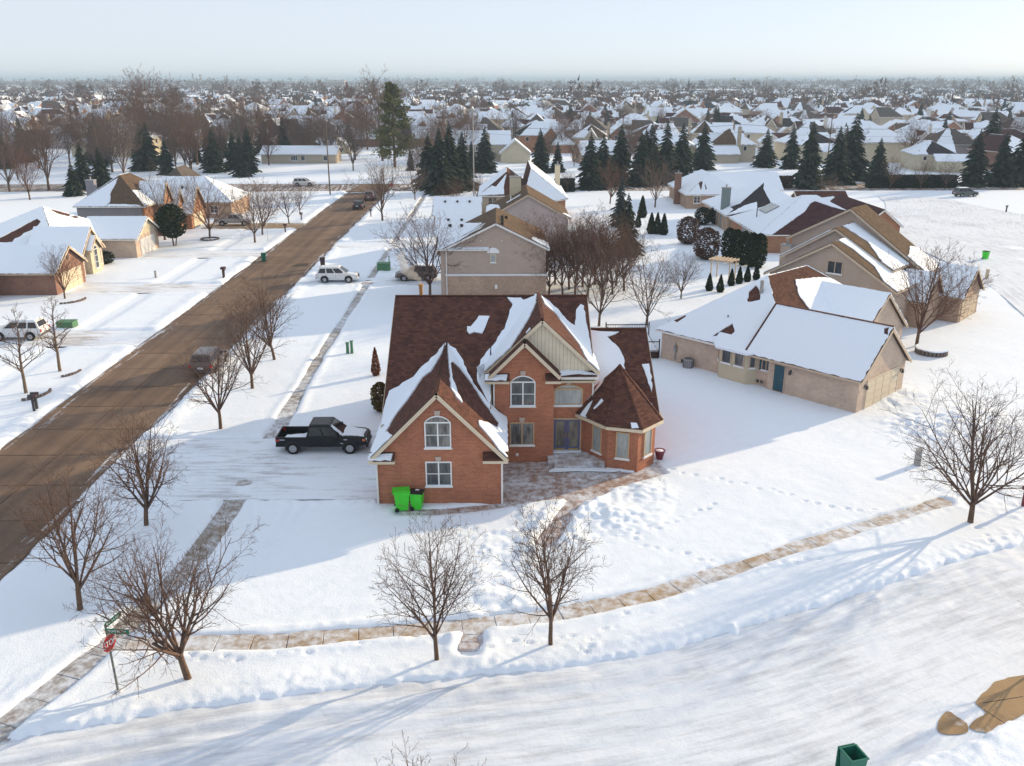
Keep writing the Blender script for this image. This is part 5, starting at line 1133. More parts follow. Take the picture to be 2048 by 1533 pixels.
# middle-distance bare trees share a few crowns
MIDV = [tree_meshes(grow_tree(50 + k, 8.5, 1.6, 7, 0.62 + 0.06 * k, 0.16, 3, (9, 6, 4), 0.10, 0.10, minr=0.010), 'bark', ('twig', 'red_twig', 'grey_twig', 'twig')[k], 3) for k in range(4)]
BIGV = [tree_meshes(grow_tree(60 + k, 17, 3.0, 7, 0.55 + 0.08 * k, 0.32, 3, (9, 7, 5), 0.10, 0.11, minr=0.021), 'bark', ('grey_twig', 'red_twig', 'grey_twig')[k], 3) for k in range(3)]
MID = [((130, 598), 0.62, 0, 'low spreading bare tree in a ring bed before the red brick garage', 'olive'), ((420, 477), 1.0, 1, 'bare tree in a stone ring left of the silver pickup', ''), ((510, 485), 0.95, 2, 'bare tree in front of the silver pickup, by the left pavement', ''), ((765, 442), 1.15, 0, 'lone bare tree on the verge near the street crossing', ''), ((860, 592), 1.05, 1, 'many-stemmed bare tree with nests left of the tan sided house', ''), ((1198, 652), 0.85, 3, 'bare tree just behind the right end of the brown roof', ''), ((1293, 655), 0.85, 2, 'thin bare tree by the deck railing', ''), ((1362, 597), 0.55, 0, 'small bare tree in the back lawn before the pergola', ''), ((1833, 692), 1.0, 1, 'spreading bare tree in a raised stone ring beside the pale brick house', ''), ((1945, 605), 0.35, 2, 'small bare shrub-like tree at the snowy turning circle', ''), ((578, 447), 0.7, 3, 'bare tree by the far mailbox on the left verge', ''), ((600, 430), 0.6, 2, 'bare sapling nearest the crossing on the left verge', ''), ((525, 470), 0.9, 1, 'bare tree close behind the signpost on the left', ''), ((330, 480), 1.1, 2, 'tall dark bare tree against the orange brick house', ''), ((1660, 405), 0.55, 2, 'pale bare tree before the low hedge at the turning circle', ''), ((1780, 378), 0.75, 1, 'bare tree in front of the left part of the long clipped hedge', ''), ((1840, 378), 0.7, 3, 'bare tree in front of the middle of the long clipped hedge', ''), ((1890, 378), 0.72, 2, 'bare tree in front of the right end of the long clipped hedge', ''), ((1220, 408), 0.9, 1, 'bushy bare tree behind the bluish spruce', ''), ((1310, 415), 1.0, 2, 'bare tree above the trio of columnar cedars', ''), ((1135, 385), 0.5, 0, 'thin bare tree behind the short dark hedge', ''), ((955, 405), 0.65, 3, 'bare tree between the brown-roofed house and the spruces', ''), ((905, 430), 0.7, 1, 'bare tree in front of the snowy garage roofs of the row', ''), ((830, 400), 0.8, 2, 'bare tree beside the tall lamp post near the crossing', '')]
for (p, sc, v, lab, x) in MID: make_tree('bare_tree', lab, None, base(*p), group='bare trees of the middle distance', meshes=MIDV[v], sc=sc, rz=p[0] * 0.37)
ORD = 'first second third fourth fifth sixth seventh eighth ninth tenth eleventh twelfth thirteenth fourteenth fifteenth sixteenth seventeenth eighteenth nineteenth twentieth twenty-first twenty-second twenty-third twenty-fourth twenty-fifth twenty-sixth twenty-seventh twenty-eighth twenty-ninth thirtieth thirty-first thirty-second thirty-third'.split()
# thicket behind the house
rt = random.Random(8)
THK = [(1075, 590), (1098, 592), (1125, 590), (1150, 592), (1175, 600), (1205, 600), (1225, 590), (1110, 570), (1165, 575), (1190, 570), (1215, 565), (1088, 578), (1138, 580), (1155, 562), (1232, 572), (1248, 582)]
TR = sorted(p[0] for p in THK)
for k, (px_, py_) in enumerate(THK):
    make_tree('thicket_tree', 'bare brown thicket tree by the tan sided house, %s from the left' % ORD[TR.index(px_)], None, base(px_, py_), 'tree', 'bare trees of the thicket', meshes=MIDV[1 if k < 3 else rt.randrange(4)], sc=rt.uniform(0.72, 0.98), rz=rt.uniform(0, 6))

def leaf_cloud(name, n, fn, size, mat, seed=0, flat=0.5):
    """many small leaf faces scattered through a volume: fn(rng) -> point"""
    rng = np.random.RandomState(seed); P = np.array([fn(rng) for _ in range(n)])
    a = rng.normal(0, 1, (n, 3)); a[:, 2] *= flat; a /= np.linalg.norm(a, axis=1, keepdims=True)
    b = rng.normal(0, 1, (n, 3)); b -= (b * a).sum(1, keepdims=True) * a; b /= np.linalg.norm(b, axis=1, keepdims=True)
    s = size * rng.uniform(0.6, 1.4, (n, 1))
    V = np.stack([P - a * s - b * s * 0.45, P + a * s - b * s * 0.35, P + a * s * 0.8 + b * s * 0.45, P - a * s * 0.8 + b * s * 0.4], 1).reshape(-1, 3)
    return np_mesh(name, V, np.arange(4 * n).reshape(n, 4), mat)
def spruce_mesh(seed, H, Rm, mat, droop=0.30, per=11, step=0.33, lo=0.5):
    rng = np.random.RandomState(seed); V = []; F = []; z = lo
    while z < H:
        f = 1 - z / H; R = Rm * (f ** 0.82) * (0.80 + 0.36 * rng.rand()) + 0.10; n = max(4, int(per * (0.45 + 0.75 * f)))
        a0 = rng.rand() * 6.28
        for k in range(n):
            a = a0 + k * 2 * pi / n + rng.normal(0, 0.15); r = R * rng.uniform(0.55, 1.2); d = np.array([cos(a), sin(a), 0]); s = np.array([-sin(a), cos(a), 0])
            zz = z + rng.normal(0, 0.10); dr = droop * r * rng.uniform(0.6, 1.4)
            w = 0.15 * r + 0.09
            # three overlapping sprays per bough, each a ragged blade
            for (t0, t1, ww, dz) in ((0.05, 0.62, w, 0.05), (0.35, 0.86, w * 0.95, 0.0), (0.62, 1.0, w * 0.65, -0.04)):
                p0 = d * r * t0 + np.array([0, 0, zz - dr * t0 * t0 + dz]); p1 = d * r * t1 + np.array([0, 0, zz - dr * t1 * t1 + dz]); m = (p0 + p1) / 2
                tilt = rng.normal(0, 0.35); sv = s * cos(tilt) + np.array([0, 0, sin(tilt)]); b = len(V)
                V += [p0, m - sv * ww + np.array([0, 0, -0.10 * ww]), p1, m + sv * ww + np.array([0, 0, -0.10 * ww])]; F.append((b, b + 1, b + 2, b + 3))
                b = len(V); V += [p0, m - np.array([0, 0, ww * 0.9]), p1 - np.array([0, 0, 0.12]), m + np.array([0, 0, ww * 0.25])]; F.append((b, b + 1, b + 2, b + 3))
        z += step * (0.6 + 0.55 * f)
    V += [np.array([-0.06, 0, H - 0.6]), np.array([0.06, 0, H - 0.6]), np.array([0.02, 0, H]), np.array([-0.02, 0, H])]; F.append((len(V) - 4, len(V) - 3, len(V) - 2, len(V) - 1))
    return np_mesh('crown', np.array(V), np.array(F), mat)
def trunk_mesh(h, r): return segs_mesh('trunk', [(0, 0, -0.3, 0, 0, h * 0.5, r, r * 0.7), (0, 0, h * 0.5, 0, 0, h, r * 0.7, 0.03)], MAT['bark'], 8)
SPR = [(trunk_mesh(10.5, 0.2), spruce_mesh(70 + k, 11, 3.1 + 0.25 * k, MAT['spruce_needle'])) for k in range(4)]
BLU = (trunk_mesh(8, 0.16), spruce_mesh(81, 8.5, 2.2, MAT['blue_spruce_needle']))
SP = [((1180, 380), 1.12), ((1280, 372), 1.05), ((1330, 367), 1.15), ((1205, 372), 1.0), ((1240, 366), 1.1), ((1300, 360), 1.2), ((1362, 352), 1.1), ((1405, 340), 1.0), ((1080, 346), 1.0), ((1115, 345), 0.65), ((970, 345), 1.05), ((880, 388), 1.15), ((900, 384), 1.2), ((925, 380), 1.1), ((858, 376), 1.0), ((1530, 335), 0.95), ((1580, 338), 1.0), ((1615, 376), 1.18), ((1670, 368), 1.15), ((1700, 362), 1.3), ((1945, 372), 1.15), ((1998, 372), 1.05), ((2040, 370), 1.25), ((1975, 330), 1.35), ((500, 345), 1.0), ((470, 340), 0.9), ((430, 345), 0.95), ((290, 342), 1.0), ((335, 350), 0.8), ((170, 378), 0.85), ((205, 372), 0.8), ((150, 392), 0.6), ((822, 342), 0.45), ((1240, 330), 0.9), ((1290, 325), 0.8)]
rank = {k: i for i, k in enumerate(sorted([k for k in range(len(SP)) if k not in (9, 32)], key=lambda k: SP[k][0][0]))}
for k, (p, sc) in enumerate(SP):
    o = empty('spruce_tree', base(*p), k * 1.7); o.scale = (sc * 1.12, sc * 1.12, sc * (1.0 + 0.12 * ((k * 7) % 5) / 4))
    tag(o, 'small young spruce standing alone on snow beyond the cross road' if k == 9 else 'tiny spruce beside the tall yellow-green pine' if k == 32 else 'dark conical spruce of the belt along the cross road, %s from the left' % ORD[rank[k]], 'tree', 'dark spruces along the cross road'); mobj('trunk', SPR[k % 4][0], o); mobj('crown', SPR[k % 4][1], o)
o = empty('spruce_tree', base(1240, 455), 1); o.scale = (0.9, 0.9, 1.0); tag(o, 'bluish spruce in the back yard behind the dark cedar', 'tree'); mobj('trunk', BLU[0], o); mobj('crown', BLU[1], o)
o = empty('spruce_tree', base(1253, 512), 1); o.scale = (0.72, 0.72, 0.78); tag(o, 'dark green spruce at the right end of the thicket', 'tree'); mobj('trunk', SPR[1][0], o); mobj('crown', SPR[1][1], o)
# big pine beyond the crossing
PB = random.Random(12); BOUGH = []
for k in range(105):
    z = 2.5 + 19.5 * (k / 105) ** 0.95; R = 6.6 * (1 - (z / 23.5) ** 1.7) * PB.uniform(0.55, 1.12) + 0.5; BOUGH.append((z, PB.uniform(0, 6.283), R))
def pine_pt(rng):
    z, a, R = BOUGH[rng.randint(len(BOUGH))]; t = rng.uniform(0.25, 1.0) ** 0.7; r = R * t; s = 0.35 + 0.10 * R
    return (r * cos(a) + rng.normal(0, s * 0.7), r * sin(a) + rng.normal(0, s * 0.7), z + 0.22 * r + rng.normal(0, s * 0.45))
o = empty('pine_tree', base(790, 335)); tag(o, 'tall yellow-green pine towering beyond the street crossing', 'tree'); mobj('trunk', trunk_mesh(19, 0.4), o); mobj('crown', leaf_cloud('crown', 7500, pine_pt, 0.30, MAT['pine_needle'], 5), o)
def ell(rx, ry, z0, z1, pw=0.5, lo=0.5):
    def f(rng):
        t = rng.uniform(-1, 1); a = rng.uniform(0, 6.28); k = math.sqrt(max(0, 1 - abs(t) ** (2 / pw if pw else 2))); r = rng.uniform(lo, 1.0)
        return (rx * k * r * cos(a), ry * k * r * sin(a), (z0 + z1) / 2 + (z1 - z0) / 2 * t)
    return f
def cone(rx, h, lo=0.55):
    def f(rng):
        t = rng.rand() ** 1.25; a = rng.uniform(0, 6.28); r = rng.uniform(lo, 1) * rx * min(1.0, (1 - t) ** 0.75 * 1.15) * (0.6 + 0.4 * min(1, t * 6)); return (r * cos(a), r * sin(a), 0.05 + h * t)
    return f
def shrub(name, label, p, mesh, core=None, cat='shrub', group=None, sc=1.0, rz=0.0):
    o = empty(name, p if len(p) == 3 else base(*p), rz); o.scale = (sc, sc, sc); tag(o, label, cat, group); mobj('foliage', mesh, o)
    mobj('stem', STEM, o); return o
STEM = segs_mesh('stem', [(0, 0, -0.2, 0, 0, 0.9, 0.07, 0.04), (0, 0, 0.3, 0.25, 0.1, 1.0, 0.04, 0.02), (0, 0, 0.3, -0.2, 0.15, 1.0, 0.04, 0.02)], MAT['bark'], 6)
CED = leaf_cloud('foliage', 1500, cone(0.75, 3.2), 0.13, MAT['cedar_leaf'], 3, 0.9)
for k, p in enumerate([(1302, 468), (1314, 468), (1327, 470)]): shrub('columnar_cedar', ['leftmost of the three dark columnar cedars on the back lawn', 'middle one of the three dark columnar cedars on the back lawn', 'rightmost of the three dark columnar cedars on the back lawn'][k], p, CED, sc=1.0, rz=k, group='trio of columnar cedars')
for k, p in enumerate([(1418, 582), (1440, 585), (1462, 572), (1478, 568), (1494, 564), (1512, 560)]): shrub('columnar_cedar', ORD[k] + ' dark pointed cedar from the left in the row by the pergola', p, CED, sc=0.62, rz=k, group='pointed cedars by the pergola')
for k, (p, s) in enumerate([((1284, 436), 1.15), ((1276, 455), 0.75)]): shrub('columnar_cedar', ['tall rounded cedar beneath the big bare tree, back lawn', 'short olive cedar next to the tall rounded one'][k], p, CED, sc=s, rz=k)
SCR = leaf_cloud('foliage', 1500, ell(1.0, 1.0, 0, 4.4, 0.8), 0.16, MAT['cedar_leaf'], 20)
for k, p in enumerate([(1455, 522), (1470, 526), (1486, 530), (1502, 534), (1516, 536)]): shrub('cedar_bush', ['leftmost', 'second from the left', 'middle one', 'fourth from the left', 'rightmost'][k] + ' of the five tall dark cedars screening the pale chimney', p, SCR, rz=k, group='cedar screen')
RND = leaf_cloud('foliage', 1800, ell(1.9, 1.9, 0, 4.2, 0.8), 0.16, MAT['brown_leaf'], 21); RND2 = leaf_cloud('foliage', 1600, ell(1.7, 1.7, 0, 3.4, 0.8), 0.16, MAT['hedge_leaf'], 22)
for k, (p, m, s, lab) in enumerate([((1375, 488), RND, 0.95, 'round purple-brown bush at the left of the bush group'), ((1412, 518), RND, 1.0, 'round purple-brown bush in front of the cedar screen'), ((1405, 450), RND2, 0.85, 'dark green bush behind the purple-brown ones'), ((1432, 448), RND2, 0.85, 'dark green bush below the blue-green chimney'), ((1640, 620), RND2, 0.01, '')]):
    if lab: shrub('round_bush', lab, p, m, sc=s, rz=k)
shrub('rusty_bush', 'slim rust-brown conical shrub left of the brown roof', (752, 752), leaf_cloud('foliage', 1300, cone(0.42, 2.3), 0.07, MAT['rust_leaf'], 9, 1.2)); shrub('olive_bush', 'rounded golden olive bush at the left house wall', (762, 822), leaf_cloud('foliage', 2200, ell(0.72, 0.72, 0.0, 2.2, 0.75), 0.085, MAT['olive_leaf'], 10))
shrub('boxwood', 'dark snow-dusted bush by the entry of the arched-window house', (210, 528), leaf_cloud('foliage', 900, ell(1.3, 1.3, 0, 1.6, 0.8), 0.13, MAT['hedge_leaf'], 12)); shrub('orange_bush', 'small orange shrub at the foot of the bushes', (1398, 512), leaf_cloud('foliage', 500, ell(0.7, 0.7, 0, 1.1, 0.8), 0.10, MAT['rust_leaf'], 13))
o = empty('evergreen_tree', base(348, 492)); tag(o, 'round dark evergreen on bare stems before the orange brick house', 'tree'); mobj('crown', leaf_cloud('crown', 3200, ell(2.3, 2.3, 1.2, 6.0, 0.8, 0.35), 0.18, MAT['cedar_leaf'], 14), o); mobj('trunk', segs_mesh('trunk', [(0, 0, -0.2, -0.2, 0, 2.6, 0.12, 0.08), (0.25, 0, -0.2, 0.7, 0.2, 2.6, 0.10, 0.07)], MAT['bark'], 7), o)
def hedge(label, x0, x1, y0, y1, h, n, mat='hedge_leaf', seed=1):
    def f(rng):
        s = rng.randint(0, 3); x = rng.uniform(x0, x1); y = rng.uniform(y0, y1); z = rng.uniform(0, h)
        if s == 0: y = y0 + rng.uniform(0, 0.25)
        elif s == 1: z = h - rng.uniform(0, 0.2)
        else: y = y1 - rng.uniform(0, 0.2) if rng.rand() < 0.3 else y
        return (x - (x0 + x1) / 2, y - (y0 + y1) / 2, z)
    o = empty('hedge', ((x0 + x1) / 2, (y0 + y1) / 2, 0)); tag(o, label, 'hedge'); mobj('foliage', leaf_cloud('foliage', n, f, 0.24, MAT[mat], seed), o)
    c = MB(); w = (x1 - x0) / 2; c.box(-w + .2, w - .2, -(y1 - y0) / 2 + .15, (y1 - y0) / 2 - .15, 0, h - .2); c.build('stems', MAT['hedge_leaf'], o)
a, b_ = G(1735, 376), G(1915, 376); hedge('long clipped dark hedge beside the turning circle', a[0], b_[0], a[1], a[1] + 2.2, 2.6, 7000, seed=2)
a, b_ = G(1110, 385), G(1149, 385); hedge('short block of dark hedge behind the brown-roofed house', a[0], b_[0], a[1], a[1] + 2.0, 2.7, 1800, seed=3)
a, b_ = G(1545, 376), G(1585, 376); hedge('brownish clipped hedge next to the big spruces', a[0], b_[0], a[1], a[1] + 2.0, 2.4, 1800, 'brown_leaf', seed=4)
# clump of dead stalks poking from the snow heaps
dg = MB(); rg = random.Random(3)
for (px_, py_, n) in [(1195, 978, 10), (1225, 975, 8), (1060, 1035, 7), (1320, 962, 8), (960, 1028, 6), (1035, 1180, 8), (960, 1190, 6)]:
    c = G(px_, py_)
    for k in range(n):
        x, y = c[0] + rg.gauss(0, 0.25), c[1] + rg.gauss(0, 0.2); z = gz(x, y); dg.tube((x, y, z - 0.05), (x + rg.gauss(0, 0.06), y + rg.gauss(0, 0.06), z + rg.uniform(0.08, 0.25)), 0.012, 0.004, 3)
tag(dg.build('dead_stalks', MAT['dead_grass']), 'dry garden stalks poking through the snow heaps', None, kind='stuff')
# ------------------------------------------------------------------ vehicles
def loft(mb, st, mi=0):
    """stations (x, zlow, zmid, zhigh, w_low, w_mid, w_high): closed body"""
    rings = []
    for (x, z0, z1, z2, w0, w1, w2) in st: rings.append([(x, -w0, z0), (x, -w1, z1), (x, -w2, z2 - 0.02), (x, -w2 * 0.6, z2 + 0.015), (x, w2 * 0.6, z2 + 0.015), (x, w2, z2 - 0.02), (x, w1, z1), (x, w0, z0)])
    n = 8; vs = [p for r in rings for p in r]; fs = []
    for k in range(len(rings) - 1):
        for i in range(n): fs.append((k * n + i, k * n + (i + 1) % n, (k + 1) * n + (i + 1) % n, (k + 1) * n + i))
    fs += [tuple(range(n)), tuple(range((len(rings) - 1) * n, len(rings) * n))]
    mb.add(vs, fs, mi)
def quad_at(c, a0, a1, b0, b1, off=0.012):
    """part of the quad c (4 corners: bl, br, tr, tl) pushed out along its normal"""
    q = [Vector(p) for p in c]; n = (q[1] - q[0]).cross(q[3] - q[0]).normalized()
    f = lambda a, b: (q[0] * (1 - a) + q[1] * a) * (1 - b) + (q[3] * (1 - a) + q[2] * a) * b + n * off
    return [f(a0, b0), f(a1, b0), f(a1, b1), f(a0, b1)]
def wheel_meshes(r, w):   # tyre and spoked rim
    t = MB(); t.lathe([(r * 0.62, -w / 2), (r * 0.93, -w / 2), (r, -w * 0.36), (r, w * 0.36), (r * 0.93, w / 2), (r * 0.62, w / 2)], 20)
    h = MB(); h.lathe([(r * 0.60, -w * 0.40), (r * 0.60, w * 0.505), (r * 0.50, w * 0.51), (r * 0.15, w * 0.515), (0.02, w * 0.53)], 20)
    for k in range(6): a = k * pi / 3; h.bar((r * 0.12 * cos(a), r * 0.12 * sin(a), w * 0.53), (r * 0.58 * cos(a), r * 0.58 * sin(a), w * 0.53), r * 0.17, 0.02)
    return t.mesh('tyre', MAT['tyre_rubber']), h.mesh('rim', MAT['rim_alloy'])
WM = {}
def add_wheels(root, xs, track, r, w=0.26):
    if (r, w) not in WM: WM[(r, w)] = wheel_meshes(r, w)
    T, Rm = WM[(r, w)]
    for x in xs:
        for sg in (-1, 1):
            o = mobj('wheel', T, root, (x, sg * (track - w / 2 + 0.05), r - 0.04)); o.rotation_euler = (radians(90) * (1 if sg < 0 else -1), 0, 0); mobj('rim', Rm, o)
            a = MB(); n = 14; R = r * 1.24; pts = [(R * cos(t), 0, R * sin(t)) for t in np.linspace(-0.35, pi + 0.35, n)]; a.prism(pts, (0, sg * 0.03, 0)); a.build('wheel_arch', MAT['black_plastic'], root, loc=(x, sg * (track - 0.015), r * 0.98))
def car(kind, name, label, loc, rz, color, glass='car_glass', group=None, snow=()):
    root = empty(name, loc, rz); tag(root, label, {'suv': 'car', 'sedan': 'car', 'pickup': 'pickup'}[kind], group); P = MAT[color]; b = MB()
    if kind == 'suv':
        loft(b, [(-2.48, .50, .72, .92, .80, .90, .86), (-2.40, .36, .70, 1.06, .90, .98, .93), (-1.5, .30, .70, 1.10, .94, 1.0, .95), (1.0, .30, .70, 1.08, .94, 1.0, .95), (1.5, .32, .68, 1.05, .93, .99, .90), (2.2, .36, .66, .97, .90, .96, .84), (2.48, .42, .60, .82, .78, .86, .74)])
        bot = [(-2.40, 0.94, 1.06), (1.28, 0.94, 1.06)]; top = [(-2.05, 0.76, 1.76), (0.30, 0.76, 1.78)]; wx = (-1.45, 1.42); wr = .39; tr = .99; win = ((.05, .30), (.34, .60), (.64, .93))
    elif kind == 'sedan':
        loft(b, [(-2.38, .50, .68, .86, .74, .84, .78), (-2.3, .34, .62, .98, .84, .90, .82), (-1.3, .26, .62, .98, .86, .92, .86), (1.0, .26, .62, .96, .86, .92, .86), (1.7, .28, .60, .88, .85, .90, .80), (2.3, .34, .55, .74, .74, .82, .66)])
        bot = [(-1.75, 0.85, 0.95), (1.15, 0.85, 0.95)]; top = [(-1.05, 0.66, 1.42), (0.15, 0.66, 1.44)]; wx = (-1.35, 1.40); wr = .33; tr = .91; win = ((.10, .47), (.52, .90))
    else:
        loft(b, [(-2.95, .62, .80, 1.00, .90, .98, .94), (-2.90, .52, .80, 1.14, .94, 1.0, .95), (-0.98, .48, .80, 1.16, .95, 1.0, .95)][:0] or [(-1.02, .46, .82, 1.16, .95, 1.0, .96), (1.05, .46, .82, 1.16, .95, 1.0, .96), (1.30, .48, .82, 1.19, .95, 1.0, .93), (2.55, .52, .80, 1.12, .93, .99, .88), (2.86, .56, .80, 1.02, .88, .95, .82), (2.93, .60, .76, .92, .80, .88, .74)])
        bot = [(-0.98, 0.95, 1.12), (1.42, 0.95, 1.14)]; top = [(-0.80, 0.80, 1.87), (0.55, 0.80, 1.88)]; wx = (-1.88, 1.80); wr = .41; tr = 1.0; win = ((.06, .46), (.51, .93))
        for sg in (-1, 1): b.box(-2.95, -1.03, sg * 0.97 - 0.035 if sg > 0 else -1.0, 1.0 if sg > 0 else -0.935, .50, 1.15)
        b.box(-2.97, -2.89, -0.94, 0.94, .52, 1.14); b.box(-2.9, -1.03, -0.93, 0.93, .50, .68)
    c = [(bot[0][0], -bot[0][1], bot[0][2]), (bot[1][0], -bot[1][1], bot[1][2]), (bot[1][0], bot[1][1], bot[1][2]), (bot[0][0], bot[0][1], bot[0][2])]
    t = [(top[0][0], -top[0][1], top[0][2]), (top[1][0], -top[1][1], top[1][2]), (top[1][0], top[1][1], top[1][2]), (top[0][0], top[0][1], top[0][2])]
    tt = [(x * 1 + (0.12 if x < 0 else -0.12), y * 0.86, z + 0.05) for x, y, z in t]
    b.add(c + t + tt, [(0, 1, 5, 4), (1, 2, 6, 5), (2, 3, 7, 6), (3, 0, 4, 7), (4, 5, 9, 8), (5, 6, 10, 9), (6, 7, 11, 10), (7, 4, 8, 11), (8, 9, 10, 11)])
    b.build('body', P, root)
    sideR = [c[0], c[1], t[1], t[0]]; sideL = [c[2], c[3], t[3], t[2]]; fr = [c[1], c[2], t[2], t[1]]; bk = [c[3], c[0], t[0], t[3]]
    for (q, spans) in ((sideR, win), (sideL, [(1 - y, 1 - x) for x, y in win])):
        for (x, y) in spans: m = MB(); m.poly(quad_at(q, x, y, .12, .86)); m.build('window', MAT[glass], root)
    m = MB(); m.poly(quad_at(fr, .06, .94, .10, .92)); m.build('windshield', MAT[glass], root); m = MB(); m.poly(quad_at(bk, .08, .92, .25 if kind != 'sedan' else .1, .88)); m.build('rear_window', MAT[glass], root)
    add_wheels(root, wx, tr, wr)
    xf = {'suv': 2.40, 'sedan': 2.22, 'pickup': 2.86}[kind]; xr = {'suv': -2.46, 'sedan': -2.36, 'pickup': -2.93}[kind]; zl = {'suv': .80, 'sedan': .70, 'pickup': .90}[kind]; yw = {'suv': .68, 'sedan': .62, 'pickup': .72}[kind]
    for sg in (-1, 1):
        m = MB(); m.box(xf - 0.22, xf + 0.06, sg * yw - 0.15, sg * yw + 0.15, zl - .10, zl + .09, 0, 0.02); m.build('headlight', MAT['lamp_clear'], root)
        m = MB(); tw_ = 0.10 if kind != 'pickup' else 0.045; y0 = sg * (yw + (0.16 if kind != 'pickup' else 0.245)); m.box(xr - 0.05, xr + 0.20, y0 - tw_, y0 + tw_, zl - 0.02, zl + .24, 0, 0.02); m.build('tail_light', MAT['lamp_red'], root)
        mx = bot[1][0] - 0.42; m = MB(); m.box(mx - 0.07, mx + 0.07, sg * 1.12 - 0.11, sg * 1.12 + 0.11, bot[1][2] + 0.06, bot[1][2] + 0.26, 0, 0.02); m.bar((mx, sg * 0.92, bot[1][2] + 0.12), (mx, sg * 1.05, bot[1][2] + 0.14), 0.05, 0.05); m.build('mirror', P if kind != 'pickup' else MAT['black_plastic'], root)
    m = MB(); m.box(xf + 0.0, xf + 0.10, -yw + 0.18, yw - 0.18, zl - .22, zl + .06); m.build('grille', MAT['black_plastic'], root)
    m = MB(); m.box(xf - 0.05, xf + 0.14, -yw - 0.15, yw + 0.15, .40, .58, 0, 0.03); m.build('front_bumper', MAT['chrome'] if kind == 'pickup' and color != 'black_paint' else P, root)
    m = MB(); m.box(xr - 0.10, xr + 0.08, -yw - 0.18, yw + 0.18, .46, .66, 0, 0.03); m.build('rear_bumper', MAT['metal_dark'] if kind != 'sedan' else P, root)
    m = MB(); m.box(xr - 0.11, xr - 0.02, -0.22, 0.22, .70, .84); m.build('licence_plate', MAT['paper_white'], root)
    dm = MB(); zb, zt = .42, bot[0][2]
    xs = [bot[0][0] * (1 - x) + bot[1][0] * x for x in ([win[0][0]] + [(win[i][1] + win[i + 1][0]) / 2 for i in range(len(win) - 1)] + [win[-1][1]])]
    for x in xs:
        for sg in (-1, 1): dm.box(x - 0.01, x + 0.01, sg * 1.0 * tr - 0.006, sg * 1.0 * tr + 0.006, zb + .1, zt - .1)
    dm.build('door_seam', MAT['black_plastic'], root)
    for k, x in enumerate(xs[1:]):
        for sg in (-1, 1): m = MB(); m.box(x - 0.34, x - 0.14, sg * (tr + 0.015) - 0.02, sg * (tr + 0.015) + 0.02, zt - .22, zt - .17); m.build('door_handle', P, root)
    for s in snow:
        if s == 'hood': snow_slab(root, [(1.25, -.78, bot[1][2] + .03), (xf - .25, -.70, zl + .14), (xf - .25, .50, zl + .14), (1.25, .80, bot[1][2] + .03)] if kind != 'pickup' else [(1.32, -.80, 1.20), (2.72, -.76, 1.08), (2.72, .52, 1.08), (1.32, .84, 1.20)], None, t=0.04, amp=.05, step=.2)
        if s == 'roof': snow_slab(root, [tt[0], tt[1], tt[2], tt[3]], None, t=0.05, amp=.05, step=.2)
        if s == 'bed': snow_slab(root, [(-2.7, -.85, .69), (-1.06, -.88, .69), (-1.06, .70, .69), (-2.5, .35, .69)], None, t=0.12, amp=.06, step=.2)
        if s == 'glass': snow_slab(root, quad_at(fr, .10, .55, .06, .80), None, t=0.02, amp=.05, step=.2)
        if s == 'edge': snow_slab(root, quad_at(fr, .0, .16, .0, .95), None, t=0.05, amp=.06, step=.12)
    return root
pk = car('pickup', 'pickup_truck', 'black crew-cab pickup parked on the driveway beside the brick house', (-11.62, 54.55, -0.04), 0, 'black_paint', snow=('hood', 'bed', 'edge'))
for (x, z, w) in ((-2.55, .98, .34), (1.55, .98, .22), (1.30, .72, .18)): m = MB(); m.box(x - w / 2, x + w / 2, -1.012, -0.99, z - .03, z + .03); m.build('badge', MAT['chrome'], pk)
for sg in (-1, 1): m = MB(); m.box(2.62, 2.80, sg * .92 - .02, sg * .92 + .02, .84, .98); m.build('marker_lamp', MAT['lamp_amber'], pk)
car('suv', 'parked_car', 'white sport utility car with black wheels parked across the pavement', (-19.6, 106.3, -0.04), 0, 'white_paint', snow=('hood',))
car('pickup', 'pickup_truck', 'silver pickup in the driveway of the orange brick house', (-44.4, 150.6, -0.06), 0, 'silver_paint')
p = G(85, 680); car('suv', 'parked_car', 'white hatchback-tailed car at the left edge, rear to the street', (p[0] - 2.5, 81.6, -0.04), pi, 'white_paint', snow=('roof',))
car('suv', 'parked_car', 'dark car parked at the kerb, seen through bare branches', (-24.5, 72.0, -0.06), pi / 2, 'mocha_paint')
car('sedan', 'moving_car', 'dark sedan driving away up the brown street', (-26.7, 171.0, -0.10), pi / 2, 'dark_paint'); car('suv', 'moving_car', 'maroon minivan just ahead of the dark sedan', (-26.4, 184.5, -0.10), pi / 2, 'maroon_paint')
car('suv', 'moving_car', 'white car passing on the cross road', (-45.0, 209.5, -0.10), 0, 'white_paint'); car('suv', 'parked_car', 'brown sport utility car beside the tan sided house', (-10.2, 107.0, -0.04), pi, 'mocha_paint', snow=('roof',))
car('suv', 'parked_car', 'dark green sport utility car at the far turning circle', (97.0, 187.0, 0.0), 0.15, 'green_paint', snow=('roof',))
p = G(1136, 297); car('sedan', 'parked_car', 'red car in a driveway beyond the spruces', (p[0], p[1], 0), 0.3, 'red_paint'); p = G(1107, 290); car('pickup', 'pickup_truck', 'dark blue-grey pickup in a driveway beyond the spruces', (p[0], p[1], 0), 0.1, 'blue_grey_paint'); p = G(1265, 293); car('suv', 'parked_car', 'white van-like car by a red gable beyond the spruces', (p[0], p[1], 0), pi / 2, 'white_paint')

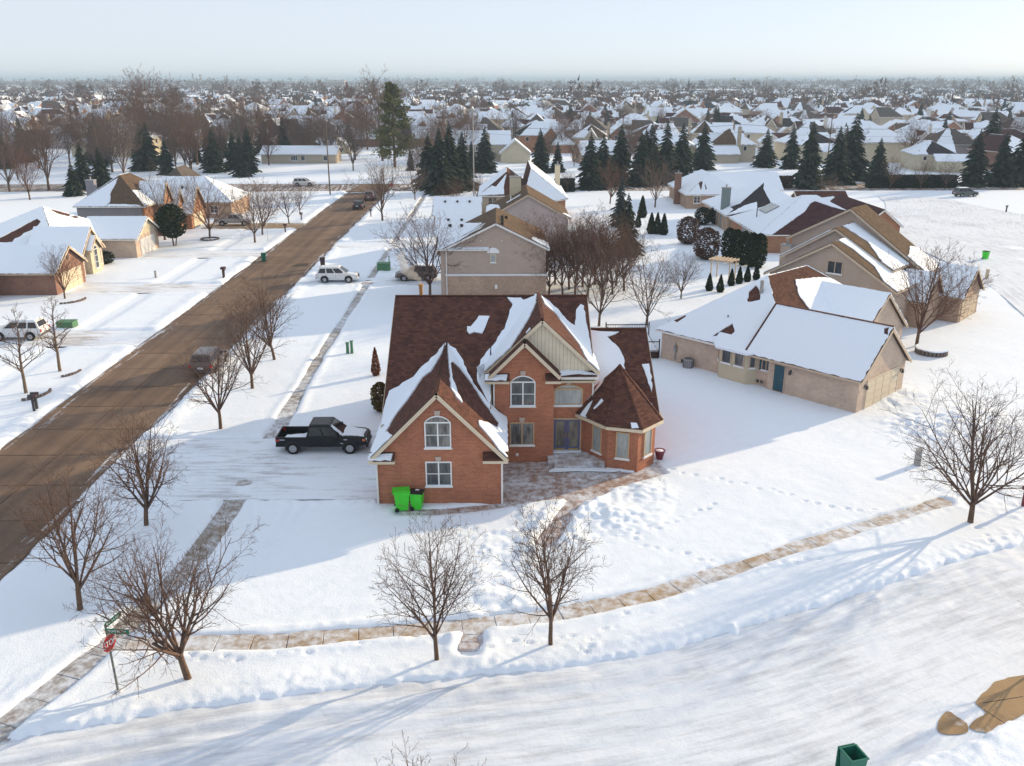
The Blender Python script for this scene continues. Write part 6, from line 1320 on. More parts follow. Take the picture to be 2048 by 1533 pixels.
# ------------------------------------------------------------------ bins, mailboxes, signs, boxes
def bin_cart(label, loc, rz, body, lid, open_=False, w=0.62, d=0.70, h=1.05, sticker=False, group='wheeled bins', tilt=0.0):
    root = empty('wheeled_bin', loc, rz); tag(root, label, 'bin', group)
    if tilt: root.rotation_euler = (tilt, 0, rz)
    b = MB(); x0, y0 = w * 0.40, d * 0.38; x1, y1 = w / 2, d / 2; vs = []
    ringo = [(x0, y0, 0.06), (x1, y1, h), (x1 + 0.03, y1 + 0.03, h), (x1 + 0.03, y1 + 0.03, h + 0.05), (x1 - 0.03, y1 - 0.03, h + 0.05), (x0 - 0.03, y0 - 0.03, 0.12)]
    for (x, y, z) in ringo: vs += [(-x, -y, z), (x, -y, z), (x, y, z), (-x, y, z)]
    fs = [(k * 4 + i, k * 4 + (i + 1) % 4, k * 4 + 4 + (i + 1) % 4, k * 4 + 4 + i) for k in range(5) for i in range(4)] + [(3, 2, 1, 0), (20, 21, 22, 23)]
    b.add(vs, fs); b.box(-w * .30, w * .30, -d / 2 - 0.012, -d / 2 + 0.04, h * .55, h * .60); b.build('body', MAT[body], root)
    l = MB()
    if not open_: l.box(-w / 2 - .04, w / 2 + .04, -d / 2 - .05, d / 2 + .05, h + .052, h + .09); l.box(-w / 2 + .06, w / 2 - .06, -d / 2 + .08, d / 2 - .08, h + .09, h + .125, 0, 0.02)
    else: l.box(-w / 2 - .02, w / 2 + .02, d / 2 + .08, d / 2 + .12, .15, h + .02)
    lo = l.build('lid', MAT[lid], root)
    if sticker: q = MB(); q.box(.02, .20, -.12, .10, h + .126, h + .130); q.build('sticker', MAT['paper_white'], lo)
    for sg in (-1, 1): q = MB(); q.tube((sg * w * .44 - .03, d * .34, .12), (sg * w * .44 + .03, d * .34, .12), .13, .13, 12); q.build('wheel', MAT['black_plastic'], root)
    q = MB(); q.tube((-w * .40, d / 2 + .07, h - .02), (w * .40, d / 2 + .07, h - .02), .018, .018, 6); q.build('handle', MAT[body], root)
    return root
bin_cart('big lime green wheeled bin with green lid at the garage wall', (-5.62, 45.55, -0.04), radians(100), 'lime_plastic', 'lime_plastic', w=0.74, d=0.86, h=1.12, group='lime bins at the garage')
bin_cart('smaller lime green wheeled bin with black lid and white sticker', (-4.76, 45.62, -0.04), radians(80), 'lime_plastic', 'black_plastic', w=0.62, d=0.70, h=1.0, sticker=True, group='lime bins at the garage')
bin_cart('dark green bin without lid at the kerb left of the street', base(528, 522), 0.2, 'green_plastic', 'green_plastic'); p = G(1678, 1560); bin_cart('open dark green bin at the bottom edge', (12.1, 24.72, -0.05), 0.25, 'green_plastic', 'green_plastic', open_=True, w=0.62, d=0.68, h=1.10)
bin_cart('lime and black bin by the turning circle road', base(1970, 519), 0.5, 'lime_plastic', 'black_plastic'); bin_cart('dark green bin on the turning circle snow', base(1760, 440), 0.3, 'green_plastic', 'green_plastic')
p = G(1702, 424); bin_cart('lime bin peeping over the tan house ridge, left one', (p[0] + 0.3, p[1], 0), 0.1, 'lime_plastic', 'lime_plastic', h=1.3); p = G(1712, 424); bin_cart('lime bin peeping over the tan house ridge, right one', (p[0] + 0.6, p[1], 0), 0.1, 'lime_plastic', 'lime_plastic', h=1.3)
bin_cart('brown bin behind the white sport utility car', base(646, 535), 0.1, 'brown_plastic', 'brown_plastic', h=1.1)
p = base(838, 428); 
def mailbox(label, loc, rz, n=1, mat='metal_dark', post='metal_dark', h=1.05):
    root = empty('mailbox', loc, rz); tag(root, label, 'mailbox')
    for k in range(n):
        y = (k - (n - 1) / 2) * 0.55; q = MB(); q.box(-.08, .08, y - .10, y + .10, -.2, h - .02); q.bar((.02, y, h - .35), (.30, y, h - .05), .06, .06); q.build('post', MAT[post], root)
        b = MB(); pts = [(-.28, y - .11, h), (-.28, y + .11, h), (-.28, y + .11, h + .13)] + [(-.28, y + .11 * cos(t), h + .13 + .11 * sin(t)) for t in np.linspace(0.2, pi - 0.2, 7)] + [(-.28, y - .11, h + .13)]; b.prism(pts, (.56, 0, 0)); b.build('box', MAT[mat], root)
        f = MB(); f.box(.16, .20, y - .13, y - .11, h + .05, h + .22); f.build('flag', MAT['sign_red'], root)
    if n > 1: q = MB(); q.box(-.06, .06, -.5, .5, h - .10, h - .02); q.build('crossbar', MAT[post], root)
    return root
mailbox('pair of black mailboxes on posts by the brown street', base(72, 822), 0.15, 2); mailbox('brown double mailbox on the left verge', base(448, 557), 0.1, 2, 'brown_plastic', 'deck_wood'); mailbox('small brown mailbox on the far left verge', base(603, 441), 0, 1, 'brown_plastic', 'deck_wood'); mailbox('brown mailbox beyond the silver pickup driveway', base(571, 467), 0, 1, 'brown_plastic', 'deck_wood'); mailbox('dark mailbox on the right verge near the lone tree', base(742, 434), pi, 1, 'metal_dark', 'deck_wood'); mailbox('dark mailbox at the far turning circle', base(2012, 425), 0.5, 1, 'metal_dark', 'metal_dark')
mailbox('brick-red mailbox post at the right edge of the verge', base(2047, 1012), 0.4, 1, 'maroon_glaze', 'maroon_glaze')
# stop sign with two street-name blades
sb = base(237, 1384); ss = empty('stop_sign', sb, 0); tag(ss, 'red stop sign on a leaning steel post with two green street blades', 'sign')
top = Vector((-0.10, 0.04, 3.05)); q = MB(); q.bar((0.0, 0, -0.3), top, 0.06, 0.06); q.build('post', MAT['sign_steel'], ss); q = MB(); q.box(-.12, .12, -.10, .10, -.05, .06); q.build('post_base', MAT['walk_concrete'], ss)
def face_board(parent, name, outline, ctr, yawdeg, mat, th=0.015):
    o = empty(name, ctr, radians(yawdeg), parent); return o
fc = MB(); Ro = 0.40; oc = [(Ro * cos(radians(22.5 + 45 * k)), 0.0, Ro * sin(radians(22.5 + 45 * k))) for k in range(8)]
fc.prism(oc, (0, 0.012, 0), 1); fc.prism([(x * .94, -.004, z * .94) for x, _, z in oc], (0, 0.006, 0)); plate = fc.build('plate', [MAT['sign_red'], MAT['sign_white']], ss, loc=(-0.03, 0.0, 2.25), rz=radians(74)); plate.rotation_euler = (0, radians(2), radians(74))
def text(parent, body, size, loc, mat, name='lettering', rx=pi / 2):
    c = bpy.data.curves.new(name, 'FONT'); c.body = body; c.size = size; c.align_x = 'CENTER'; c.align_y = 'CENTER'; c.extrude = 0.003; c.offset = 0.004; c.materials.append(MAT[mat])
    t = bpy.data.objects.new(name, c); COL.objects.link(t); bpy.context.view_layer.update(); me = bpy.data.meshes.new_from_object(t.evaluated_get(bpy.context.evaluated_depsgraph_get())); bpy.data.objects.remove(t)
    me.materials.clear(); me.materials.append(MAT[mat]); o = bpy.data.objects.new(name, me); o.location = loc; o.rotation_euler = (rx, 0, 0); return link(o, parent)
tx = text(plate, 'STOP', 0.33, (0, -0.012, 0), 'sign_white'); tx.scale = (0.82, 1.15, 1)
for (rz, z) in ((radians(-6), 2.80), (radians(74), 3.00)):
    q = MB(); q.box(0.0, 0.95, -.006, .006, -.11, .11); bl = q.build('street_blade', MAT['sign_green'], ss, loc=(-0.10, 0.0, z), rz=rz)
    q = MB(); rr = random.Random(int(z * 10))
    x = .10
    while x < .82: w = rr.uniform(.03, .06); q.box(x, x + w * .35, -.009, -.006, -.045, .045); q.box(x + w * .35, x + w, -.009, -.006, rr.choice((-.045, .0, .03)), rr.choice((-.03, .015, .045)) + .012) if rr.random() < .8 else None; x += w + .022
    q.build('blade_marks', MAT['sign_white'], bl)
def ubox(name, label, loc, parts, mat, cat='utility box', rz=0.0):
    root = empty(name, loc, rz); tag(root, label, cat)
    for (nm, x0, x1, y0, y1, z0, z1) in parts: q = MB(); q.box(x0, x1, y0, y1, z0, z1, 0, 0.02); q.box(x0 - .03, x1 + .03, y0 - .03, y1 + .03, z1, z1 + .05); q.build(nm, MAT[mat], root)
    return root
ubox('utility_pedestal', 'pair of slim green pedestals on the lawn left of the brick house', base(700, 707), [('cabinet', -.32, -.06, -.12, .12, -.1, .95), ('cabinet', .06, .30, -.12, .12, -.1, 1.1)], 'utility_green'); ubox('transformer_box', 'low green transformer box near the white car at the left edge', base(135, 654), [('cabinet', -.8, .8, -.6, .6, -.1, .55)], 'utility_green'); ubox('transformer_box', 'green transformer box beside the driveway of the tan sided house', base(768, 540), [('cabinet', -.8, .8, -.6, .6, -.1, .85), ('post', .5, .65, .9, 1.05, -.1, 1.5)], 'utility_green'); ubox('utility_pedestal', 'grey upright pedestal on the snow left of the large bare tree', base(1834, 930), [('cabinet', -.16, .16, -.16, .16, -.2, 1.05)], 'galvanised'); ubox('utility_pedestal', 'small grey post box on the lawn of the arched-window house', base(312, 556), [('cabinet', -.12, .12, -.12, .12, -.1, .8)], 'galvanised'); ubox('utility_pedestal', 'tan post box near the turning circle road', base(1973, 558), [('cabinet', -.16, .16, -.16, .16, -.1, 1.1)], 'tan_trim')
# air conditioner, planter pot, deck, pergola
a = empty('air_conditioner', base(1376, 735)); tag(a, 'round grey air conditioner unit at the pale brick wall', 'air conditioner'); q = MB(); q.lathe([(.44, 0), (.44, .70), (.40, .76), (.30, .74), (.05, .70)], 20); q.build('housing', MAT['metal_grey'], a)
for k in range(16): t = k * pi / 8; q = MB(); q.box(-.012, .012, -.012, .012, .05, .66); q.build('fin', MAT['metal_dark'], a, loc=(.45 * cos(t), .45 * sin(t), 0))
q = MB(); [q.bar((.38 * cos(t), .38 * sin(t), .77), (-.38 * cos(t), -.38 * sin(t), .77), .015, .015) for t in (0, .79, 1.57, 2.36)]; q.build('fan_guard', MAT['metal_dark'], a)
a = empty('flower_pot', (10.15, 52.3, gz(10.15, 52.3))); tag(a, 'dark red glazed pot beside the turret', 'flower pot'); q = MB(); q.lathe([(.20, 0), (.30, .45), (.36, .55), (.36, .62), (.29, .62), (.26, .50)], 18); q.build('pot', MAT['maroon_glaze'], a); q = MB(); q.lathe([(.29, .50), (.28, .57), (.12, .62), (.01, .63)], 14); q.build('snow_fill', MAT['roof_snow'], a)
dk = empty('deck', (11.4, 75.6, 0)); tag(dk, 'dark wooden deck with spindle railing behind the brick house', 'deck')
q = MB(); q.box(-1.6, 2.4, -1.5, 4.2, .0, .55); q.build('platform', MAT['deck_wood'], dk); snow_slab(dk, [(-1.5, -1.4, .56), (2.3, -1.4, .56), (2.3, 4.1, .56), (-1.5, 4.1, .56)], None, t=.12, name='snow_cover')
for (p0, p1) in (((-.9, -1.5), (2.4, -1.5)), ((-1.6, 4.2), (2.4, 4.2)), ((-1.6, -1.5), (-1.6, 4.2))):
    p0 = Vector((*p0, .55)); p1 = Vector((*p1, .55)); n = int((p1 - p0).length / .22); q = MB(); q.bar(p0 + Vector((0, 0, .95)), p1 + Vector((0, 0, .95)), .07, .07); q.bar(p0 + Vector((0, 0, .12)), p1 + Vector((0, 0, .12)), .05, .05); q.build('handrail', MAT['deck_wood'], dk)
    for k in range(n + 1): r = p0.lerp(p1, k / n); q = MB(); w = .05 if 0 < k < n else .09; q.box(r.x - w / 2, r.x + w / 2, r.y - w / 2, r.y + w / 2, .1 if k in (0, n) else .62, 1.5 if 0 < k < n else 1.75); q.build('spindle' if 0 < k < n else 'post', MAT['white_trim' if 0 < k < n else 'deck_wood'], dk)
pg = empty('pergola', base(1445, 560), radians(-40)); tag(pg, 'pale timber pergola between the pointed cedars', 'pergola')
for x in (-1.2, 1.2):
    for y in (-.8, .8): q = MB(); q.box(x - .06, x + .06, y - .06, y + .06, -.1, 2.3); q.build('post', MAT['tan_trim'], pg)
for y in (-.8, .8): q = MB(); q.box(-1.6, 1.6, y - .04, y + .04, 2.3, 2.45); q.build('beam', MAT['tan_trim'], pg)
for k in range(7): x = -1.4 + k * .467; q = MB(); q.box(x - .04, x + .04, -1.2, 1.2, 2.45, 2.58); q.build('rafter', MAT['tan_trim'], pg)
def stone_ring(label, c, r, h, a0=0.0, a1=6.283, n=26, mat='stone_edging', w=.22):
    root = empty('stone_ring', (c[0], c[1], 0)); tag(root, label, 'garden edging')
    q = MB(); L = (a1 - a0) * r / n; q.box(-w / 2, w / 2, -L / 2 + .012, L / 2 - .012, -.2, h, 0, .02); me = q.mesh('stone', MAT[mat]); rr = random.Random(int(c[0] * 10))
    for k in range(n): t = a0 + (k + .5) * (a1 - a0) / n; mobj('stone', me, root, (r * cos(t), r * sin(t), rr.uniform(-.02, .02)), t + rr.uniform(-.05, .05))
    return root
c = G(1862, 707); rgn = stone_ring('raised ring of dark stones capped with snow under the spreading tree', c, 1.25, .45); snow_slab(rgn, [(1.38 * cos(t), 1.38 * sin(t), .45) for t in np.linspace(0, 6.283, 24, endpoint=False)], None, [[(0.9 * cos(t), 0.9 * sin(t)) for t in np.linspace(0, 6.283, 12, endpoint=False)]] if 0 else [], t=.10) 
c = G(52, 787); stone_ring('curved stone kerb behind the twin black mailboxes', c, 1.7, .16, -1.3, .5, 9); c = G(120, 744); stone_ring('curved stone kerb around the slender tree', c, 1.6, .16, -1.1, .2, 7); c = G(130, 600); stone_ring('curved stone kerb around the low spreading tree', c, 2.1, .18, -1.4, .3, 10); c = G(420, 479); stone_ring('small stone ring around the tree left of the silver pickup', c, 1.3, .18, 0, 6.283, 18)
q = MB(); c = G(1850, 722)
# lamp posts, utility poles and wires
def pole(name, label, x, y, h, r=.14, arms=(), mat='pole_wood', cat='utility pole'):
    root = empty(name, (x, y, 0)); tag(root, label, cat); q = MB(); q.tube((0, 0, -.5), (0, 0, h), r, r * .62, 10); q.build('post', MAT[mat], root)
    for (z, w, rz) in arms: q = MB(); q.box(-w / 2, w / 2, -.05, .05, z - .06, z + .06); q.build('crossarm', MAT[mat], root, rz=rz)
    return root
pole('utility_pole', 'tall wooden utility pole at the left corner of the crossing', -35.9, 191.8, 15.0, .16, ((14.3, 2.2, .2), (12.8, 1.6, .2))); pole('utility_pole', 'tall pale pole among the spruces right of the crossing', -5.4, 188.5, 17.5, .15, ((16.8, 2.0, .2),), 'galvanised'); pole('utility_pole', 'distant wooden pole among the big spruces on the right', 83.5, 231.9, 15.2, .16, ((14.6, 2.2, .2),)); pole('utility_pole', 'wooden pole behind the bare trees on the far left', -94, 216, 12.5, .15, ((12, 2.0, .2),)); pole('utility_pole', 'wooden pole beyond the cream sided house', 31, 232, 14.5, .15, ((14, 2.0, .2),))
lp = pole('lamp_post', 'dark lamp post right of the lone verge tree', -22.4, 190.2, 7.5, .07, (), 'metal_dark', 'lamp post'); q = MB(); q.bar((0, 0, 7.3), (-1.4, 0, 7.6), .06, .06); q.box(-1.9, -1.3, -.12, .12, 7.52, 7.66); q.build('lamp_head', MAT['metal_dark'], lp)
p = base(536, 483); lp = pole('sign_post', 'thin grey signpost on the left verge', p[0], p[1], 2.9, .035, (), 'galvanised', 'sign'); q = MB(); q.box(-.02, .02, -.22, .22, 2.3, 2.85); q.build('plate', MAT['galvanised'], lp)
p = base(787, 393); lp = pole('sign_post', 'small stop sign post at the far crossing', p[0] - .3, p[1], 3.0, .04, (), 'galvanised', 'sign'); q = MB(); q.prism([(.38 * cos(radians(22.5 + 45 * k)), -.05, 2.4 + .38 * sin(radians(22.5 + 45 * k))) for k in range(8)], (0, .02, 0)); q.build('plate', MAT['sign_red'], lp); q = MB(); q.box(-.45, .45, -.01, .01, 2.95, 3.12); q.build('street_blade', MAT['sign_green'], lp)
def wire(label, pts, sag=1.0, r=.02):
    S = []
    for a, b2 in zip(pts[:-1], pts[1:]):
        n = 14
        P = [np.array(a) * (1 - t) + np.array(b2) * t - np.array([0, 0, sag * 4 * t * (1 - t)]) for t in np.linspace(0, 1, n)]
        S += [(*P[i], *P[i + 1], r, r) for i in range(n - 1)]
    o = mobj('overhead_wire', segs_mesh('overhead_wire', S, MAT['metal_dark'], 3)); tag(o, label, 'wire', 'overhead wires')
for k, (dz, dy) in enumerate(((14.3, -.9), (14.3, .9), (12.8, 0))): wire(['front top wire strung along the cross road', 'rear top wire strung along the cross road', 'lower wire strung along the cross road'][k], [(-250, 191 + dy, dz), (-150, 191.5 + dy, dz), (-94, 191.8 + dy, dz), (-35.9, 191.8 + dy, dz), (-5.4, 188.5 + dy, dz), (50, 190 + dy, dz), (120, 191 + dy, dz), (220, 192 + dy, dz)])
# ------------------------------------------------------------------ the subdivision beyond the cross road
rf = random.Random(77)
WALLS = ['tan_brick', 'brown_brick', 'beige_siding', 'white_siding', 'orange_brick', 'grey_siding', 'cream_siding']
ROOFS = ['brown_shingle', 'charcoal_shingle', 'grey_shingle', 'maroon_shingle', 'umber_shingle']
protos = []
for k in range(14):
    Hh = House('far_house', '', 0, 0, 0); wl = WALLS[k % 7]; rfm = ROOFS[k % 5]; two = k % 3 != 1
    ze = 5.2 if two else 2.8; w = rf.uniform(11, 15); d = rf.uniform(9, 12); zr = ze + rf.uniform(2.8, 4.2)
    Hh.block('m', -w / 2, w / 2, -d / 2, d / 2, ze, zr, 'u', wl, rfm, oh=.4, hip=((1, 1), (0, 0), (1, 0))[k % 3], trim='white_trim')
    gx0 = rf.choice((-w / 2 - 3.5, w / 2 - 4)); gw = rf.uniform(6.5, 8)
    Hh.block('g', gx0, gx0 + gw, -d / 2 - rf.uniform(3.5, 6), 0.5, 2.7 if k % 2 else 3.4, 2.7 + rf.uniform(2.6, 3.8), 'v', wl, rfm, oh=.35, hip=((0, 0), (1, 0))[k % 4 == 3], trim='white_trim')
    g0 = rf.uniform(-3, 1); Hh.block('c', g0, g0 + 4.2, -d / 2 - 1.2, 0.0, ze, ze + rf.uniform(2.2, 3.0), 'v', wl, rfm, oh=.3, trim='white_trim')
    for key in [q for q in Hh.planes if '.' in q]:
        u = rf.random()
        if u < .62: Hh.snow_full(key, seed=k, step=1.0, amp=.12)
        elif u < .88:
            j = lambda: rf.uniform(-.12, .12)
            a = rf.uniform(.3, .7); Hh.snow_st(key, [rf.choice(([(0, 0), (1, 0), (1, a + j()), (.7, a + j()), (.4, a + j()), (0, a + j())], [(0, 0), (a, 0), (a + j(), .3), (a + j(), .6), (a, 1), (0, 1)], [(1, 0), (1, 1), (a, 1), (a + j(), .6), (a + j(), .3), (a, 0)]))], seed=k, step=.6, amp=.15)
    for u in (-w / 3, 0.5, w / 3): Hh.window(u, -d / 2, ze - 1.9, -90, 1.1, 1.3, cols=1, rows=1, sill=False, glass='dark_glass')
    if two: Hh.window(w / 3, -d / 2, .9, -90, 1.3, 1.4, cols=1, rows=1, sill=False, glass='dark_glass')
    for v in (-d / 4, d / 4): Hh.window(w / 2, v, ze - 1.9, 0, 1.0, 1.3, cols=1, rows=1, sill=False, glass='dark_glass'); Hh.window(-w / 2, v, ze - 1.9, 180, 1.0, 1.3, cols=1, rows=1, sill=False, glass='dark_glass')
    if k % 2: Hh.chimney(w / 2 + .3, 1, 0, zr + .6, 1.0, .8, wl)
    reg_kids(Hh.root); protos.append((Hh.root, wl, rfm, two))
# lots: rows of back-to-back houses on gently bent streets
spots = []
y = 236.0; row = 0
taken = [(-85, -12, 200, 300), (-24, 16, 200, 292), (-300, -12, 200, 262), (14, 40, 200, 262), (40, 400, 200, 246)]
while y < 3200:
    gap = 27 if row % 2 == 0 else 36
    half = 0.62 * y + 40; x = -half + rf.uniform(0, 15)
    while x < half:
        yy = y + 10 * sin(x / 90 + row * .6) + rf.uniform(-2.5, 2.5)
        wooded = x < -12 and yy < 330
        if not any(a < x < b2 and c < yy < d for a, b2, c, d in taken) and rf.random() > (.55 if wooded else .06): spots.append((x, yy, row))
        x += rf.uniform(17, 22) * (1 + y / 6000)
    y += gap * (1 + y / 5000); row += 1
spots = [s for s in spots if abs(s[0] - s[1] * 0.0135) < 0.60 * s[1] + 8]
spots.sort(key=lambda s: s[1]); near_s, far_s = spots[:285], spots[285:]
WN = {'tan_brick': 'tan brick', 'brown_brick': 'dark brick', 'beige_siding': 'beige', 'white_siding': 'white sided', 'orange_brick': 'orange brick', 'grey_siding': 'grey', 'cream_siding': 'cream'}
first = [True] * len(protos)
for (x, yy, row) in near_s:
    k = rf.randrange(len(protos)); root, wl, rfm, two = protos[k]
    o = root if first[k] else copy_tree(root); first[k] = False
    o.location = (x, yy, 0); o.rotation_euler = (0, 0, (0 if row % 2 == 0 else pi) + rf.choice((0, 0, 0, pi / 2, -pi / 2)) + rf.uniform(-.25, .25)); s = rf.uniform(.9, 1.12); o.scale = (s * rf.choice((-1, 1)) if 0 else s, s, s * rf.uniform(.92, 1.1))
    tag(o, 'small %s %s house with snowy roof in the distant subdivision' % (WN[wl], 'two-storey' if two else 'one-storey'), 'house', 'houses of the distant subdivision')
for k, f in enumerate(first):
    if f: protos[k][0].location = (200, 900, 0); tag(protos[k][0], 'small house with snowy roof in the distant subdivision', 'house', 'houses of the distant subdivision')
# the houses farther still: one mass
V = []; F = []; MI = []
fm = [MAT['roof_snow'], MAT['charcoal_shingle'], MAT['brown_shingle'], MAT['tan_siding'], MAT['white_siding'], MAT['brown_brick']]
for (x, yy, row) in far_s:
    for part in range(2):
        w, d = (rf.uniform(5, 7.5), rf.uniform(4, 6)) if part == 0 else (rf.uniform(3, 4), rf.uniform(5, 7)); ze = rf.choice((2.8, 5.2)) if part == 0 else 2.8; zr = ze + rf.uniform(2.5, 4.2); a = rf.uniform(0, 6.28); ca, sa = cos(a), sin(a); hp = rf.choice((0, w * .55)); b = len(V); ox, oy = (0, 0) if part == 0 else (rf.uniform(-5, 5), rf.uniform(-5, 5))
        pts = [(-w, -d, -.3), (w, -d, -.3), (w, d, -.3), (-w, d, -.3), (-w, -d, ze), (w, -d, ze), (w, d, ze), (-w, d, ze), (-w + hp, 0, zr), (w - hp, 0, zr)]
        V += [(x + ox + px_ * ca - py_ * sa, yy + oy + px_ * sa + py_ * ca, pz) for px_, py_, pz in pts]; wm = rf.choice((3, 4, 5))
        rm = lambda: rf.choice((0, 0, 0, 1, 2))
        F += [(b, b + 1, b + 5, b + 4), (b + 1, b + 2, b + 6, b + 5), (b + 2, b + 3, b + 7, b + 6), (b + 3, b, b + 4, b + 7), (b + 4, b + 5, b + 9, b + 8), (b + 6, b + 7, b + 8, b + 9), (b + 5, b + 6, b + 9, b + 9), (b + 7, b + 4, b + 8, b + 8)]; MI += [wm] * 4 + [rm(), rm(), wm if hp == 0 else rm(), wm if hp == 0 else rm()]
me = bpy.data.meshes.new('far_houses'); me.from_pydata(V, [], [tuple(dict.fromkeys(f)) for f in F])
for m in fm: me.materials.append(m)
me.polygons.foreach_set('material_index', MI); me.update()
tag(mobj('far_houses', me), 'mass of snowy roofs fading towards the horizon', None, kind='stuff')
print('houses', len(near_s), len(far_s))
# bare trees and conifers between them, individually
occ = [(s[0], s[1]) for s in near_s]
def free(x, y, r=7): return all((x - a) ** 2 + (y - b2) ** 2 > r * r for a, b2 in occ)
def wood_tree(x, y, m, sc, lab, grp, nm='bare_tree'):
    o = empty(nm, (x, y, 0), rf.uniform(0, 6.28)); o.scale = (sc, sc, sc * rf.uniform(.9, 1.15)); tag(o, lab, 'tree', grp); mobj('trunk', m[0], o); mobj('crown', m[1], o)
# big named ones on the left
for (px_, py_, h, v, lab) in [(300, 300, 24, 1, 'very tall bare tree rising above the horizon on the left'), (345, 315, 21, 0, 'tall bare tree right of the tallest one'), (268, 305, 20, 0, 'tall slanting bare tree left of the tallest one'), (465, 400 - 80, 15, 2, 'bare tree behind the orange brick house'), (765, 322, 19, 0, 'tall bare tree left of the yellow-green pine'), (735, 300, 17, 1, 'reddish bare tree left behind the pine'), (710, 290, 18, 1, 'reddish bare tree farther left behind the pine'), (395, 330, 17, 0, 'bare tree in the grey clump behind the brown hip roof'), (225, 345, 15, 2, 'bare tree left of the clump behind the brown hip roof'), (20, 385, 14, 2, 'bare tree at the far left edge by the cross road'), (98, 380, 15, 0, 'pale bare tree near the left edge by the cross road'), (60, 400, 9, 1, 'low bare tree below the pale ones at the left edge')]:
    p = G(px_, py_); wood_tree(p[0], p[1], BIGV[v], h / 17.0, lab, 'big bare trees beyond the cross road')
n = 0
while n < 80:
    y = rf.uniform(218, 345); x = rf.uniform(-0.62 * y, -0.03 * y if rf.random() < .9 else .3 * y)
    if -75 < x < -40 and y < 272: continue
    if -38 < x < -20 and y < 290: continue
    n += 1; wood_tree(x, y, BIGV[rf.randrange(3)], rf.uniform(.45, .88), 'bare tree in the wooded lots beyond the cross road', 'bare trees of the wooded lots')
n = 0
while n < 16:
    y = rf.uniform(222, 330); x = rf.uniform(-0.6 * y, -0.1 * y)
    if -75 < x < -20 and y < 290: continue
    n += 1; wood_tree(x, y, SPR[rf.randrange(4)], rf.uniform(.7, 1.2), 'dark conifer among the bare trees of the wooded lots', 'conifers of the wooded lots', 'conifer_tree')
n = 0
while n < 150:
    y = 225 + 420 * rf.random() ** .8; x = rf.uniform(-.6, .62) * y
    if not free(x, y, 8): continue
    n += 1
    if rf.random() < .58: wood_tree(x, y, BIGV[rf.randrange(3)], rf.uniform(.35, .7), 'bare tree between the distant houses', 'bare trees between the distant houses')
    else: wood_tree(x, y, SPR[rf.randrange(4)], rf.uniform(.6, 1.1), 'dark conifer between the distant houses', 'conifers between the distant houses', 'conifer_tree')
# brush along the back of the brick-house lots
# far wood: countless small crowns
def far_wood(name, label, n, yr, dens, hr, mat, seed, tri=26, xr=.64):
    rng = np.random.RandomState(seed); y = yr[0] + (yr[1] - yr[0]) * rng.rand(n) ** dens; x = (rng.rand(n) * 2 - 1) * (xr * y + 60); h = rng.uniform(hr[0], hr[1], n) * (0.9 + (0.0 if tri > 20 else 1.7) * np.clip(vnoise(x, y, 420, seed + 5) + 0.6 * vnoise(x, y, 130, seed + 6), 0, 1)); r = h * rng.uniform(.28, .45, n)
    u = rng.normal(0, 1, (n, tri, 3)); u /= np.linalg.norm(u, axis=2, keepdims=True); u *= rng.rand(n, tri, 1) ** .4
    C = np.stack([x, y, h * .58], 1)[:, None, :] + u * np.stack([r, r, h * .42], 1)[:, None, :]
    s = (h * .085)[:, None, None]; T = C[:, :, None, :] + rng.normal(0, 1, (n, tri, 3, 3)) * s[..., None] * np.array([.8, .8, 1.3])
    V = T.reshape(-1, 3); F = np.arange(len(V)).reshape(-1, 3)
    tr = np.stack([np.stack([x - .25, y, -x * 0], 1), np.stack([x + .25, y, -x * 0], 1), np.stack([x, y, h * .7], 1)], 1).reshape(-1, 3)
    V = np.concatenate([V, tr]); F = np.concatenate([F, np.arange(len(tr)).reshape(-1, 3) + len(F) * 3])
    V[:, 2] = np.maximum(V[:, 2], -.1)
    tag(mobj(name, np_mesh(name, V, F, MAT[mat])), label, None, kind='stuff')
far_wood('far_wood', 'brown bare woods scattered through the far suburb', 5500, (600, 2400), .8, (8, 15), 'brown_leaf', 1, 22)
far_wood('far_wood', 'dark conifers scattered through the far suburb', 1500, (600, 2400), .8, (7, 13), 'spruce_needle', 2, 22)
far_wood('far_wood', 'grey belt of woods along the horizon', 6500, (2300, 5200), .9, (13, 22), 'brown_leaf', 3, 16)
far_wood('far_wood', 'tall bare crowns standing out along the far treeline', 170, (800, 2300), .8, (15, 26), 'brown_leaf', 8, 60)
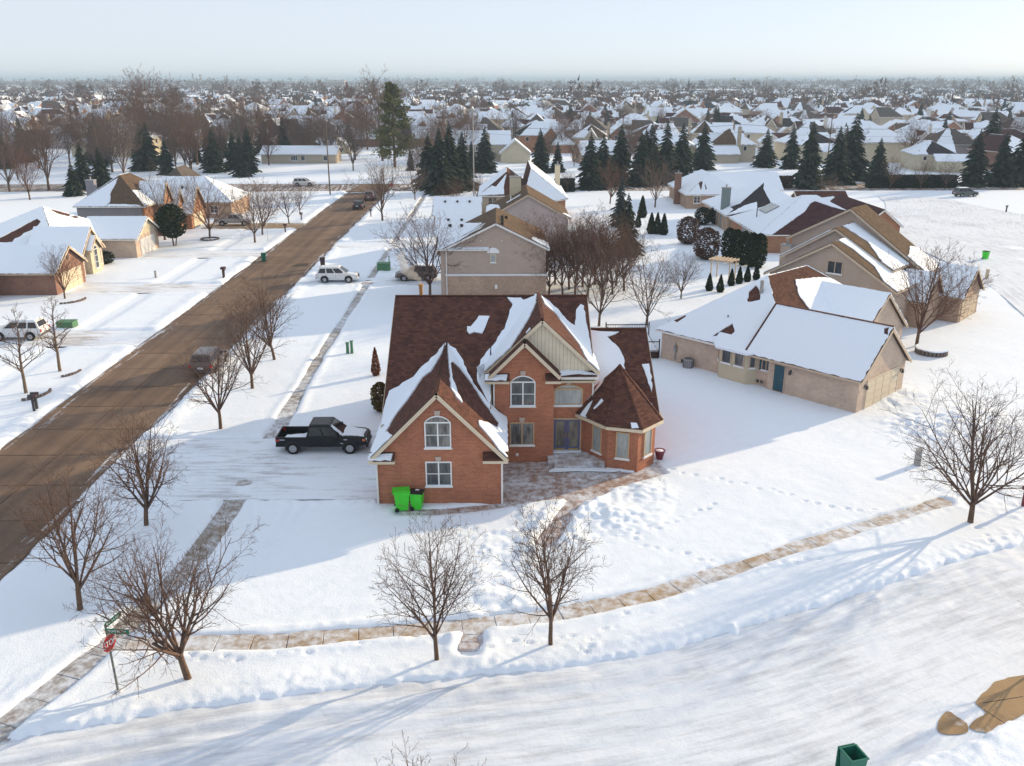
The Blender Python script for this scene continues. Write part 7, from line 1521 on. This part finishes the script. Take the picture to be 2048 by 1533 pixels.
# low long buildings near the horizon
for (x, y, w, d, h, m, lab) in [(330, 1500, 120, 40, 7, 'orange_brick', 'long low red-brick building near the horizon, right'), (235, 1480, 90, 40, 6, 'beige_siding', 'long low beige building near the horizon'), (160, 1500, 60, 30, 6, 'beige_siding', 'pale low building left of the beige one near the horizon'), (-520, 3000, 60, 40, 24, 'grey_siding', 'small blocky tower on the horizon at the left')]:
    hb = House('far_building', lab, x, y, 0, 'building'); hb.block('m', -w / 2, w / 2, -d / 2, d / 2, h, h + 2.0, 'u', m, 'grey_shingle', oh=.5, hip=(1, 1), trim='white_trim'); hb.snow_full('m.lo', step=8, amp=.1); hb.snow_full('m.hi', step=8, amp=.1)
    for k in range(8): hb.window(-w / 2 + w * (k + .5) / 8, -d / 2, h * .3, -90, w / 14, h * .4, cols=1, rows=1, sill=False)
# steam over the flue of the brick house
st_m = NT('steam'); st_m.t.nodes.remove(st_m.b); pv = st_m.n('ShaderNodeVolumePrincipled'); pv.inputs['Color'].default_value = (.96, .96, .96, 1); pv.inputs['Density'].default_value = 1.3; st_m.l(pv.outputs[0], st_m.out.inputs['Volume'])
bm = bmesh.new(); rr = random.Random(6); ctr = [(-5.55, 61.2, 9.62, .13), (-5.68, 61.25, 9.85, .20), (-5.95, 61.3, 10.05, .28), (-6.3, 61.4, 10.2, .33), (-6.62, 61.5, 10.45, .36), (-6.75, 61.5, 10.85, .36), (-6.95, 61.6, 11.25, .30), (-6.8, 61.6, 11.55, .20), (-6.1, 61.5, 10.6, .18)]
for (x, y, z, r) in ctr: bmesh.ops.create_icosphere(bm, subdivisions=2, radius=r, matrix=Matrix.Translation((x, y, z)) @ Matrix.Diagonal((rr.uniform(.9, 1.3), 1, rr.uniform(.8, 1.25), 1)))
me = bpy.data.meshes.new('steam'); bm.to_mesh(me); bm.free(); me.materials.append(st_m.mat)
so = mobj('steam', me); md = so.modifiers.new('fuse', 'REMESH'); md.mode = 'VOXEL'; md.voxel_size = 0.06
tag(so, 'wisp of steam drifting from the flue of the brick house', None, kind='stuff')
# winter haze in the air
hz = NT('haze'); hz.t.nodes.remove(hz.b); pv = hz.n('ShaderNodeVolumePrincipled'); pv.inputs['Color'].default_value = (.58, .78, 1.0, 1); pv.inputs['Density'].default_value = HAZE; hz.l(pv.outputs[0], hz.out.inputs['Volume'])
q = MB(); q.box(-24600, 24600, -30600, 30600, -1.5, 46.0); tag(q.build('haze', hz.mat), 'pale winter haze over the neighbourhood', None, kind='stuff')
